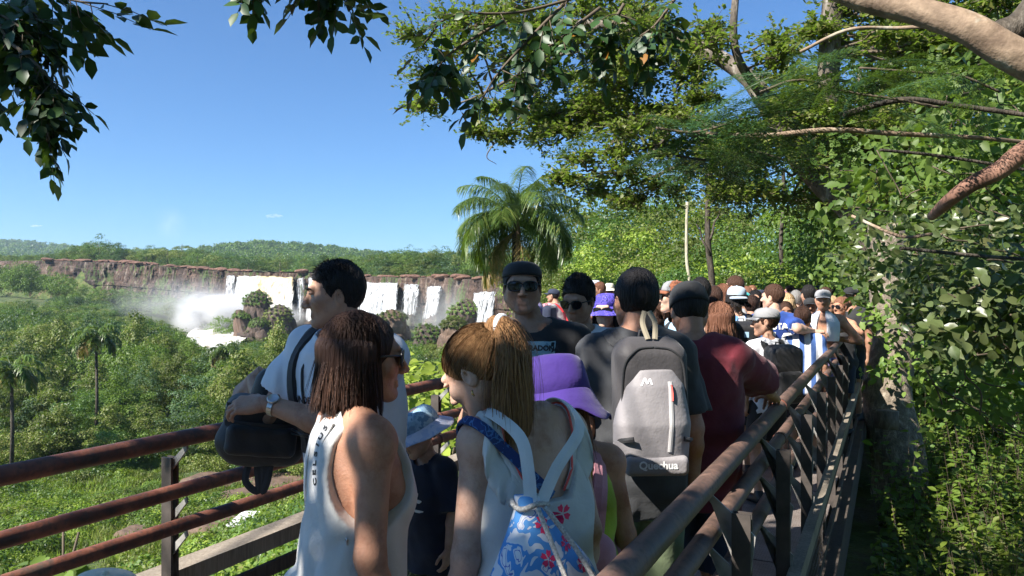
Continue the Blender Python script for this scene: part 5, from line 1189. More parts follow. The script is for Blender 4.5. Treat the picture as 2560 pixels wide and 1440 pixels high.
for (lab, px, yt, Y, yaw, kd, shm, hr, ht) in (('woman with loose dark hair in a white top right of the rust cap', 1722, 726, 7.2, 20, 'f', M_WHITE, ('long', M_HAIRBLK), None), ('man in a navy shirt just behind the rust trucker cap', 1664, 716, 7.8, 15, 'm', M_NAVY, ('short', M_HAIRBLK), None), ('woman in a pink top with brown hair left of the light blue cap', 1776, 738, 6.4, 8, 'f', M_PINKC, ('long', M_HAIRBR), None),
    ('man with brown hair in a light blue shirt behind the boy in the grey cap', 1880, 738, 7.9, -20, 'm', M_LBLUE, ('short', M_HAIRBR), None), ('woman in black facing back beside the blue football shirt', 1962, 752, 7.6, 170, 'f', M_BLKC, ('long', M_HAIRBR), None), ('child in a red top squeezed behind the striped shirt', 1990, 772, 7.9, 200, 'c', M_RED, ('short', M_HAIRBLK), None),
    ('man in a dark cap left of the shirtless man', 2026, 738, 8.9, 160, 'm', M_MAROON, ('short', M_HAIRBLK), ('cap', M_BLKC)), ('woman with blonde hair right of the shirtless man', 2078, 738, 9.3, 140, 'f', M_WHITE, ('long', M_HAIRBL), None), ('man in a turquoise cap deep in the crowd above the black backpacks', 1858, 722, 8.4, 0, 'm', M_GREYC, ('short', M_HAIRBLK), ('cap', M_TURQ)),
    ('woman in a lavender top between the dark-haired man and the rust cap', 1650, 738, 6.3, -10, 'f', M_LAV, ('long', M_HAIRBR), None), ('man in a white shirt right of the black bob', 1786, 716, 7.3, 5, 'm', M_WHITE, ('short', M_HAIRBR), None), ('man in a grey shirt and white bucket hat behind the curly-haired man', 1826, 704, 10.2, 10, 'm', M_GREYC, ('short', M_HAIRGR), ('hat', M_HATW))):
    visitor(lab, px, yt, Y, yaw, kd, sh=shm, hair=hr, hat=ht, skin=SK[int(px) % 4], vox=.014)
r = np.random.default_rng(77)
far = [(1488, 697, 14.5, 'hatw'), (1500, 705, 12, ''), (1524, 704, 13.5, 'hatc'), (1650, 724, 9.5, 'cap'), (1662, 740, 9.0, ''), (1766, 704, 10.5, ''), (1786, 708, 11, 'capb'), (1716, 708, 12.5, ''), (1778, 716, 13, 'l'), (1866, 716, 12, ''), (1880, 712, 14, 'l'), (1900, 720, 12.5, 'hatb'), (1946, 716, 12, 'hatb'), (1956, 722, 13, 'pink'), (1976, 714, 14.5, ''), (2000, 720, 13.5, 'l'), (2036, 722, 12, ''), (2046, 710, 14, 'capb'), (2078, 724, 12.5, 'l'), (2088, 714, 14.5, ''), (1436, 716, 13.8, 'l'), (1384, 722, 13.0, ''), (1560, 716, 12.5, ''), (1616, 714, 13, 'l'), (1680, 716, 14, ''), (1740, 712, 15, 'cap'), (1830, 718, 14, ''), (1920, 716, 15, ''), (2064, 718, 11.0, ''), (2112, 722, 12.5, 'l')]
SHI = [M_WHITE, M_BLKC, M_NAVY, M_LBLUE, M_GREYC, M_MAROON, M_TURQ, M_PINKC, M_LAV, M_RED]; SN = ['white', 'black', 'navy', 'light blue', 'grey', 'maroon', 'turquoise', 'pink', 'lavender', 'red']
for i, (px, yt, Y, o) in enumerate(far):
    if P(px, yt, Y)[0] * WR[0] + Y * WR[1] > -.75 and Y < 15: pass
    si = int(r.integers(len(SHI))); yaw = float(r.choice([r.uniform(-25, 25), r.uniform(150, 210), r.uniform(50, 110)])); f_ = o == 'l' or r.uniform() < .3
    hat = {'hatw': ('hat', M_HATW), 'hatc': ('hat', M_CREAM), 'cap': ('cap', M_BLKC), 'capb': ('cap', M_BLKC), 'hatb': ('hat', M_NAVY), 'pink': ('cap', M_PINKC)}.get(o)
    hc = [M_HAIRBLK, M_HAIRBR, M_HAIRBLK, M_HAIRRB, M_HAIRBL][int(r.integers(5))]
    visitor('distant %s in a %s top%s, %s of the far crowd' % ('woman' if f_ else 'man', SN[si], ' and hat' if hat else '', 'left end' if px < 1560 else 'middle' if px < 1850 else 'right end'), px, yt, Y, yaw, 'f' if f_ else 'm', sh=SHI[si], hat=hat, hair=('long', hc) if f_ else ('short', hc), skin=SK[int(r.integers(4))], vox=.017, group=CR, seed=i + 100)
# ------------------------------------------------------------ the land
RIM = np.array([(-900, 700, 30), (-335, 430, 17), (-214, 350, 14.5), (-173, 335, 13), (-114, 300, 8.4), (-98, 290, 7.9), (-74, 280, 7.3), (-52, 262, 5.5), (-36, 245, 5.0), (-20, 225, 4.5), (-10.5, 200, 3.6), (-1.9, 182, 3.0), (12.5, 172, 3.0), (28, 166, 3.2), (60, 150, 4), (900, 140, 8)], float)
XB = np.array([(-40, -22), (-10, -7), (0, -2.4), (6, .5), (10, .1), (14, .0), (24, -.3), (34, -.5), (60, 5), (110, 12), (150, 20), (175, 40)], float)
def rim_y(x): return np.interp(x, RIM[:, 0], RIM[:, 1])
def rim_z(x): return np.interp(x, RIM[:, 0], RIM[:, 2])
HILLP = np.array([(-900, 590), (-200, 590), (0, 606), (160, 618), (260, 632), (350, 638), (480, 634), (560, 622), (640, 614), (750, 618), (900, 634), (1000, 644), (1100, 648), (1300, 650), (1500, 640), (2600, 640)], float)
def ground(x, y):
    x = np.asarray(x, float); y = np.asarray(y, float)
    xb = np.interp(y, XB[:, 0], XB[:, 1]); d = x - xb
    s = x * WR[0] + y * WR[1]; t = x * WD[0] + y * WD[1]
    top_ = -.95 + np.clip((s - .6) * .16, 0, 1.3) + np.clip((y - 26) * .035, 0, 4.2) + .25 * (fbm2(x * .5 + 50, y * .5, 3, 3) - .5)
    floor = np.interp(y, [0, 40, 150, 215, 250, 300], [-13.2, -13.6, -15.5, -15, -11, -7.5])
    u = x / np.maximum(y, 30)
    floor = floor + np.clip((-.38 - u) * 22, 0, 6) * np.clip((y - 170) / 90, 0, 1) + np.clip((u + .2) * 30, 0, 5) * np.clip((y - 90) / 90, 0, 1)
    rv = np.exp(-((u + .385) / .055) ** 2) * np.clip((y - 150) / 40, 0, 1); floor = floor - 4.5 * rv - 5 * np.clip(1 - np.abs((u + .31) / .075), 0, .6) * np.clip((y - 225) / 25, 0, 1)
    floor = floor + 2.2 * (fbm2(x * .035 + 9, y * .035 + 4, 5, 4) - .5) + .8 * (fbm2(x * .2, y * .2, 8, 3) - .5) * np.clip(1.4 - y / 90, .2, 1)
    val = floor + (top_ - floor) * np.exp(np.minimum(d, 0) / 8.5)
    z = np.where(d > 0, top_, val)
    # plateau behind the rim
    b = y - rim_y(x); zr = rim_z(x)
    pl = zr + .2 + np.clip(b, 0, 400) * .012 + 1.5 * (fbm2(x * .02, y * .02, 12, 3) - .5) * np.clip(b / 20, 0, 1)
    px = 1280 + FPX * x / np.maximum(y, 50); hp_ = np.interp(px, HILLP[:, 0], HILLP[:, 1])
    D1 = np.interp(px, [-400, 250, 420, 1600], [2600, 2400, 1400, 1250]); zt = EYE - (hp_ - HOR) / FPX * D1 - 11
    w = np.exp(-(np.log(np.maximum(y, 1) / D1) / .38) ** 2); n = fbm2(x * .004, y * .004, 21, 4)
    pl = np.maximum(pl, pl * (1 - w) + zt * w * (.86 + .16 * n))
    return np.where(b > 0, pl, z)
def sgrid(a, b, n, c, p):
    t = np.linspace(-1, 1, n); v = np.sign(t) * np.abs(t) ** p; lo = c - a; hi = b - c
    return np.where(v < 0, c + v * lo, c + v * hi)
gx = sgrid(-3200, 3200, 330, -10, 2.6); gy = np.concatenate([np.linspace(-60, -4, 12), np.linspace(-3, 60, 90), np.linspace(61.2, 330, 150), 332 * (4300 / 332) ** np.linspace(0, 1, 90)])
GX, GY = np.meshgrid(gx, gy); GZ = ground(GX, GY); nx, ny = len(gx), len(gy)
i = (np.arange(ny - 1)[:, None] * nx + np.arange(nx - 1)[None]).ravel(); q = np.stack([i, i + 1, i + nx + 1, i + nx], -1)
M = Mat('earth_and_low_plants'); c = M.co(); f = M.noise(.35, 6, c, .7); g = M.noise(.06, 4, c, .6); h = M.noise(4, 5, c, .7)
cc = M.ramp(f, [(.34, (.03, .055, .015)), (.47, (.07, .11, .025)), (.56, (.13, .15, .045)), (.63, (.12, .085, .06)), (.7, (.17, .12, .09))])
cc = M.mix(M.ramp(g, [(.45, (0, 0, 0)), (.6, (.8, .8, .8))]), cc, (.045, .075, .02)); cc = M.mix(.6, cc, M.ramp(h, [(.3, (.35, .35, .3)), (.65, (1, 1, 1))]), 'MULTIPLY')
M_GROUND = M.pr(cc, .95, M.bump(M.math('ADD', h, f), .9, .25))
GR = link('ground', mesh_np('ground', np.stack([GX, GY, GZ], -1).reshape(-1, 3), q, True), M_GROUND); tag(GR, 'green valley floor, slopes and plateau reaching to the horizon', 'ground', kind='structure')
def gz(x, y): return float(ground(np.array([x]), np.array([y]))[0])

# ---- the cliff, a displaced curtain along the rim
def m_cliff():
    M = Mat('basalt_cliff'); c = M.co(); f = M.noise(.12, 6, M.co('Object', (1, 1, .35)), .65, .5); g = M.noise(1.1, 5, M.co('Object', (1, 1, .5)), .7); v = M.noise(.5, 5, M.co('Object', (1, 1, .06)), .6)
    cc = M.ramp(f, [(.32, (.026, .02, .018)), (.47, (.07, .044, .034)), (.58, (.115, .068, .048)), (.7, (.17, .12, .088))])
    cc = M.mix(M.ramp(v, [(.56, (0, 0, 0)), (.66, (.55, .55, .55))]), cc, (.40, .33, .27)); cc = M.mix(.75, cc, M.ramp(g, [(.36, (.22, .2, .2)), (.58, (1, 1, 1))]), 'MULTIPLY')
    mo = M.noise(.09, 4, c, .6); mo2 = M.noise(.8, 3, M.co('Object', (1, 1, .15))); cc = M.mix(M.ramp(M.math('MULTIPLY', mo, mo2), [(.27, (0, 0, 0)), (.33, (.8, .8, .8))]), cc, (.06, .10, .02))
    return M.pr(cc, .9, M.bump(M.math('ADD', g, M.math('MULTIPLY', f, 2)), 1, .8))
M_CLIFF = m_cliff()
xs = np.concatenate([np.linspace(-330, -180, 130), np.linspace(-179.6, 26, 620)]); S = len(xs); ZN = 46; tz = np.linspace(0, 1, ZN)
yr = rim_y(xs); zr = rim_z(xs)
cols = []
for j, t in enumerate(tz):
    zb = np.interp(xs, [-330, -173, -120, -98, -60, -20, 26], [-6, -6, -9, -12.5, -11, -10, -9]); z = zr + .9 + (zb - zr) * t
    sx, sz = xs * 1.0, z
    led = .9 * np.floor((t * 4 + .8 * fbm2(xs * .05, xs * 0 + 2, 4, 3))) / 1.0
    out = 1.2 + led * .45 + t * 2.6 + 5.5 * (fbm2(sx * .06, sz * .04, 31, 3) - .5) + 4.6 * (fbm2(sx * .30, sz * .16, 33, 4) - .5) + 1.6 * np.abs(fbm2(sx * .9, sz * .35, 37, 3) - .5) - .6 * ((t > .55) & (t < .7))
    if j == 0: out = out * 0 - 3
    cols.append(np.stack([xs + (.3 * (fbm2(xs * 2, z * 2, 40, 2) - .5)), yr - out, z + (.6 * (fbm2(xs * .4, z * 0, 41, 3) - .5) if j < 3 else 0)], 1))
V = np.concatenate(cols); i = (np.arange(ZN - 1)[:, None] * S + np.arange(S - 1)[None]).ravel(); q = np.stack([i, i + S, i + S + 1, i + 1], -1)
CL = link('cliff', mesh_np('cliff', V, q, False), M_CLIFF); tag(CL, 'reddish brown basalt cliff carrying the waterfalls', 'cliff', kind='structure')
# reddish broken ledges along the rim
M_LEDGE = m_bark('red_rock', (.07, .035, .025), (.18, .09, .06), (.24, .16, .12), .8, (1, 1, 1), 1.0)
def boulder(seed, n=1100, rough=.34, sub=3):
    import bmesh
    bm = bmesh.new(); bmesh.ops.create_icosphere(bm, subdivisions=sub, radius=1); me = bpy.data.meshes.new('rock'); v = np.array([x.co[:] for x in bm.verts]); W = WaveNoise(seed, 1.6, 5); W2 = WaveNoise(seed + 1, 5, 5)
    d = 1 + rough * W(*v.T) * 1.3 + rough * .4 * W2(*v.T); v = v * d[:, None]; v = np.round(v * 5) / 5 * .35 + v * .65
    for x, co in zip(bm.verts, v): x.co = co
    bm.to_mesh(me); bm.free(); return me
ROCK = [boulder(i, sub=3) for i in (1, 2, 3)]
r = np.random.default_rng(5); mbp = []
for k in range(230):
    x = r.uniform(-215, 10); sz = .3 + 1.5 * r.uniform() ** 2.2; yy = rim_y(x) + r.uniform(-1.5, 5)
    if -102 < x < -60 and r.uniform() < .85: continue
    ro = ROCK[k % 3]; v = np.array([a.co[:] for a in ro.vertices]) * [sz * 1.8, sz, sz * .55] + [x, yy, rim_z(x) + .9 + .1 * sz]; mbp.append((v, np.array([p_.vertices[:] for p_ in ro.polygons])))
vs, fs, n = [], [], 0
for v, f in mbp: vs.append(v); fs.append(f + n); n += len(v)
tag(link('rim_rocks', mesh_np('rim_rocks', np.concatenate(vs), np.concatenate(fs)), M_LEDGE), 'broken red rock ledges along the top of the cliff', 'rocks', kind='stuff')

# ---- falling water
def m_water(name, tint=(.60, .62, .64), a0=.42, a1=.56, yellow=.0):
    M = Mat(name); f = M.noise(1.0, 5, M.co('Object', (1.1, 1.1, .10)), .65, .3); g = M.noise(3.5, 4, M.co('Object', (1, 1, .18)), .6); y = M.noise(.10, 3, M.co('Object', (1, 1, .12)))
    cc = M.ramp(f, [(.41, tuple(x * .42 for x in tint)), (.50, tuple(x * .80 for x in tint)), (.58, tint)])
    if yellow: cc = M.mix(M.ramp(y, [(.46, (0, 0, 0)), (.60, (yellow,) * 3)]), cc, (.62, .47, .22))
    p = M.n('BsdfPrincipled'); M.set(p.inputs['Base Color'], cc); p.inputs['Roughness'].default_value = .6; M.t.links.new(M.bump(M.math('ADD', f, g), .8, .5), p.inputs['Normal'])
    t = M.n('BsdfTransparent'); mx = M.n('MixShader'); at = M.n('Attribute', attribute_name='edge'); al = M.ramp(M.math('ADD', M.math('MULTIPLY', f, .6), M.math('MULTIPLY', g, .4)), [(a0, (0, 0, 0)), (a1, (1, 1, 1))]); ed = M.ramp(M.math('ADD', at.outputs['Fac'], M.math('MULTIPLY', f, .9)), [(.62, (0, 0, 0)), (.85, (1, 1, 1))]); M.set(mx.inputs[0], M.math('MULTIPLY', al, ed))
    M.t.links.new(t.outputs[0], mx.inputs[1]); M.t.links.new(p.outputs[0], mx.inputs[2]); M.t.links.new(mx.outputs[0], M.out.inputs[0]); return M.m
M_FALL = m_water('falling_white_water', a0=.34, a1=.44, yellow=.85); M_FALLW = m_water('white_fall_water', a0=.36, a1=.46); M_FALLT = m_water('thin_falling_water', a0=.42, a1=.54)
def fall(px0, px1, yt0, yt1, yb0, yb1, D0, D1, mat, label, lean=2.5, seed=1, spread=0, layers=2):
    root = empty('waterfall', tuple(P((px0 + px1) / 2, (yb0 + yb1) / 2, (D0 + D1) / 2)), 0, label, 'waterfall'); o = np.array(root.location)
    for L_ in range(layers):
        n = max(10, int(abs(px1 - px0) / 2)); m = 26; u = np.linspace(0, 1, n); V = []
        for j in range(m):
            t = j / (m - 1.0); D = D0 + (D1 - D0) * u; uu = (u - .5) * (1 + spread * t) + .5
            px = px0 + (px1 - px0) * uu + 3 * (fbm2(u * 9, u * 0 + t * 2, seed, 2) - .5) - (lean * 4) * t * .5
            yt = yt0 + (yt1 - yt0) * u + 5.5 * (fbm2(u * 11, u * 0, seed + 30, 3) - .5); yb = yb0 + (yb1 - yb0) * u + 14 * (fbm2(u * 14, u * 0, seed + 3, 3) - .5)
            d = D - 5.6 - 1.2 * L_ - lean * (1 - (1 - t) ** 2) - 2.4 * (fbm2(u * 16 + seed, t * .8 + 0 * u, seed + 7, 3) - .5) * min(1, t * 3)
            if t < .08: d = D - 5.6 * (t / .08) + 2.0 * (1 - t / .08)
            yy = yt + (yb - yt) * t
            V.append(np.stack([(px - 1280) / FPX * d, d, EYE - (yy - HOR) / FPX * d], 1) - o)
        V = np.concatenate(V); i = (np.arange(m - 1)[:, None] * n + np.arange(n - 1)[None]).ravel(); q = np.stack([i, i + n, i + n + 1, i + 1], -1)
        me = mesh_np('curtain', V, q, True); at = me.attributes.new('edge', 'FLOAT', 'POINT'); wpx = abs(px1 - px0); ee = np.concatenate([np.minimum(np.minimum(u, 1 - u) * wpx / 15.0 * .6, 1) * min(1, (1.12 - j / (m - 1.0)) * 5) for j in range(m)]); at.data.foreach_set('value', ee.astype(np.float32)); link('curtain', me, mat, root)
    return root
fall(590, 738, 683, 688, 806, 800, 296, 284, M_FALL, 'widest thundering white and yellowish waterfall behind the green boulders', 5, 1, .12)
fall(562, 592, 684, 684, 775, 780, 299, 296, M_FALLT, 'thin green-streaked trickle at the left edge of the widest waterfall', 3, 2)
fall(740, 765, 690, 690, 800, 800, 283, 281, M_FALLT, 'faint trickles over dark rock right of the widest waterfall', 2, 3, layers=1)
fall(768, 852, 690, 694, 802, 805, 281, 270, M_FALLW, 'white waterfall half hidden behind the head of the man in white', 4, 4)
fall(905, 1000, 703, 703, 808, 800, 261, 246, M_FALLW, 'broad white waterfall just right of the man in white', 6, 5, .15)
fall(862, 905, 700, 702, 800, 800, 268, 261, M_FALLT, 'mossy rock face with thin trickles beside the broad waterfall', 2, 6, layers=1)
fall(1008, 1052, 706, 708, 788, 786, 244, 237, M_FALLT, 'narrow veil waterfall, first of the pair right of the broad one', 4, 7)
fall(1066, 1108, 712, 712, 802, 782, 233, 226, M_FALLW, 'slender white waterfall left of the palm', 6, 8, .1)
fall(1180, 1242, 728, 722, 835, 812, 200, 188, M_FALLT, 'misty waterfall seen under the palm fronds', 4, 9)
# white river below and the lip of water above
def m_foam():
    M = Mat('foaming_river'); f = M.noise(.5, 5, M.co('Object', (1, .5, 1)), .65, .6); g = M.noise(.08, 3, M.co())
    cc = M.ramp(f, [(.36, (.30, .26, .18)), (.45, (.56, .54, .48)), (.55, (.68, .68, .68))]); return M.pr(cc, .5, M.bump(f, 1, .5))
M_FOAM = m_foam()
rows = [(300, 560, 790, -7.8), (285, 540, 785, -8.4), (270, 520, 735, -9.4), (255, 492, 700, -10.8), (242, 470, 640, -12.0), (228, 466, 610, -13.0), (212, 474, 592, -14.2), (196, 482, 572, -15.6), (180, 492, 560, -17.0), (165, 500, 560, -18.4)]
V = []; n = 40
for (D, a, b, z) in rows:
    px = np.linspace(a, b, n); V.append(np.stack([(px - 1280) / FPX * D, np.full(n, D), z + 1.2 * (fbm2(px * .06, px * 0 + D * .1, 3, 3) - .5)], 1))
V = spline(np.concatenate(V).reshape(len(rows), -1), 60).reshape(-1, 3); V[:, 2] += .8 * (fbm2(V[:, 0] * .5, V[:, 1] * .5, 6, 3) - .5)
i = (np.arange(59)[:, None] * n + np.arange(n - 1)[None]).ravel()
tag(link('river', mesh_np('river', V, np.stack([i, i + n, i + n + 1, i + 1], -1), True), M_FOAM), 'white foaming river rushing away below the falls', 'river', kind='structure')
M = Mat('upper_river'); f = M.noise(.4, 4, M.co('Object', (1, .25, 1))); M_UP = M.pr(M.ramp(f, [(.4, (.12, .14, .15)), (.6, (.6, .6, .58))]), .25, M.bump(f, .5, .2))
V = np.array([[x, rim_y(x) + a - 1.0, rim_z(x) + 1.0 + .02 * a] for a in (0, 4, 9, 16, 28) for x in np.linspace(-104, -57, 24)]); i = (np.arange(4)[:, None] * 24 + np.arange(23)[None]).ravel()
tag(link('upper_river', mesh_np('upper_river', V, np.stack([i, i + 1, i + 25, i + 24], -1), True), M_UP), 'thin sheet of river water above the lip of the widest fall', 'river', kind='structure')
# a pool of pale water low down by the toe boards
# ---- boulders in the spray
M_BROCK = m_bark('brown_wet_rock', (.06, .04, .03), (.15, .095, .065), (.2, .15, .12), .6, (1, 1, 1), 1.0)
M_ROCKD = m_bark('wet_dark_rock', (.025, .02, .018), (.09, .06, .045), (.14, .10, .08), .5, (1, 1, 1), 1.0)
BOULD = []
def mossy(name, px, py, D, rx_, rz_, k, label, rock=M_ROCKD, cat='boulder', hat=True, ry_=None, up=.35):
    c = P(px, py, D); root = empty(name, tuple(c), 0, label, cat); BOULD.append((c[0], c[1], rx_))
    o = link('rock', ROCK[k % 3], rock, root) if not len(ROCK[k % 3].materials) or ROCK[k % 3].materials[0] == rock else link('rock', ROCK[k % 3].copy(), None, root)
    if o.data.materials[0] != rock: o.data.materials.clear(); o.data.materials.append(rock)
    g_ = gz(c[0], c[1]) - .6 - c[2]; hz_ = max(rz_, (rz_ - g_) / 2); o.scale = (rx_, (ry_ or rx_), hz_); o.location = (0, 0, rz_ - hz_)
    rr_ = np.random.default_rng(k + 9)
    for e_ in range(4):
        s_ = rr_.uniform(.45, .75); ob = link('rock', ROCK[(k + e_ + 1) % 3].copy(), None, root); ob.data.materials.clear(); ob.data.materials.append(rock); a_ = rr_.uniform(0, 6.28); hb = hz_ * rr_.uniform(.45, .8); ob.scale = (rx_ * s_, rx_ * s_, hb); ob.location = (math.cos(a_) * rx_ * .55, math.sin(a_) * rx_ * .55, rz_ - 2 * hz_ + hb); ob.rotation_euler = (0, 0, a_)
    v = np.array([a.co[:] for a in ROCK[k % 3].vertices]) * [rx_, ry_ or rx_, rz_]; r = np.random.default_rng(k + 50); v = v[v[:, 2] > -rz_ * .1 + up * rz_ * .5]; n = 4200; i0 = r.integers(len(v), size=n); i1 = r.integers(len(v), size=n); dd_ = ((v[i0] - v[i1]) ** 2).sum(1); w_ = np.where(dd_ < 3, r.uniform(size=n), 0)[:, None]; p_ = (v[i0] * (1 - w_) + v[i1] * w_) * r.uniform(.97, 1.08, (n, 1)) + r.normal(size=(n, 3)) * .15
    nn = p_ / [rx_, rx_, rz_] + .5 * r.normal(size=(n, 3)) + [0, 0, .6]; vv, ff = scatter(LEAF4, p_, rotmats(nn), r.uniform(.22, .50, n)); link('moss', mesh_np('moss', vv, ff), ML_OLIVE if k % 2 else ML_MID, root)
    return root
mossy('boulder', 643, 768, 240, 4.3, 4.6, 0, 'tall dark boulder with a shaggy green cap in front of the widest waterfall')
mossy('boulder', 700, 802, 236, 4.4, 4.0, 1, 'round moss-covered boulder right of the tall green-capped one', up=.1)
mossy('boulder', 608, 806, 236, 2.9, 2.7, 2, 'low brown boulder left of the tall green-capped one', M_BROCK, up=1.0)
mossy('boulder', 655, 815, 233, 3.2, 2.2, 4, 'small mossy rocks between the two big boulders', up=.1)
mossy('rock_islet', 668, 832, 239, 8.5, 3.5, 12, 'wide mossy rock islet carrying the green-capped boulders', up=-.1, cat='islet')
mossy('boulder', 980, 806, 205, 4.6, 2.6, 7, 'brown boulder below the broad waterfall', M_BROCK, up=.8)
mossy('boulder', 1075, 850, 180, 3.6, 3.0, 8, 'big dark boulder at the foot of the slender waterfall', up=-.3)
mossy('boulder', 1135, 835, 170, 3.0, 3.4, 9, 'tall brown boulder under the palm, wet with spray', M_BROCK, up=1.0)
mossy('boulder', 1165, 790, 190, 4.2, 3.2, 10, 'green overgrown bluff just left of the palm', up=-.4)
# ------------------------------------------------------------ forest in the valley, on the plateau, on the far hills
NEARV = [crown_mesh('crown_near', 11, 70, 95, .060, (1, 1, .85), .27), crown_mesh('crown_near', 12, 60, 105, .060, (1, 1, .7), .30, .3), crown_mesh('crown_near', 13, 80, 85, .058, (.85, .85, 1.1), .24)]
PLUME = [crown_mesh('crown_plume', 21, 60, 90, .075, (.7, .7, 1.25), .24, droop=1.2, leaf=BLADE if False else LEAF4), crown_mesh('crown_plume', 22, 55, 95, .08, (.8, .8, 1.0), .26, droop=1.5)]
MIDV = [crown_mesh('crown', 31, 34, 62, .085, (1, 1, .75), .33), crown_mesh('crown', 32, 30, 66, .085, (1, 1, .55), .34, .5), crown_mesh('crown', 33, 38, 55, .08, (.9, .9, .95), .30)]
UMB = crown_mesh('crown_umbrella', 41, 34, 60, .075, (1.15, 1.15, .30), .26, .8, zmin=-.1)
FARV = [crown_mesh('crown_far', 51, 12, 22, .24, (1, 1, .7), .42), crown_mesh('crown_far', 52, 12, 22, .24, (1, 1, .9), .40)]
BUSH = [crown_mesh('bush', 61, 26, 70, .10, (1, 1, .6), .36, zmin=-.1), crown_mesh('bush', 62, 22, 80, .12, (1, 1, .5), .40, zmin=-.1, leaf=LEAF4)]
def withmat(me, mat):
    m = me.copy(); m.materials.clear(); m.materials.append(mat); return m
TRK = MB().tube([[0, 0, -1.0], [.03, 0, -.3], [.0, .02, .2]], [.07, .05, .03], 6).mesh('trunk', True); TRK.materials.append(M_BARK)
cache = {}
def cm(me, mat):
    k = (me.name, mat.name)
    if k not in cache: cache[k] = withmat(me, mat)
    return cache[k]
def tree(x, y, z, rad, hgt, me, mat, label, group, r, trunk=True, cat='tree', name='tree', low=False):
    """z ground, hgt to the crown top"""
    root = empty(name, (x, y, z), 0, label, cat, group)
    cz = hgt - rad * .8; sz = rad * r.uniform(.85, 1.15)
    if low: sz = max(hgt * .60, rad * .7); cz = hgt - sz * .82
    o = link('crown', cm(me, mat), None, root, (0, 0, cz)); o.scale = (rad * r.uniform(.9, 1.1), rad * r.uniform(.9, 1.1), sz); o.rotation_euler = (r.uniform(-.12, .12), r.uniform(-.12, .12), r.uniform(0, 6.28))
    if trunk and not low: t = link('trunk', TRK, None, root, (0, 0, cz)); t.scale = (rad * .9, rad * .9, max(cz, .5) + .3)
    return root
r = np.random.default_rng(101)
CANP = np.array([(-400, 750), (0, 752), (60, 745), (120, 760), (200, 772), (300, 788), (400, 800), (470, 840), (500, 872), (545, 880), (575, 862), (620, 850), (720, 846), (800, 842), (900, 850), (1000, 850), (1080, 866), (1200, 880), (1400, 880)], float)
MATS = [ML_DARK, ML_MID, ML_MID, ML_OLIVE, ML_DARK, ML_BLUE, ML_OLIVE]
cand = []
def ok_far(x, y, rad, L, k=.75):
    for (a, b, c) in L:
        if (a - x) ** 2 + (b - y) ** 2 < ((rad + c) * k) ** 2: return False
    return True
pts = []
tries = 0
while len(pts) < 760 and tries < 20000:
    tries += 1
    y = 58 + 182 * r.uniform() ** .85; x = r.uniform(-.78 * y - 8, .12 * y)
    px = 1280 + FPX * x / y
    if x > np.interp(y, XB[:, 0], XB[:, 1]) - 4: continue
    u = x / y
    if y > 165 and abs(u + .385) < .060: continue
    rad = r.uniform(2.6, 4.6) * (1.0 if y < 130 else 1.1)
    if y > 170: rad *= .8
    if ok_far(x, y, rad, pts[-160:], .60): pts.append((x, y, rad))
for (x, y, rad) in pts:
    z = gz(x, y); px = 1280 + FPX * x / y; yp = np.interp(px, CANP[:, 0], CANP[:, 1]) + r.uniform(0, 26) * (110 / y)
    mx = EYE - (yp - HOR) / FPX * y - z
    if 170 < y: mx = max(mx, 3.2) if px < 440 else min(mx, 4)
    h = min(r.uniform(6.5, 10.5) if y < 110 else r.uniform(8, 13), mx)
    if y < 95: h = min(h, 2.6 + (y - 56) * .14); rad = min(rad, h * .8)
    if h < 1.6: h = 1.6
    rad = min(rad, h * .62)
    cand.append((rad / y, x, y, z, rad, h))
cand.sort(reverse=True)
GV = 'trees of the valley forest below the walkway'
LBL = ['dark green round tree in the valley forest', 'mid green round tree in the valley forest', 'olive tree in the valley forest', 'blue-green tree in the valley forest', 'feathery pale green plume-shaped tree in the valley forest']
stuffpts = {}
def spt(key, me, mat, x, y, z, s, sz=None): stuffpts.setdefault(key, (me, mat, []))[2].append((x, y, z, s, sz or s))
for i, (a, x, y, z, rad, h) in enumerate(cand):
    if y < 120:
        pl = r.uniform() < .28 and y < 110; me = (PLUME if pl else NEARV)[int(r.integers(2 if pl else 3))]
    else: pl = False; me = MIDV[int(r.integers(3))]
    mat = ML_OLIVE if pl else MATS[int(r.integers(7))]
    if i < 150:
        li = 4 if pl else {ML_DARK: 0, ML_MID: 1, ML_OLIVE: 2, ML_BLUE: 3}[mat]
        tree(x, y, z, rad, h, me, mat, LBL[li], GV, r, low=True)
    else: spt(('v', me.name, mat.name), me, mat, x, y, z + h - rad * .8, rad)
# plateau trees
GP = 'trees on the plateau behind the cliff'; pc = []
prof = np.array([(-300, 625), (100, 640), (170, 625), (215, 606), (250, 590), (285, 604), (330, 628), (385, 615), (420, 603), (455, 612), (520, 630), (600, 640), (700, 645), (800, 640), (900, 640), (960, 633), (990, 622), (1040, 612), (1100, 606), (1160, 610), (1260, 620), (1400, 620)], float)
for k in range(520):
    x = r.uniform(-330, 24) if k < 400 else r.uniform(-60, 24); b = 9 + (38 * r.uniform() if k % 3 else 190 * r.uniform() ** 1.4); y = float(rim_y(x)) + b; px = 1280 + FPX * x / y
    if -108 < x < -52 and b < 30: continue
    rad = r.uniform(3.2, 5.5); z = gz(x, y); yp = np.interp(px, prof[:, 0], prof[:, 1]); mx = EYE - (yp - HOR) / FPX * y - z
    h = max(3.8, min(r.uniform(6, 11.5), mx * r.uniform(.8, 1.15))); 
    if b < 14: h = min(h, 4.5); rad = min(rad, 2.8)
    if h < 2.5: h = 2.5
    pc.append((rad / y, x, y, z, min(rad, h * .6), h))
pc.sort(reverse=True)
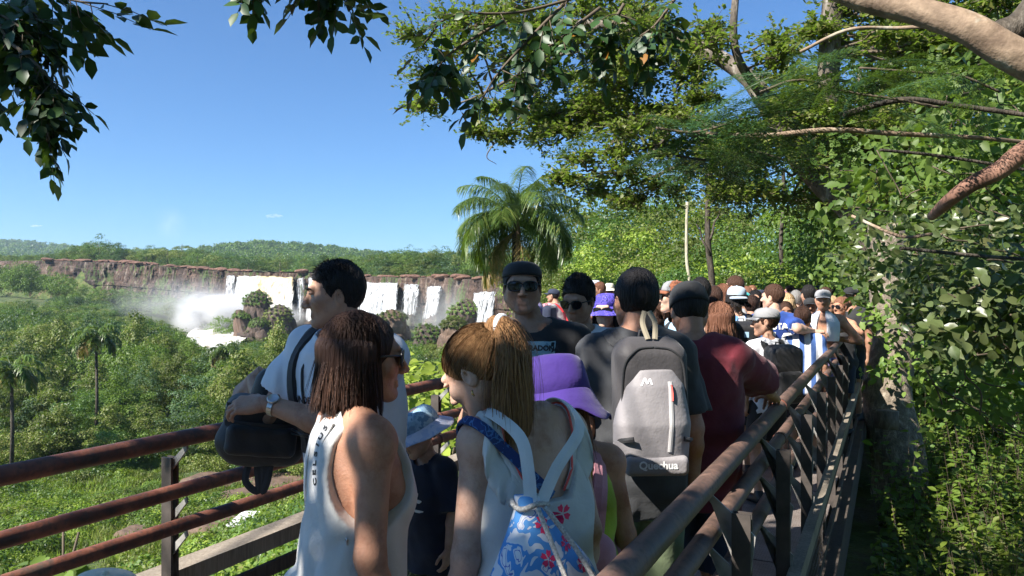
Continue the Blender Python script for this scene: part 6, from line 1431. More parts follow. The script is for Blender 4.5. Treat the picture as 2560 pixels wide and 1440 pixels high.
for i, (a, x, y, z, rad, h) in enumerate(pc):
    me = MIDV[int(r.integers(3))]; mat = [ML_DARK, ML_DARK, ML_MID, ML_OLIVE, ML_BLUE, ML_DARK, ML_OLIVE][int(r.integers(7))]
    if i < 36: tree(x, y, z, rad, h, me, mat, 'green tree in the dense belt behind the cliff edge', GP, r)
    else: spt(('p', me.name, mat.name), me, mat, x, y, z + h - rad * .8, rad)
for (px, yp, D, rad, me, lab) in ((245, 590, 372, 7.5, MIDV[2], 'tallest dark tree breaking the skyline at the far left'), (205, 608, 376, 6.5, MIDV[0], 'dark dense tree just left of the tallest skyline tree'), (418, 602, 348, 7.5, UMB, 'flat-topped umbrella tree above the cliff'), (455, 604, 346, 3.6, UMB, 'small umbrella tree right of the bigger flat-topped one'), (985, 622, 290, 4.6, MIDV[0], 'dark round tree on the skyline left of the palm'), (1040, 612, 285, 8, UMB, 'broad pale umbrella tree on the skyline beside the palm'), (1095, 606, 270, 7, UMB, 'airy umbrella tree partly behind the palm fronds')):
    x = (px - 1280) / FPX * D; z = gz(x, D); tree(x, D, z, rad, EYE - (yp - HOR) / FPX * D - z, me, ML_DARK if 'dark' in lab else ML_BLUE if 'umb' not in lab else ML_OLIVE, lab, None, r)
LSK = ['dark', 'olive', 'mid green', 'blue-green']
for k in range(34):
    px = 150 + 26.5 * k + r.uniform(-8, 8); x = 0
    D = float(np.interp(px, [150, 560, 1100], [375, 330, 262])) + r.uniform(-8, 18); yp = np.interp(px, [150, 215, 330, 450, 560, 700, 900, 1100], [628, 612, 622, 622, 636, 642, 646, 632]) + r.uniform(-7, 12); x = (px - 1280) / FPX * D; z = gz(x, D); c_ = int(r.integers(4))
    tree(x, D, z, r.uniform(3.8, 6.8), max(4.5, EYE - (yp - HOR) / FPX * D - z), [MIDV[0], MIDV[2], UMB, MIDV[1]][int(r.integers(4))], [ML_DARK, ML_OLIVE, ML_MID, ML_BLUE][c_], LSK[c_] + ' crown standing out of the forest belt behind the cliff edge', 'crowns breaking the skyline behind the cliff', r)
for k in range(54):
    px = -60 + 20 * k + r.uniform(-6, 6) if k < 32 else r.uniform(-120, 185); c_ = int(r.integers(4)); D = float(np.interp(px, [-60, 170, 560], [335, 318, 262])) + r.uniform(-26, 8); x = (px - 1280) / FPX * D; z = gz(x, D)
    yp = np.interp(px, [-60, 60, 150, 185, 300, 430, 520, 580], [640, 650, 662, 700, 712, 738, 765, 775]) + r.uniform(0, 26); hh = EYE - (yp - HOR) / FPX * D - z
    if D > rim_y(x) - 10: D = float(rim_y(x)) - 12
    if hh > 1.5: tree(x, D, z, r.uniform(3.2, 5.5), hh, MIDV[int(r.integers(3))], [ML_MID, ML_OLIVE, ML_DARK, ML_MID][c_], ['mid green', 'olive', 'dark green', 'leafy green'][c_] + ' tree against the foot of the cliff at the left', 'trees at the foot of the cliff', r, low=True)
for k in range(420):          # low scrub along the rim and below the cliff
    x = r.uniform(-330, 20); y = float(rim_y(x)) + r.uniform(3, 14); spt(('s', 'b0'), BUSH[0], ML_OLIVE, x, y, gz(x, y), r.uniform(1.0, 2.2)) if not (-104 < x < -58) else None
for k in range(700):
    y = r.uniform(185, 300); x = r.uniform(-.62, -.03) * y
    if y > rim_y(x) - 9 or abs(x / y + .385) < .062 * (1 + .9 * (y > 228)): continue
    px = 1280 + FPX * x / y; rad = r.uniform(1.6, 4.2) * (1.0 if px < 440 else .6); m = [ML_MID, ML_OLIVE, ML_DARK, ML_BLUE][k % 4]; spt(('c', k % 4, k % 2), BUSH[k % 2] if k % 2 else MIDV[0], m, x, y, gz(x, y) + rad * .1, rad)
for (bx, by, br) in BOULD:
    for k in range(26): a = r.uniform(0, 6.28); d = br * r.uniform(.7, 2.0); x = bx + math.cos(a) * d; y = by + math.sin(a) * d * .8; s = r.uniform(1.1, 2.4); spt(('c', 9, k % 3, k % 2), [BUSH[0], MIDV[0]][k % 2], [ML_MID, ML_OLIVE, ML_DARK][k % 3], x, y, gz(x, y) + s * .2, s)
# far forest on the hills
r2 = np.random.default_rng(55); n = 15000; v = r2.uniform(size=n); D = 420 * (3300 / 420) ** (v ** .8); u = r2.uniform(-.80, .32, n); X = u * D; Y = D; keep = Y > rim_y(X) + 150; X, Y = X[keep], Y[keep]; Z = ground(X, Y); S = r2.uniform(4, 9, len(X)) * np.clip(Y / 700, .9, 2.2)
for i_, (x, y, z, s) in enumerate(zip(X, Y, Z, S)): spt(('f', i_ % 2, (i_ // 2) % 2), FARV[i_ % 2], [ML_DARK, ML_MID][(i_ // 2) % 2], x, y, z + s * .45, s)
# shrubs and grasses on the slope just below the walkway
slope = []
for k in range(3600):
    y = 16 + 66 * r.uniform() ** 1.1; x = r.uniform(-.80 * y - 2, .06 * y)
    d = x - np.interp(y, XB[:, 0], XB[:, 1])
    if d > -1.2 or y < 12: continue
    if fbm2(np.array([x * .10]), np.array([y * .10]), 77, 3)[0] > .58 and y < 66 : continue
    rad = r.uniform(.5, 1.9) * (.6 if fbm2(np.array([x * .10]), np.array([y * .10]), 77, 3)[0] > .5 else 1.0); slope.append((x, y, gz(x, y), rad))
for i_, (x, y, z, s) in enumerate(slope): spt(('u', i_ % 5), BUSH[i_ % 2], [ML_MID, ML_LIME, ML_OLIVE, ML_MID, ML_DARK][i_ % 5], x, y, z, s)
BGR = scatter(BLADE, np.random.default_rng(3).normal(size=(90, 3)) * [.35, .35, .02], rotmats(np.random.default_rng(4).normal(size=(90, 3)) + [0, 0, .1], np.tile([0, 0, 1.0], (90, 1)) + .35 * np.random.default_rng(6).normal(size=(90, 3))), np.random.default_rng(5).uniform(.3, .8, 90)); GRASS = mesh_np('grass', *BGR)
for k in range(2600):
    y = 16 + 60 * r.uniform(); x = r.uniform(-.80 * y - 2, .06 * y); d = x - np.interp(y, XB[:, 0], XB[:, 1])
    if d > -.8: continue
    spt(('g', k % 2), GRASS, [ML_OLIVE, ML_LIME][k % 2], x, y, gz(x, y), r.uniform(.5, 1.3))
def gn_scatter(name, key, me, mat, L, label, cat):
    src = bpy.data.objects.new(name + '_source', cm(me, mat)); L = np.array(L)
    pm = bpy.data.meshes.new(name); pm.vertices.add(len(L)); pm.vertices.foreach_set('co', L[:, :3].astype(np.float32).ravel())
    a = pm.attributes.new('sc', 'FLOAT', 'POINT'); a.data.foreach_set('value', L[:, 3].astype(np.float32))
    b = pm.attributes.new('rt', 'FLOAT', 'POINT'); b.data.foreach_set('value', np.random.default_rng(len(L)).uniform(0, 6.28, len(L)).astype(np.float32))
    o = bpy.data.objects.new(name, pm); C.objects.link(o); tag(o, label, cat, kind='stuff')
    g = bpy.data.node_groups.new(name, 'GeometryNodeTree'); g.interface.new_socket('Geometry', in_out='INPUT', socket_type='NodeSocketGeometry'); g.interface.new_socket('Geometry', in_out='OUTPUT', socket_type='NodeSocketGeometry')
    N = g.nodes; gi = N.new('NodeGroupInput'); go = N.new('NodeGroupOutput'); ip = N.new('GeometryNodeInstanceOnPoints'); oi = N.new('GeometryNodeObjectInfo'); oi.inputs['Object'].default_value = src; oi.inputs['As Instance'].default_value = True
    s1 = N.new('GeometryNodeInputNamedAttribute'); s1.data_type = 'FLOAT'; s1.inputs[0].default_value = 'sc'; s2 = N.new('GeometryNodeInputNamedAttribute'); s2.data_type = 'FLOAT'; s2.inputs[0].default_value = 'rt'
    cx = N.new('ShaderNodeCombineXYZ'); g.links.new(s2.outputs[0], cx.inputs[2])
    g.links.new(gi.outputs[0], ip.inputs['Points']); g.links.new(oi.outputs['Geometry'], ip.inputs['Instance']); g.links.new(cx.outputs[0], ip.inputs['Rotation']); g.links.new(s1.outputs[0], ip.inputs['Scale']); g.links.new(ip.outputs[0], go.inputs[0])
    md = o.modifiers.new('scatter', 'NODES'); md.node_group = g; return o
SN_ = {'v': ('valley_forest', 'smaller trees of the valley forest further off'), 'p': ('plateau_forest', 'forest belt behind the cliff edge'), 's': ('rim_scrub', 'low scrub along the cliff edge'), 'c': ('gorge_bushes', 'bushes on the rocky floor of the gorge below the cliff'), 'f': ('far_forest', 'hazy forest covering the distant hills'), 'u': ('undergrowth', 'bright green shrubs on the slope below the left railing'), 'g': ('grass', 'tufts of grass on the slope below the left railing')}
for key, (me, mat, L) in stuffpts.items(): gn_scatter(SN_[key[0]][0], key, me, mat, L, SN_[key[0]][1], 'forest' if key[0] in 'vpf' else 'plants')
# rocks and ledges on the slope
for k, (px, py, Y, sx, sz) in enumerate(((700, 1205, 58, 2.6, .7), (560, 1330, 44, 1.8, .7), (480, 1290, 47, 1.4, .6), (640, 1255, 54, 2.6, .6), (340, 1310, 44, 1.1, .6), (610, 1230, 60, 2.0, .7), (790, 1280, 50, 2.5, .8), (520, 1210, 62, 2.0, .8), (900, 1000, 90, 3, 1.5))):
    q = P(px, py, Y); o = link('rock', ROCK[k % 3].copy(), None, None, (q[0], Y, gz(q[0], Y) + .1)); o.data.materials.clear(); o.data.materials.append(M_BROCK); o.scale = (sx, sx * .8, sz); tag(o, ['flat reddish rock slab', 'broken brown rock'][k % 2] + ' on the grassy slope seen through the left railing', 'rock', 'rocks on the slope below the railing')
tag(MB().box((-11.8, 40.5, gz(-11.8, 40.5) + .1), (6, 2.5, .1)).build('stream_pool', M_FOAM), 'pale foaming stream at the foot of the slope', 'stream', kind='structure')
# ------------------------------------------------------------ palm
r = np.random.default_rng(9)
pr = empty('palm_tree', tuple(P(1290, 700, 27)), 0, 'tall feathery palm with drooping fronds standing against the sky', 'palm'); O = np.array(pr.location); O[2] = gz(O[0], O[1]); pr.location = O
cr = P(1290, 565, 27) - O
MB().tube([[0, 0, -.5], [.05, 0, 1], cr * .6, cr + [0, 0, -.3], cr + [0, 0, .15]], [.21, .17, .15, .14, .11], 12).build('trunk', M_BARKD, pr, True)
sh = MB(); sh.lathe([(.02, -1.45), (.10, -1.2), (.16, -.7), (.13, -.2), (.04, .25)], tuple(cr + [.08, -.14, .0]), 8, .6, .9); sh.build('dead_sheath', m_plain('dry_palm_sheath', (.19, .11, .085), .8, 0, .4, 6), pr, True)
ML_PALM = m_leaf('palm_leaflet', [(.05, .095, .025), (.075, .135, .03), (.11, .165, .035), (.19, .20, .05)], .28, .35); ML_PALMD = m_leaf('palm_leaflet_dry', [(.22, .16, .06), (.30, .19, .08), (.14, .15, .04)], .25, .5)
def frond(base, az, el, L, droop, seed, nl=84, ll=.62, mat=None, parent=None, name='frond', rw=.026):
    r = np.random.default_rng(seed); n = 16; p = [np.array(base, float)]; a = el; st = L / n
    for i in range(n):
        d = np.array([math.cos(az) * math.cos(a), math.sin(az) * math.cos(a), math.sin(a)]); p.append(p[-1] + d * st); a -= droop / n * (0.5 + 1.2 * i / n)
    p = np.array(p); q = spline(p, nl); T = np.gradient(q, axis=0); T /= np.linalg.norm(T, axis=1)[:, None]; side = np.cross(T, [0, 0, 1.0]); side /= np.linalg.norm(side, axis=1)[:, None] + 1e-6
    s0 = int(nl * .16); pos, dirs, sz = [], [], []
    for sgn in (-1, 1):
        for rep_ in range(2):
            Q = q[s0:] + r.normal(size=(nl - s0, 3)) * .01; w = np.sin(PI * np.clip(np.linspace(.12, 1, nl - s0), 0, 1)) ** .5
            dd = side[s0:] * sgn * r.uniform(.5, 1.0, (nl - s0, 1)) + T[s0:] * r.uniform(.3, .8, (nl - s0, 1)) + np.array([0, 0, 1]) * (r.uniform(-.25, .55, (nl - s0, 1)) - .15)
            pos.append(Q); dirs.append(dd); sz.append(ll * w * r.uniform(.7, 1.1, nl - s0))
    pos = np.concatenate(pos); dirs = np.concatenate(dirs); sz = np.concatenate(sz); dirs /= np.linalg.norm(dirs, axis=1)[:, None]
    # drooping ribbons: 4 segments
    m = 5; t = np.linspace(0, 1, m); path = pos[:, None] + dirs[:, None] * (t * .95)[None, :, None] * sz[:, None, None] - np.array([0, 0, 1]) * ((t ** 2))[None, :, None] * r.uniform(.35, .95, (len(pos), 1, 1)) * sz[:, None, None]
    v, f = ribbons(path, rw, r); mb = MB(); mb.add(v, f); mb.tube(q, np.linspace(.03, .006, len(q)), 5)
    return mb.build(name, mat or ML_PALM, parent)
for i in range(38):
    az = i * 2.399 + r.uniform(-.2, .2); k = i / 38.0
    if k > .45 and abs(((az + PI / 2 + PI) % (2 * PI)) - PI) < .5: continue
    el = 1.45 - 1.55 * k ** .8; frond(cr + [0, 0, .05], az, el, r.uniform(2.5, 3.1), 1.5 + 1.1 * k, i, ll=.74, parent=pr)
for i in range(7): frond(cr + [0, 0, -.15], r.uniform(0, 6.28), -.6, r.uniform(2.0, 2.6), 1.2, 90 + i, 40, .5, ML_PALMD, pr, 'dead_frond')
for (px, py, D, sc, lab) in ((240, 845, 72, 1.0, 'palm with drooping fronds among the valley trees below the left rail'), (28, 930, 62, 1.1, 'ragged palm at the far left edge of the valley forest'), (560, 880, 95, .9, 'small palm poking out of the valley forest left of the white T-shirt')):
    c = P(px, py, D); g0 = gz(c[0], D); vp = empty('palm_tree', (c[0], D, g0), 0, lab, 'palm', None); hh = c[2] - g0; MB().tube([[0, 0, -.3], [.1, 0, hh * .5], [0, 0, hh]], [.18, .14, .12], 8).build('trunk', M_BARKD, vp, True)
    for i in range(18): frond([0, 0, hh], i * 2.399, 1.3 - 1.5 * (i / 18) ** .8, 2.6 * sc, 2.0, i + 300, 26, .8, ML_PALM if i < 14 else ML_PALMD, vp, rw=.11)
# ------------------------------------------------------------ leaves as separate things on a stem
LF = []
for k, (L8, s) in enumerate(((LEAF8, 1), (LEAFW, 1), (LEAF8, .8))):
    me = mesh_np('leaf', L8[0], L8[1], True); LF.append(me)
def leafmesh(k, mat):
    return cm(LF[k], mat)
def put_leaf(parent, pos, nrm_, up, size, me):
    M = rotmats(np.array([nrm_], float), np.array([up], float))[0]; mt = Matrix([[*(M[i] * size), pos[i]] for i in range(3)] + [[0, 0, 0, 1]]); o = bpy.data.objects.new('leaf', me); C.objects.link(o); o.parent = parent; o.matrix_local = mt; return o
def sprays(name, label, paths, mat, size, nleaf, r, compound=True, cap_=300, group=None, k=0, spread=1.0, cat='branch', twigr=.006, odd=None, hang=.8):
    """a bough: stems, then pinnate sprays of separate leaves; beyond cap_ leaves are joined"""
    o0 = np.array(paths[0][0], float); root = empty(name, tuple(o0), 0, label, cat, group); mb = MB(); L = []
    for p in paths:
        q = spline(np.array(p, float) - o0, 24); mb.tube(q, np.linspace(twigr * 1.6, twigr * .5, 24), 6)
        ns = max(2, int(nleaf / 7 / len(paths)))
        for s in range(ns):
            t = r.uniform(.12, 1.0); b = q[int(t * 23)]; T = q[min(23, int(t * 23) + 1)] - q[max(0, int(t * 23) - 1)]; T = nrm(T)
            d = nrm(T * .5 + r.normal(size=3) * .75 * spread + np.array([0, 0, -hang])); Ls = size * r.uniform(2.2, 3.2); e = b + d * Ls; mb.tube([b, b + d * Ls * .5 + [0, 0, .01], e], [twigr * .4, twigr * .3, twigr * .2], 4)
            side = nrm(np.cross(d, [0, 0, 1]) + .01); nn0 = nrm(np.cross(side, d) + r.normal(size=3) * .3)
            for j in range(3):
                c = b + d * Ls * (.30 + .24 * j)
                for sg in (-1, 1): L.append((c, nn0 + r.normal(size=3) * .35, side * sg * .9 + d * .55 + [0, 0, -.25], size * r.uniform(.75, 1.1)))
            L.append((e, nn0, d + [0, 0, -.2], size * r.uniform(.9, 1.2)))
    mb.build('stem', M_TWIG, root, True); me = leafmesh(k, mat)
    if len(L) > cap_: idx = r.permutation(len(L)); L = [L[i] for i in idx]
    for (c, n_, u_, s) in L[:cap_]: put_leaf(root, c, n_, u_, s, me if not (odd and r.uniform() < odd[1]) else leafmesh(k, odd[0]))
    if len(L) > cap_:
        R_ = L[cap_:]; v, f = scatter(LEAF8, np.array([a[0] for a in R_]), rotmats(np.array([a[1] for a in R_]), np.array([a[2] for a in R_])), np.array([a[3] for a in R_])); tag(link('leaves', mesh_np('leaves', v, f, True), mat, root), kind='stuff')
    return root
def PP(*a): return [P(*q) for q in a]
r = np.random.default_rng(31)
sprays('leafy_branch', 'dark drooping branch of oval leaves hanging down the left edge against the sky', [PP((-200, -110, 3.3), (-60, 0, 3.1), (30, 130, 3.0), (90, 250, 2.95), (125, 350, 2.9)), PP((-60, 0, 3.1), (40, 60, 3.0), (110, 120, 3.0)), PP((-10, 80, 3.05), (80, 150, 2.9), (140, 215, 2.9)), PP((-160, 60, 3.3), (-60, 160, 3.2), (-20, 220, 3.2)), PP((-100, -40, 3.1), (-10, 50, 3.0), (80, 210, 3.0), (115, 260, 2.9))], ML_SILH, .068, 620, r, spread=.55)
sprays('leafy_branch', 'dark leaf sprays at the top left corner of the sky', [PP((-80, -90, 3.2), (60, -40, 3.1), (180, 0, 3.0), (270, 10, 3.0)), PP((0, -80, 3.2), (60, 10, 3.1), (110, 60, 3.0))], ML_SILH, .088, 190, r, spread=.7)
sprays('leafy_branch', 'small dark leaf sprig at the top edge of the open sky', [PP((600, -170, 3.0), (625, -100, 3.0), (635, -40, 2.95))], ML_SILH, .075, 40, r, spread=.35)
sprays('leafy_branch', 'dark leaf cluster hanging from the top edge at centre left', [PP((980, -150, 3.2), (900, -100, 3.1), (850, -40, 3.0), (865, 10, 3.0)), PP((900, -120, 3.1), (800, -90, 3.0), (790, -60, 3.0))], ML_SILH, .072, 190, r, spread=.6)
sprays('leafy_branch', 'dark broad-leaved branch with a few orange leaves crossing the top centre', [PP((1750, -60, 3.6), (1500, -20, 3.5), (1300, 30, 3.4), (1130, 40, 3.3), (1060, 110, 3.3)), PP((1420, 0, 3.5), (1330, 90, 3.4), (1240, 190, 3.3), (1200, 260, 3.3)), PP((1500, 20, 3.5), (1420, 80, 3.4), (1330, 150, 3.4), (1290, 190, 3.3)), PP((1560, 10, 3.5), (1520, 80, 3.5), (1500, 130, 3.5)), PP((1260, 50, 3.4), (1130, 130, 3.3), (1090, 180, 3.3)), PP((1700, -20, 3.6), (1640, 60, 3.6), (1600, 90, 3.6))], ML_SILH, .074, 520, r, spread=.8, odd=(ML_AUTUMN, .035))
# ------------------------------------------------------------ the great spreading tree over the walkway
r = np.random.default_rng(41)
bt = empty('spreading_tree', (6.6, 13.5, gz(6.6, 13.5)), 0, 'great leaning tree spreading fine-leaved branches over the walkway', 'tree'); O = np.array(bt.location)
limbs = {'trunk': (PP((2290, 900, 12.2), (2230, 700, 12.5), (2160, 560, 12.8), (2070, 470, 13), (1995, 385, 13.2), (1975, 330, 13.3)), .30, .20),
 'a': (PP((1975, 330, 13.3), (1900, 230, 13.6), (1850, 185, 14), (1740, 125, 14.5), (1640, 90, 15), (1540, 66, 15.5), (1400, 60, 16), (1250, 60, 16.2), (1110, 90, 16.4)), .20, .03),
 'b': (PP((1975, 330, 13.3), (1850, 330, 13.5), (1720, 300, 14), (1600, 290, 15), (1480, 300, 15.5), (1380, 360, 16)), .12, .02),
 'c': (PP((1920, 260, 13.5), (1845, 130, 13), (1840, -40, 13)), .09, .06),
 'd': (PP((2120, 520, 12.9), (2080, 380, 12.6), (2070, 200, 12.4), (2085, -60, 12.3)), .20, .16),
 'e': (PP((1700, 110, 14.7), (1600, 190, 15), (1500, 230, 15.5), (1400, 260, 16)), .07, .015),
 'f': (PP((1500, 64, 15.6), (1380, 150, 15.8), (1270, 200, 16), (1170, 250, 16), (1060, 280, 16.2)), .06, .012),
 'g': (PP((1850, 330, 13.5), (1760, 400, 14), (1660, 440, 14.5), (1560, 480, 15)), .07, .015),
 'h': (PP((1380, 150, 15.8), (1330, 260, 15.8), (1260, 320, 15.9), (1210, 385, 16), (1235, 410, 16)), .03, .006),
 'i': (PP((1700, 300, 14.2), (1640, 380, 14.5), (1520, 430, 15), (1430, 440, 15.5)), .04, .01)}
LP = []
for kx, (p, r0, r1) in limbs.items():
    q = spline(np.array(p), 40); W = WaveNoise(len(kx) + int(r0 * 100), 1.2, 4); q += .10 * np.stack([W(*(q.T + a)) for a in (0, 5, 9)], 1); MB().tube(q - O, np.linspace(r0, r1, 40), 10 if r0 > .1 else 6).build('trunk' if kx == 'trunk' else 'limb', M_BARK, bt, True); LP.append(q)
LPA = np.concatenate(LP)
cl_list = [(1045, 95, 55), (1085, 190, 60), (1060, 265, 45), (1120, 50, 60), (1175, 130, 60), (1150, 215, 50), (1250, 50, 60), (1300, 150, 60), (1230, 270, 40), (1190, 330, 38), (1260, 340, 30), (1330, 60, 60), (1400, 330, 60), (1480, 280, 60), (1560, 330, 60), (1450, 400, 55), (1560, 430, 55), (1640, 380, 60), (1700, 300, 60), (1500, 200, 60), (1600, 200, 65), (1400, 200, 55), (1340, 255, 50), (1720, 200, 60), (1480, 480, 45), (1570, 505, 45), (1650, 470, 55), (1410, 450, 38), (1180, 60, 60), (1420, 110, 60), (1520, 120, 65), (1640, 140, 60), (1300, 10, 60), (1450, 20, 60), (1600, 20, 60), (1380, 290, 50), (1530, 240, 60), (1300, 220, 40), (1330, 300, 35)]
for k in range(64): cl_list.append((r.uniform(1680, 2500), r.uniform(-40, 520) , r.uniform(45, 75)))
for k in range(30): cl_list.append((r.uniform(1300, 1800), r.uniform(-20, 420), r.uniform(35, 60)))
PS, NS, UP, SS = [], [], [], []; tw = MB()
for (px, py, rp) in cl_list:
    Y = np.interp(px, [1000, 1600, 2500], [16.3, 14.8, 12.0]) + r.uniform(-1.6, 1.6); c = P(px, py, Y); Rr = rp / FPX * Y * 1.5; i_ = np.argmin(((LPA - c) ** 2).sum(1)); a = LPA[i_]
    tw.tube(limb_path(a, c, 5, .10, int(px)), np.linspace(.03, .010, 15), 5)
    nsp = 44
    for s in range(nsp):
        d = r.normal(size=3) * [1, 1, .45]; d /= np.linalg.norm(d); e = c + d * Rr * r.uniform(.5, 1.15); st = c + d * Rr * .1; q = np.linspace(0, 1, 9)[:, None]; pth = st + (e - st) * q + [0, 0, .04] * np.sin(q * PI)
        tw.tube(pth[::4], [.009, .006, .003], 3)
        for j in range(1, 9):
            for u_ in range(2):
                PS.append(pth[j] + r.normal(size=3) * .03); UP.append((e - st) + r.normal(size=3) * .25); NS.append(np.array([0, 0, 1]) + r.normal(size=3) * .55); SS.append(r.uniform(.07, .115))
tag(tw.build('twigs', M_TWIG, bt, True, None), kind='stuff').location = tuple(-O)
v, f = scatter(LEAF4, np.array(PS) - O, rotmats(np.array(NS), np.array(UP)), np.array(SS) * 1.05); tag(link('crown', mesh_np('crown', v, f), m_leaf('fine_leaf', [(.07, .11, .025), (.13, .165, .035), (.19, .19, .05), (.09, .14, .03)], .42, .45), bt), kind='stuff')
# ------------------------------------------------------------ jungle on the right
JB = [crown_mesh('crown_jungle', 71, 90, 120, .042, (1, 1, .9), .25), crown_mesh('crown_jungle', 72, 80, 130, .042, (1, 1, .75), .28, .3), crown_mesh('crown_jungle', 73, 90, 120, .045, (.8, .8, 1.2), .22)]
GJ = 'sunlit jungle trees beyond the crowd'
jt = [(1450, 545, 62, 6), (1500, 500, 58, 7), (1580, 480, 60, 7), (1660, 500, 50, 5), (1560, 560, 46, 4.6), (1610, 520, 52, 5.5), (1680, 545, 44, 4.5), (1740, 500, 48, 5), (1790, 560, 38, 4), (1850, 520, 42, 4.5), (1910, 560, 34, 3.6), (1960, 490, 40, 4.6), (2010, 590, 28, 3.0), (1480, 640, 40, 3.6), (1540, 650, 34, 3.0), (1620, 630, 33, 3.2), (1700, 640, 30, 3.0), (1780, 640, 28, 2.8), (1860, 640, 27, 2.8), (1940, 650, 25, 2.6), (1420, 640, 55, 4.2), (2050, 520, 33, 4.2), (2120, 560, 26, 3.4), (2180, 480, 30, 4.2), (2260, 540, 24, 3.4), (2340, 470, 26, 4), (2420, 540, 22, 3.4), (2500, 460, 24, 4), (2580, 520, 20, 3.6), (1440, 690, 34, 2.2), (1500, 700, 30, 2.2), (1580, 690, 27, 2.2), (1660, 690, 26, 2.2), (1740, 690, 24, 2.2), (1820, 690, 23, 2.1), (1900, 690, 22, 2.0), (1980, 680, 20, 2.0), (2060, 660, 19, 2.2), (2140, 640, 18, 2.2), (2150, 760, 15, 1.7), (2230, 700, 16, 2.2), (2320, 680, 15, 2.2), (2420, 640, 14, 2.3), (2520, 640, 13, 2.2), (2600, 560, 16, 3), (2280, 380, 22, 3.4), (2380, 300, 20, 3.4), (2480, 220, 19, 3.6), (2560, 330, 17, 3.2), (2200, 260, 24, 3.6), (2450, 80, 20, 3.6), (2560, 60, 18, 3.4), (2330, 120, 23, 3.4), (2150, 120, 26, 3.0)]
JM = [ML_LIME, ML_MID, ML_OLIVE, ML_LIME, ML_DARK, ML_OLIVE, ML_DARK]
for i, (px, yt, Y, rad) in enumerate(jt):
    q = P(px, yt, Y); g0 = gz(q[0], Y); shp = JB[i % 3]; mat = JM[(i * 5) % 7] if px < 2120 else [ML_MID, ML_DARK, ML_OLIVE][i % 3]
    tree(q[0], Y, g0, rad, q[2] - g0, shp, mat, {ML_LIME: 'bright lime-green jungle tree beyond the crowd', ML_MID: 'mid green jungle tree beyond the crowd', ML_OLIVE: 'olive-yellow jungle tree beyond the crowd', ML_DARK: 'dark green jungle tree beyond the crowd'}[mat] if px < 2120 else 'dense jungle tree on the shaded right bank', GJ if px < 2120 else 'jungle trees on the right bank', r)
# bare pale trunk, and a dark one, standing behind the crowd
def pole(px, y0, y1, Y, r0, r1, label, mat, lean=0, seed=0, forks=()):
    a = P(px, y1, Y); a[2] = gz(a[0], Y) - .2; b = P(px + lean, y0, Y); root = empty('bare_tree', tuple(a), 0, label, 'tree'); MB().tube(limb_path([0, 0, 0], b - a, 7, .012, seed), np.linspace(r0, r1, 21), 10).build('trunk', mat, root, True)
    for (px2, py2, yy, rr) in forks: c = P(px2, py2, Y) - a; h = np.array([(b - a)[0] * .6, 0, P(px, yy, Y)[2] - a[2]]); MB().tube(limb_path(h, c, 5, .05, seed + 3), np.linspace(rr, rr * .4, 15), 6).build('limb', mat, root, True)
M_PALE = m_bark('pale_smooth_bark', (.34, .30, .22), (.48, .44, .33), (.55, .5, .4), 3)
pole(1716, 505, 720, 24, .065, .045, 'thin pale bare trunk standing straight up behind the crowd', M_PALE, 2, 3)
pole(1775, 430, 730, 21, .11, .07, 'dark mossy trunk right of the thin pale one', M_BARKD, 0, 5, ((1740, 560, 640, .04), (1800, 520, 600, .04)))
pole(1950, 420, 720, 23, .08, .05, 'slim dark trunk among the bright leaves', M_BARKD, 8, 6)
# big near trunk and boughs at the right
q = P(2245, 905, 9.5); root = empty('old_tree', (q[0], q[1], gz(q[0], q[1]) - .3), 0, 'thick rough-barked trunk in the undergrowth right of the railing', 'tree'); O = np.array(root.location)
MB().tube(limb_path([0, 0, 0], P(2215, 560, 10) - O, 6, .03, 8), np.linspace(.34, .22, 18), 16).build('trunk', m_bark('rough_scaly_bark', (.10, .08, .06), (.26, .21, .16), (.42, .37, .30), 14, (1, 1, .6), 1.0), root, True)
def bough(label, pts, r0, r1, mat, seed=0):
    o = np.array(pts[0]); root = empty('bough', tuple(o), 0, label, 'branch'); q = spline(np.array(pts) - o, 40); W = WaveNoise(seed, 4, 4); rr = np.linspace(r0, r1, 40) * (1 + .10 * W(*q.T)); MB().tube(q, rr, 18).build('wood', mat, root, True); return root
M_LICH = m_bark('mottled_lichen_bark', (.10, .06, .04), (.32, .23, .16), (.52, .50, .42), 3, (1, 1, 1), .5)
bough('thick mottled bough crossing the top right corner', PP((2000, -60, 3.6), (2150, -5, 3.5), (2300, 30, 3.4), (2420, 70, 3.3), (2520, 130, 3.25), (2680, 210, 3.2)), .045, .078, M_LICH, 1)
bough('dark bough joining the mottled one at the right edge', PP((2490, 90, 3.3), (2560, 60, 3.3), (2640, -40, 3.3)), .06, .075, M_BARKD, 6)
bough('peeling pinkish bough reaching in from the right edge', PP((2330, 540, 5.0), (2375, 500, 4.3), (2430, 460, 4.15), (2500, 425, 4.1), (2560, 380, 4.05), (2680, 330, 4)), .030, .066, M_BARKP, 2)
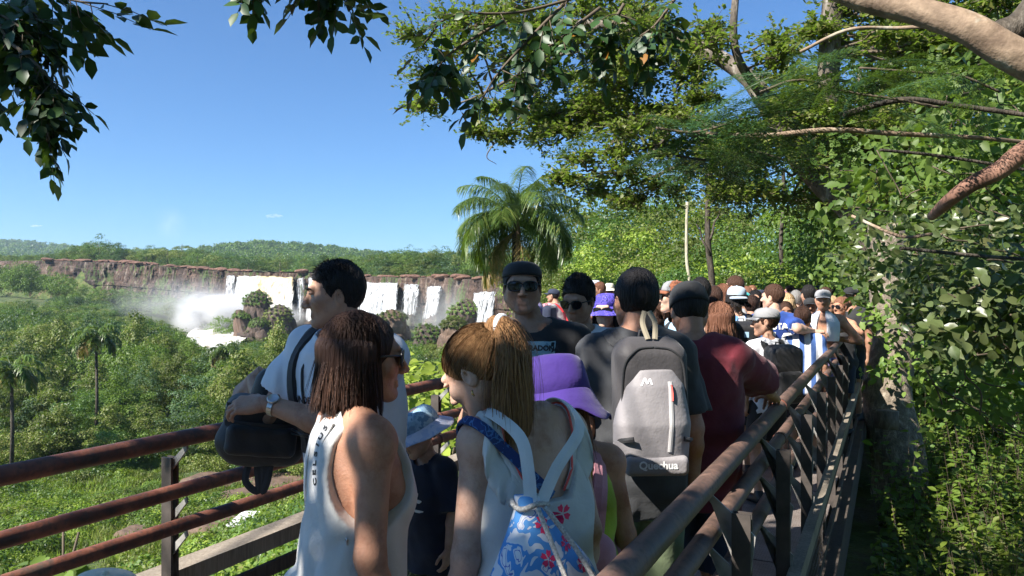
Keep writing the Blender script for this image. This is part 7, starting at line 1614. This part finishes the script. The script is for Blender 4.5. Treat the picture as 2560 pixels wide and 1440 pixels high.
for k, pts in enumerate((PP((2700, 370, 4.6), (2450, 345, 4.6), (2250, 335, 4.6), (2080, 325, 4.6), (1900, 340, 4.7), (1720, 335, 4.7)), PP((2650, 300, 4.2), (2400, 265, 4.3), (2250, 250, 4.3), (2100, 290, 4.4)), PP((2400, 60, 4.2), (2250, 70, 4.4), (2120, 75, 4.4), (2000, 130, 4.5)), PP((2600, 430, 4.9), (2350, 390, 5), (2200, 375, 5)), PP((2130, 540, 5.5), (2250, 590, 5.2), (2330, 585, 5)), PP((2250, 620, 4.4), (2450, 640, 4.4), (2600, 650, 4.4)))):
    bough(['long thin bare branch crossing under the mottled bough', 'thin branch below the mottled bough', 'forked twig beside the mottled bough', 'thin dry branch above the pinkish bough', 'yellowish twig at the edge of the broad leaves', 'thin twig among the broad leaves'][k], pts, .011, .020 if k < 2 else .010, M_LICH if k % 2 == 0 else M_BARKD, 10 + k)
# fern-like fronds, dark, near
FR = []
for k in range(3):
    rr_ = np.random.default_rng(200 + k); n = 18; PSf, UPf, NSf, SSf = [], [], [], []
    for i in range(n):
        t = (i + 1) / n; b = np.array([0, t, -.22 * t * t]); w = .42 * math.sin(PI * min(1, t * .9 + .12)) ** .7
        for sg in (-1, 1):
            for j in range(11):
                u_ = (j + 1) / 11; c = b + np.array([sg * w * u_, w * u_ * .45, -.10 * u_ * u_])
                for s2 in (-1, 1): PSf.append(c + rr_.normal(size=3) * .012); UPf.append([sg * .35 + rr_.normal() * .2, .4 + s2 * .9 + rr_.normal() * .25, -.1 + rr_.normal() * .15]); NSf.append([rr_.normal() * .2, rr_.normal() * .2, 1]); SSf.append(.060 * rr_.uniform(.5, 1.2))
    v, f = scatter(LEAF4N, np.array(PSf), rotmats(np.array(NSf), np.array(UPf)), np.array(SSf)); mb = MB(); mb.add(v, f); mb.tube([[0, 0, 0], [0, .5, -.055], [0, 1, -.22]], [.008, .005, .002], 4); FR.append(mb.mesh('frond'))
ML_FERN = m_leaf('feathery_dark_leaf', [(.02, .055, .02), (.03, .075, .025), (.045, .09, .03)], .25, .45)
r = np.random.default_rng(61)
def fernbough(label, spots, size):
    o = np.mean([P(*s) for s in spots], 0); root = empty('feathery_branch', tuple(o), 0, label, 'branch'); mb = MB(); q = np.array([P(*s) for s in spots]) - o; mb.tube(spline(q, 30), .008, 5); mb.build('stem', M_TWIG, root, True)
    q = spline(q, 60)
    for k in range(int(len(spots) * 4.2)):
        c = q[int(r.integers(60))] + r.normal(size=3) * [.10, .18, .05]; d = nrm(r.normal(size=3) * [1, .8, .35] + [-.25, 0, -.45]); me = cm(FR[k % 3], ML_FERN); M_ = rotmats(np.array([[0, 0, 1.0] + r.normal(size=3) * .35]), np.array([d]))[0]; s = size * r.uniform(.7, 1.2)
        ob = bpy.data.objects.new('frond', me); C.objects.link(ob); ob.parent = root; ob.matrix_local = Matrix([[*(M_[i] * s), c[i]] for i in range(3)] + [[0, 0, 0, 1]])
fernbough('dark feathery foliage hanging in the upper centre right, left part', [(1640, 320, 4.4), (1740, 330, 4.4), (1850, 300, 4.4), (1950, 280, 4.4)], .40)
fernbough('dark feathery foliage in front of the leaning trunk', [(1900, 230, 4.2), (2000, 200, 4.2), (2120, 230, 4.2), (2250, 250, 4.2), (2350, 270, 4.2)], .38)
fernbough('dark hanging feathery foliage above the pale trunk', [(1690, 390, 4.8), (1780, 400, 4.8), (1880, 380, 4.8), (1960, 400, 4.8)], .36)
fernbough('feathery foliage below the mottled bough', [(2150, 170, 4.6), (2280, 180, 4.6), (2400, 190, 4.6), (2500, 230, 4.6)], .38)
# broad-leaved shrub masses at the right
def mass(name, label, boxes, n, size, mat, k, r, cat='shrub', cap_=300, group=None, up=(0, 0, -.3), nbias=(-.5, -.7, .6), leaf=LEAF8):
    """boxes: (px0,px1,py0,py1,Y0,Y1)"""
    L = []
    for i in range(n):
        b = boxes[int(r.integers(len(boxes)))]; q = P(r.uniform(b[0], b[1]), r.uniform(b[2], b[3]), r.uniform(b[4], b[5])); nd = np.array(nbias) + r.normal(size=3) * .95; u_ = r.normal(size=3) + np.array(up)
        L.append((q, nd, u_, size * r.uniform(.45, 1.35)))
        if r.uniform() < .75:
            for _ in range(3): L.append((q + r.normal(size=3) * size * .8, nd + r.normal(size=3) * .4, r.normal(size=3) + up, size * r.uniform(.6, 1.1)))
    L.sort(key=lambda a: a[0][1]); o = np.mean([a[0] for a in L], 0); root = empty(name, tuple(o), 0, label, cat, group); me = leafmesh(k, mat)
    near = L[:cap_]; rest = L[cap_:]
    for (c, n_, u_, s) in near: put_leaf(root, c - o, n_, u_, s, me)
    if rest:
        v, f = scatter(leaf, np.array([a[0] for a in rest]) - o, rotmats(np.array([a[1] for a in rest]), np.array([a[2] for a in rest])), np.array([a[3] for a in rest])); tag(link('leaves', mesh_np('leaves', v, f, True), mat, root), kind='stuff')
    mb = MB()
    for i in range(60):
        a = L[int(r.integers(len(L)))][0] - o; b = a + np.array([r.uniform(.1, .6), r.uniform(-.2, .5), r.uniform(-.5, .1)]); mb.tube(limb_path(a, b, 4, .12, i), .006, 4)
    tag(mb.build('twigs', M_TWIG, root, True), kind='stuff'); return root
r = np.random.default_rng(71)
ML_BROAD = m_leaf('broad_glossy_leaf', [(.045, .075, .022), (.075, .11, .035), (.13, .155, .06), (.03, .055, .018), (.19, .18, .08)], .25, .35)
mass('broadleaf_shrub', 'broad-leaved shrub with pale shiny leaves filling the right side', [(2110, 2560, 520, 760, 5.2, 7.0), (2250, 2650, 640, 820, 4.4, 5.6), (2330, 2700, 700, 900, 4.2, 5.0)], 1100, .085, ML_BROAD, 1, r)
mass('broadleaf_shrub', 'darker leafy tangle above the pinkish bough at the right edge', [(2080, 2650, 330, 560, 6.5, 9), (2300, 2700, 150, 450, 6, 8.5)], 700, .12, ML_MID, 0, r)
mass('broadleaf_shrub', 'shaded leafy tangle between the trunk and the right edge', [(2300, 2700, 820, 1040, 5.2, 7.5), (2150, 2500, 700, 960, 8.5, 11)], 700, .10, ML_MID, 0, r)
mass('bramble', 'dark leafy screen hanging behind the railing end', [(2050, 2300, 560, 800, 11, 14), (2000, 2200, 480, 700, 14, 17)], 800, .12, ML_MID, 0, r, cap_=120)
# ground cover at lower right
def cover(name, label, n, Y0, Y1, px0, px1, hmax, size, mat, seed, k=0, cap_=300, leaf=LEAF8):
    r = np.random.default_rng(seed); L = []; st = MB()
    while len(L) < n:
        Y = Y0 + (Y1 - Y0) * r.uniform() ** 1.2; px = r.uniform(px0, px1); x = (px - 1280) / FPX * Y; s_ = x * WR[0] + Y * WR[1]
        if s_ < -.1: continue
        g0 = gz(x, Y); h = hmax * r.uniform(.15, 1.0) * (.4 + .6 * r.uniform()); a = r.uniform(0, 6.28); tip = np.array([x + .25 * math.cos(a) * h, Y + .25 * math.sin(a) * h, g0 + h])
        st.tube([[x, Y, g0 - .05], (np.array([x, Y, g0]) + tip) / 2, tip], [.006, .004, .002], 3)
        for j in range(7):
            t = .35 + .65 * j / 6; c = np.array([x, Y, g0]) * (1 - t) + tip * t; b = r.uniform(0, 6.28); u_ = np.array([math.cos(b), math.sin(b), -.1 - .3 * r.uniform()]); L.append((c, np.array([0, 0, 1]) + r.normal(size=3) * .35, u_, size * r.uniform(.6, 1.15)))
    L.sort(key=lambda a: a[0][1]); o = np.array(L[0][0]); root = empty(name, tuple(o), 0, label, 'plants'); me = leafmesh(k, mat)
    for (c, n_, u_, s) in L[:cap_]: put_leaf(root, c - o, n_, u_, s, me)
    R_ = L[cap_:]; v, f = scatter(leaf, np.array([a[0] for a in R_]) - o, rotmats(np.array([a[1] for a in R_]), np.array([a[2] for a in R_])), np.array([a[3] for a in R_])); tag(link('leaves', mesh_np('leaves', v, f, True), mat, root), kind='stuff')
    so = st.build('stems', M_TWIG, root); so.location = tuple(-o); tag(so, kind='stuff'); tag(root, kind='stuff')
    return root
cover('low_plants', 'bright leafy ground plants on the bank right of the railing', 7000, 4.2, 14, 1950, 2750, .75, .105, ML_LIME, 5)
cover('low_plants', 'dark narrow-leaved plants in the shade at the lower right', 5000, 3.4, 12, 1900, 2750, .5, .085, ML_MID, 6)
cover('tall_plants', 'taller leafy stems at the back of the right bank', 5000, 8, 20, 2050, 2700, 1.5, .12, ML_MID, 7, cap_=0)
q = P(2215, 1035, 8.6); MB().tube([[q[0], q[1], q[2] - .16], [q[0] + .01, q[1], q[2] + .04]], [.135, .125], 20).build('tree_stump', M_BARK, None, True); tag(bpy.context.scene.objects['tree_stump'], 'sawn tree stump in the undergrowth beside the walkway', 'stump')
# leafy plants beyond the left railing
r = np.random.default_rng(81)
for i, (px, py, Y, nl, sz, lab) in enumerate(((60, 1330, 7.0, 130, .26, 'big-leaved bush at the lower left corner behind the rails'), (180, 1400, 7.5, 90, .22, 'broad leaves poking up at the very bottom left'), (1060, 930, 13, 240, .30, 'bright large-leaved plant behind the railing post by the boy'), (1120, 900, 15, 240, .28, 'yellow-green leafy shrub behind the rails left of the ponytail'), (960, 880, 18, 200, .30, 'leafy crown behind the sunglasses of the brown-haired woman'), (1030, 1060, 10, 200, .26, 'leafy shrub low behind the blue bucket hat'))):
    c = P(px, py, Y); g0 = gz(c[0], Y); root = empty('leafy_shrub', (c[0], Y, g0), 0, lab, 'shrub'); hh = c[2] - g0; mb = MB()
    for j in range(7): e = np.array([r.normal() * .5, r.normal() * .5, hh * r.uniform(.75, 1.0)]); mb.tube(limb_path([r.normal() * .15, r.normal() * .15, -.3], e, 5, .05, j), np.linspace(.04, .012, 15), 5)
    mb.build('stems', M_TWIG, root, True); me = leafmesh(0 if i < 2 else 2, ML_LIME if i > 1 else ML_MID)
    for j in range(nl):
        a = r.uniform(0, 6.28); e = r.uniform(-.3, 1.2); rad = (1.1 if i > 1 else .7) * r.uniform(.3, 1) ** .5; p_ = np.array([math.cos(a) * math.cos(e) * rad, math.sin(a) * math.cos(e) * rad, hh - .9 + math.sin(e) * rad * .9]); put_leaf(root, p_, np.array([0, -.3, 1]) + r.normal(size=3) * .4, np.array([math.cos(a), math.sin(a), -.4]) + r.normal(size=3) * .3, sz * r.uniform(.6, 1.1), me)
# ------------------------------------------------------------ the shade tree overhead, behind and left of the viewer, out of frame
r = np.random.default_rng(91)
sh = empty('shade_tree', (-6.5, -4.5, gz(-6.5, -4.5)), 0, 'leafy tree overhanging the walkway from the left, just out of view', 'tree'); O = np.array(sh.location)
MB().tube(limb_path([0, 0, 0], [.6, .8, 6.2 - O[2]], 6, .03, 2), np.linspace(.28, .16, 18), 12).build('trunk', M_BARK, sh, True); PS, NS, SS = [], [], []; tw = MB(); hub = np.array([-5.9, -3.7, 6.0])
for k in range(92):
    tx, ty = r.uniform(-1.9, 3.6), r.uniform(-.5, 8.6)               # where on the deck its shade falls
    if tx > .45 * ty + .5 and k <= 80: continue
    dens = 1.0 if ty < 4.8 else .35
    if r.uniform() > dens: continue
    hgt = r.uniform(3.3, 5.6)
    if k > 80: tx, ty = -.75 + r.uniform(-.35, .35), 2.75 + r.uniform(-.5, .4); hgt = 3.6
    c = np.array([tx, ty, 1.2]) + np.array(SUN) / SUN.z * hgt
    if c[1] > 0 and (c[2] - EYE) / c[1] < .50: continue
    tw.tube(limb_path(hub + r.normal(size=3) * .4, c, 6, .05, k), np.linspace(.03, .006, 18), 4); m = int(r.integers(60, 120)); q = r.normal(size=(m, 3)) * r.uniform(.11, .19) * [1, 1, .6]; PS.append(c + q); NS.append(r.normal(size=(m, 3)) * .5 + np.array(SUN)); SS.append(r.uniform(.10, .19, m))
v, f = scatter(LEAF8, np.concatenate(PS) - O, rotmats(np.concatenate(NS)), np.concatenate(SS)); tag(link('crown', mesh_np('crown', v, f), ML_MID, sh), kind='stuff'); o = tw.build('limbs', M_BARK, sh, True); o.location = tuple(-O); tag(o, kind='stuff')
# unseen trees added at the viewer's back and right to block sky light
r = np.random.default_rng(95)
for (bx, by, lab, spots) in ((5.5, -5.0, 'dense tree behind the viewer on the right, out of view', [(2.5, 8, -7, 3, 3.6, 8.5), (1, 7, -8, -4, .5, 5), (.3, 6, -4, 3.5, 5.5, 8.5)]), (-1.0, -9.0, 'dense tree behind the viewer, out of view', [(-2, 5, -9, -5, 1, 7), (2.5, 8, -5, 1.5, 7.5, 10), (-9, -2, -10, -5, -1, 3.6), (-12, -7, -6, -1, -3, 2.6)])):
    rt = empty('shade_tree', (bx, by, gz(bx, by)), 0, lab, 'tree'); O = np.array(rt.location); hub = np.array([bx, by, 4.5]); MB().tube(limb_path([0, 0, 0], hub - O, 6, .03, 2), np.linspace(.26, .16, 18), 12).build('trunk', M_BARK, rt, True); PS, NS, SS = [], [], []; tw = MB()
    for k in range(330):
        b = spots[k % len(spots)]; c = np.array([r.uniform(b[0], b[1]), r.uniform(b[2], b[3]), r.uniform(b[4], b[5])])
        if c[1] > -.3 and (c[2] - EYE) / max(c[1] + .5, .01) < .55: continue
        w_ = c - np.array([0, 2, 1.2]); 
        if np.dot(w_ / np.linalg.norm(w_), np.array(SUN)) > .90: continue
        tw.tube(limb_path(hub + r.normal(size=3) * .4, c, 6, .05, k), np.linspace(.03, .006, 18), 4); m = 46; q = r.normal(size=(m, 3)) * [.42, .42, .30]; PS.append(c + q); NS.append(r.normal(size=(m, 3)) * .6 + [0, 0, 1]); SS.append(r.uniform(.16, .28, m))
    v, f = scatter(LEAF8, np.concatenate(PS) - O, rotmats(np.concatenate(NS)), np.concatenate(SS)); tag(link('crown', mesh_np('crown', v, f), ML_DARK, rt), kind='stuff'); o = tw.build('limbs', M_BARK, rt, True); o.location = tuple(-O); tag(o, kind='stuff')
# ------------------------------------------------------------ air: haze over the whole place, spray at the falls
def vol(name, lo, hi, dens, col, label, noise=None):
    mb = MB().box((np.array(lo) + np.array(hi)) / 2, np.array(hi) - np.array(lo)); M = Mat(name); v = M.n('VolumePrincipled'); v.inputs['Color'].default_value = (*col, 1); v.inputs['Anisotropy'].default_value = .25; v.inputs['Density'].default_value = dens
    M.t.links.new(v.outputs[0], M.out.inputs['Volume']); o = mb.build(name, M.m); tag(o, label, 'air', kind='stuff'); return o, M, v
vol('haze', (-3300, -75, -24), (3300, 4400, 260), .00012, (.62, .78, 1.0), 'thin blue haze in the air over the gorge and the hills')
def puff(px, py, D, rx_, ry_, rz_, dens, label, seed=1):
    c = P(px, py, D); import bmesh
    bm = bmesh.new(); bmesh.ops.create_icosphere(bm, subdivisions=3, radius=1); me = bpy.data.meshes.new('mist'); bm.to_mesh(me); bm.free()
    M = Mat('mist%d' % seed); co = M.co(); ln = M.n('VectorMath', operation='LENGTH'); M.t.links.new(co, ln.inputs[0])
    fall_ = M.math('SUBTRACT', 1.0, ln.outputs['Value'], True); nz = M.noise(1.6, 3, co, .6); d = M.math('MULTIPLY', M.math('MULTIPLY', M.math('POWER', fall_, 1.4), M.ramp(nz, [(.34, (0, 0, 0)), (.62, (1, 1, 1))])), dens)
    v = M.n('VolumePrincipled'); v.inputs['Anisotropy'].default_value = -.1; v.inputs['Color'].default_value = (.98, .985, 1, 1); M.set(v.inputs['Density'], d); M.t.links.new(v.outputs[0], M.out.inputs['Volume'])
    o = link('mist', me, M.m, None, tuple(c)); o.scale = (rx_, ry_, rz_); tag(o, label, 'mist', kind='stuff'); return o
puff(556, 792, 258, 19, 15, 10, 1.6, 'thick white spray boiling at the foot of the widest waterfall', 1)
puff(660, 795, 272, 18, 10, 7, .7, 'white spray along the base of the widest waterfall', 2)
puff(450, 755, 262, 30, 18, 11, .06, 'thin drifting spray left of the widest waterfall', 3)
puff(1120, 790, 205, 16, 18, 11, .06, 'thin spray among the boulders below the right-hand waterfalls', 4)
puff(960, 800, 235, 16, 8, 4, .35, 'spray at the foot of the broad right-hand waterfall', 5)

def cloud(px, py, D, sx, sz, seed, label, col=(1, 1, 1)):
    c = P(px, py, D); f = Field((-1.3, -.8, -.8), (1.3, .8, .8), .06); r = np.random.default_rng(seed)
    for i in range(9): x = r.uniform(-.8, .8); f.add(ell((x, r.uniform(-.3, .3), r.uniform(-.1, .35) * (1 - abs(x))), (r.uniform(.25, .5), .35, r.uniform(.15, .33))), .15)
    v, q = f.poly(); M = Mat('cloud_vapour'); vv = M.n('VolumePrincipled'); vv.inputs['Color'].default_value = (1, 1, 1, 1); nz = M.noise(2.6, 4, M.co(), .65); M.set(vv.inputs['Density'], M.math('MULTIPLY', M.ramp(nz, [(.42, (0, 0, 0)), (.62, (1, 1, 1))]), .010)); M.t.links.new(vv.outputs[0], M.out.inputs['Volume'])
    o = link('cloud', mesh_np('cloud', v, q, True), M.m, None, tuple(c)); o.scale = (sx, sx, sz); tag(o, label, 'cloud', kind='stuff')
cloud(686, 541, 6000, 62, 46, 3, 'tiny white cloud low in the sky over the falls')
cloud(86, 565, 7000, 75, 22, 5, 'faint small cloud low over the far left hills')

puff(425, 560, 900, 22, 20, 26, .012, 'faint column of spray standing in the sky above unseen far falls', 8)
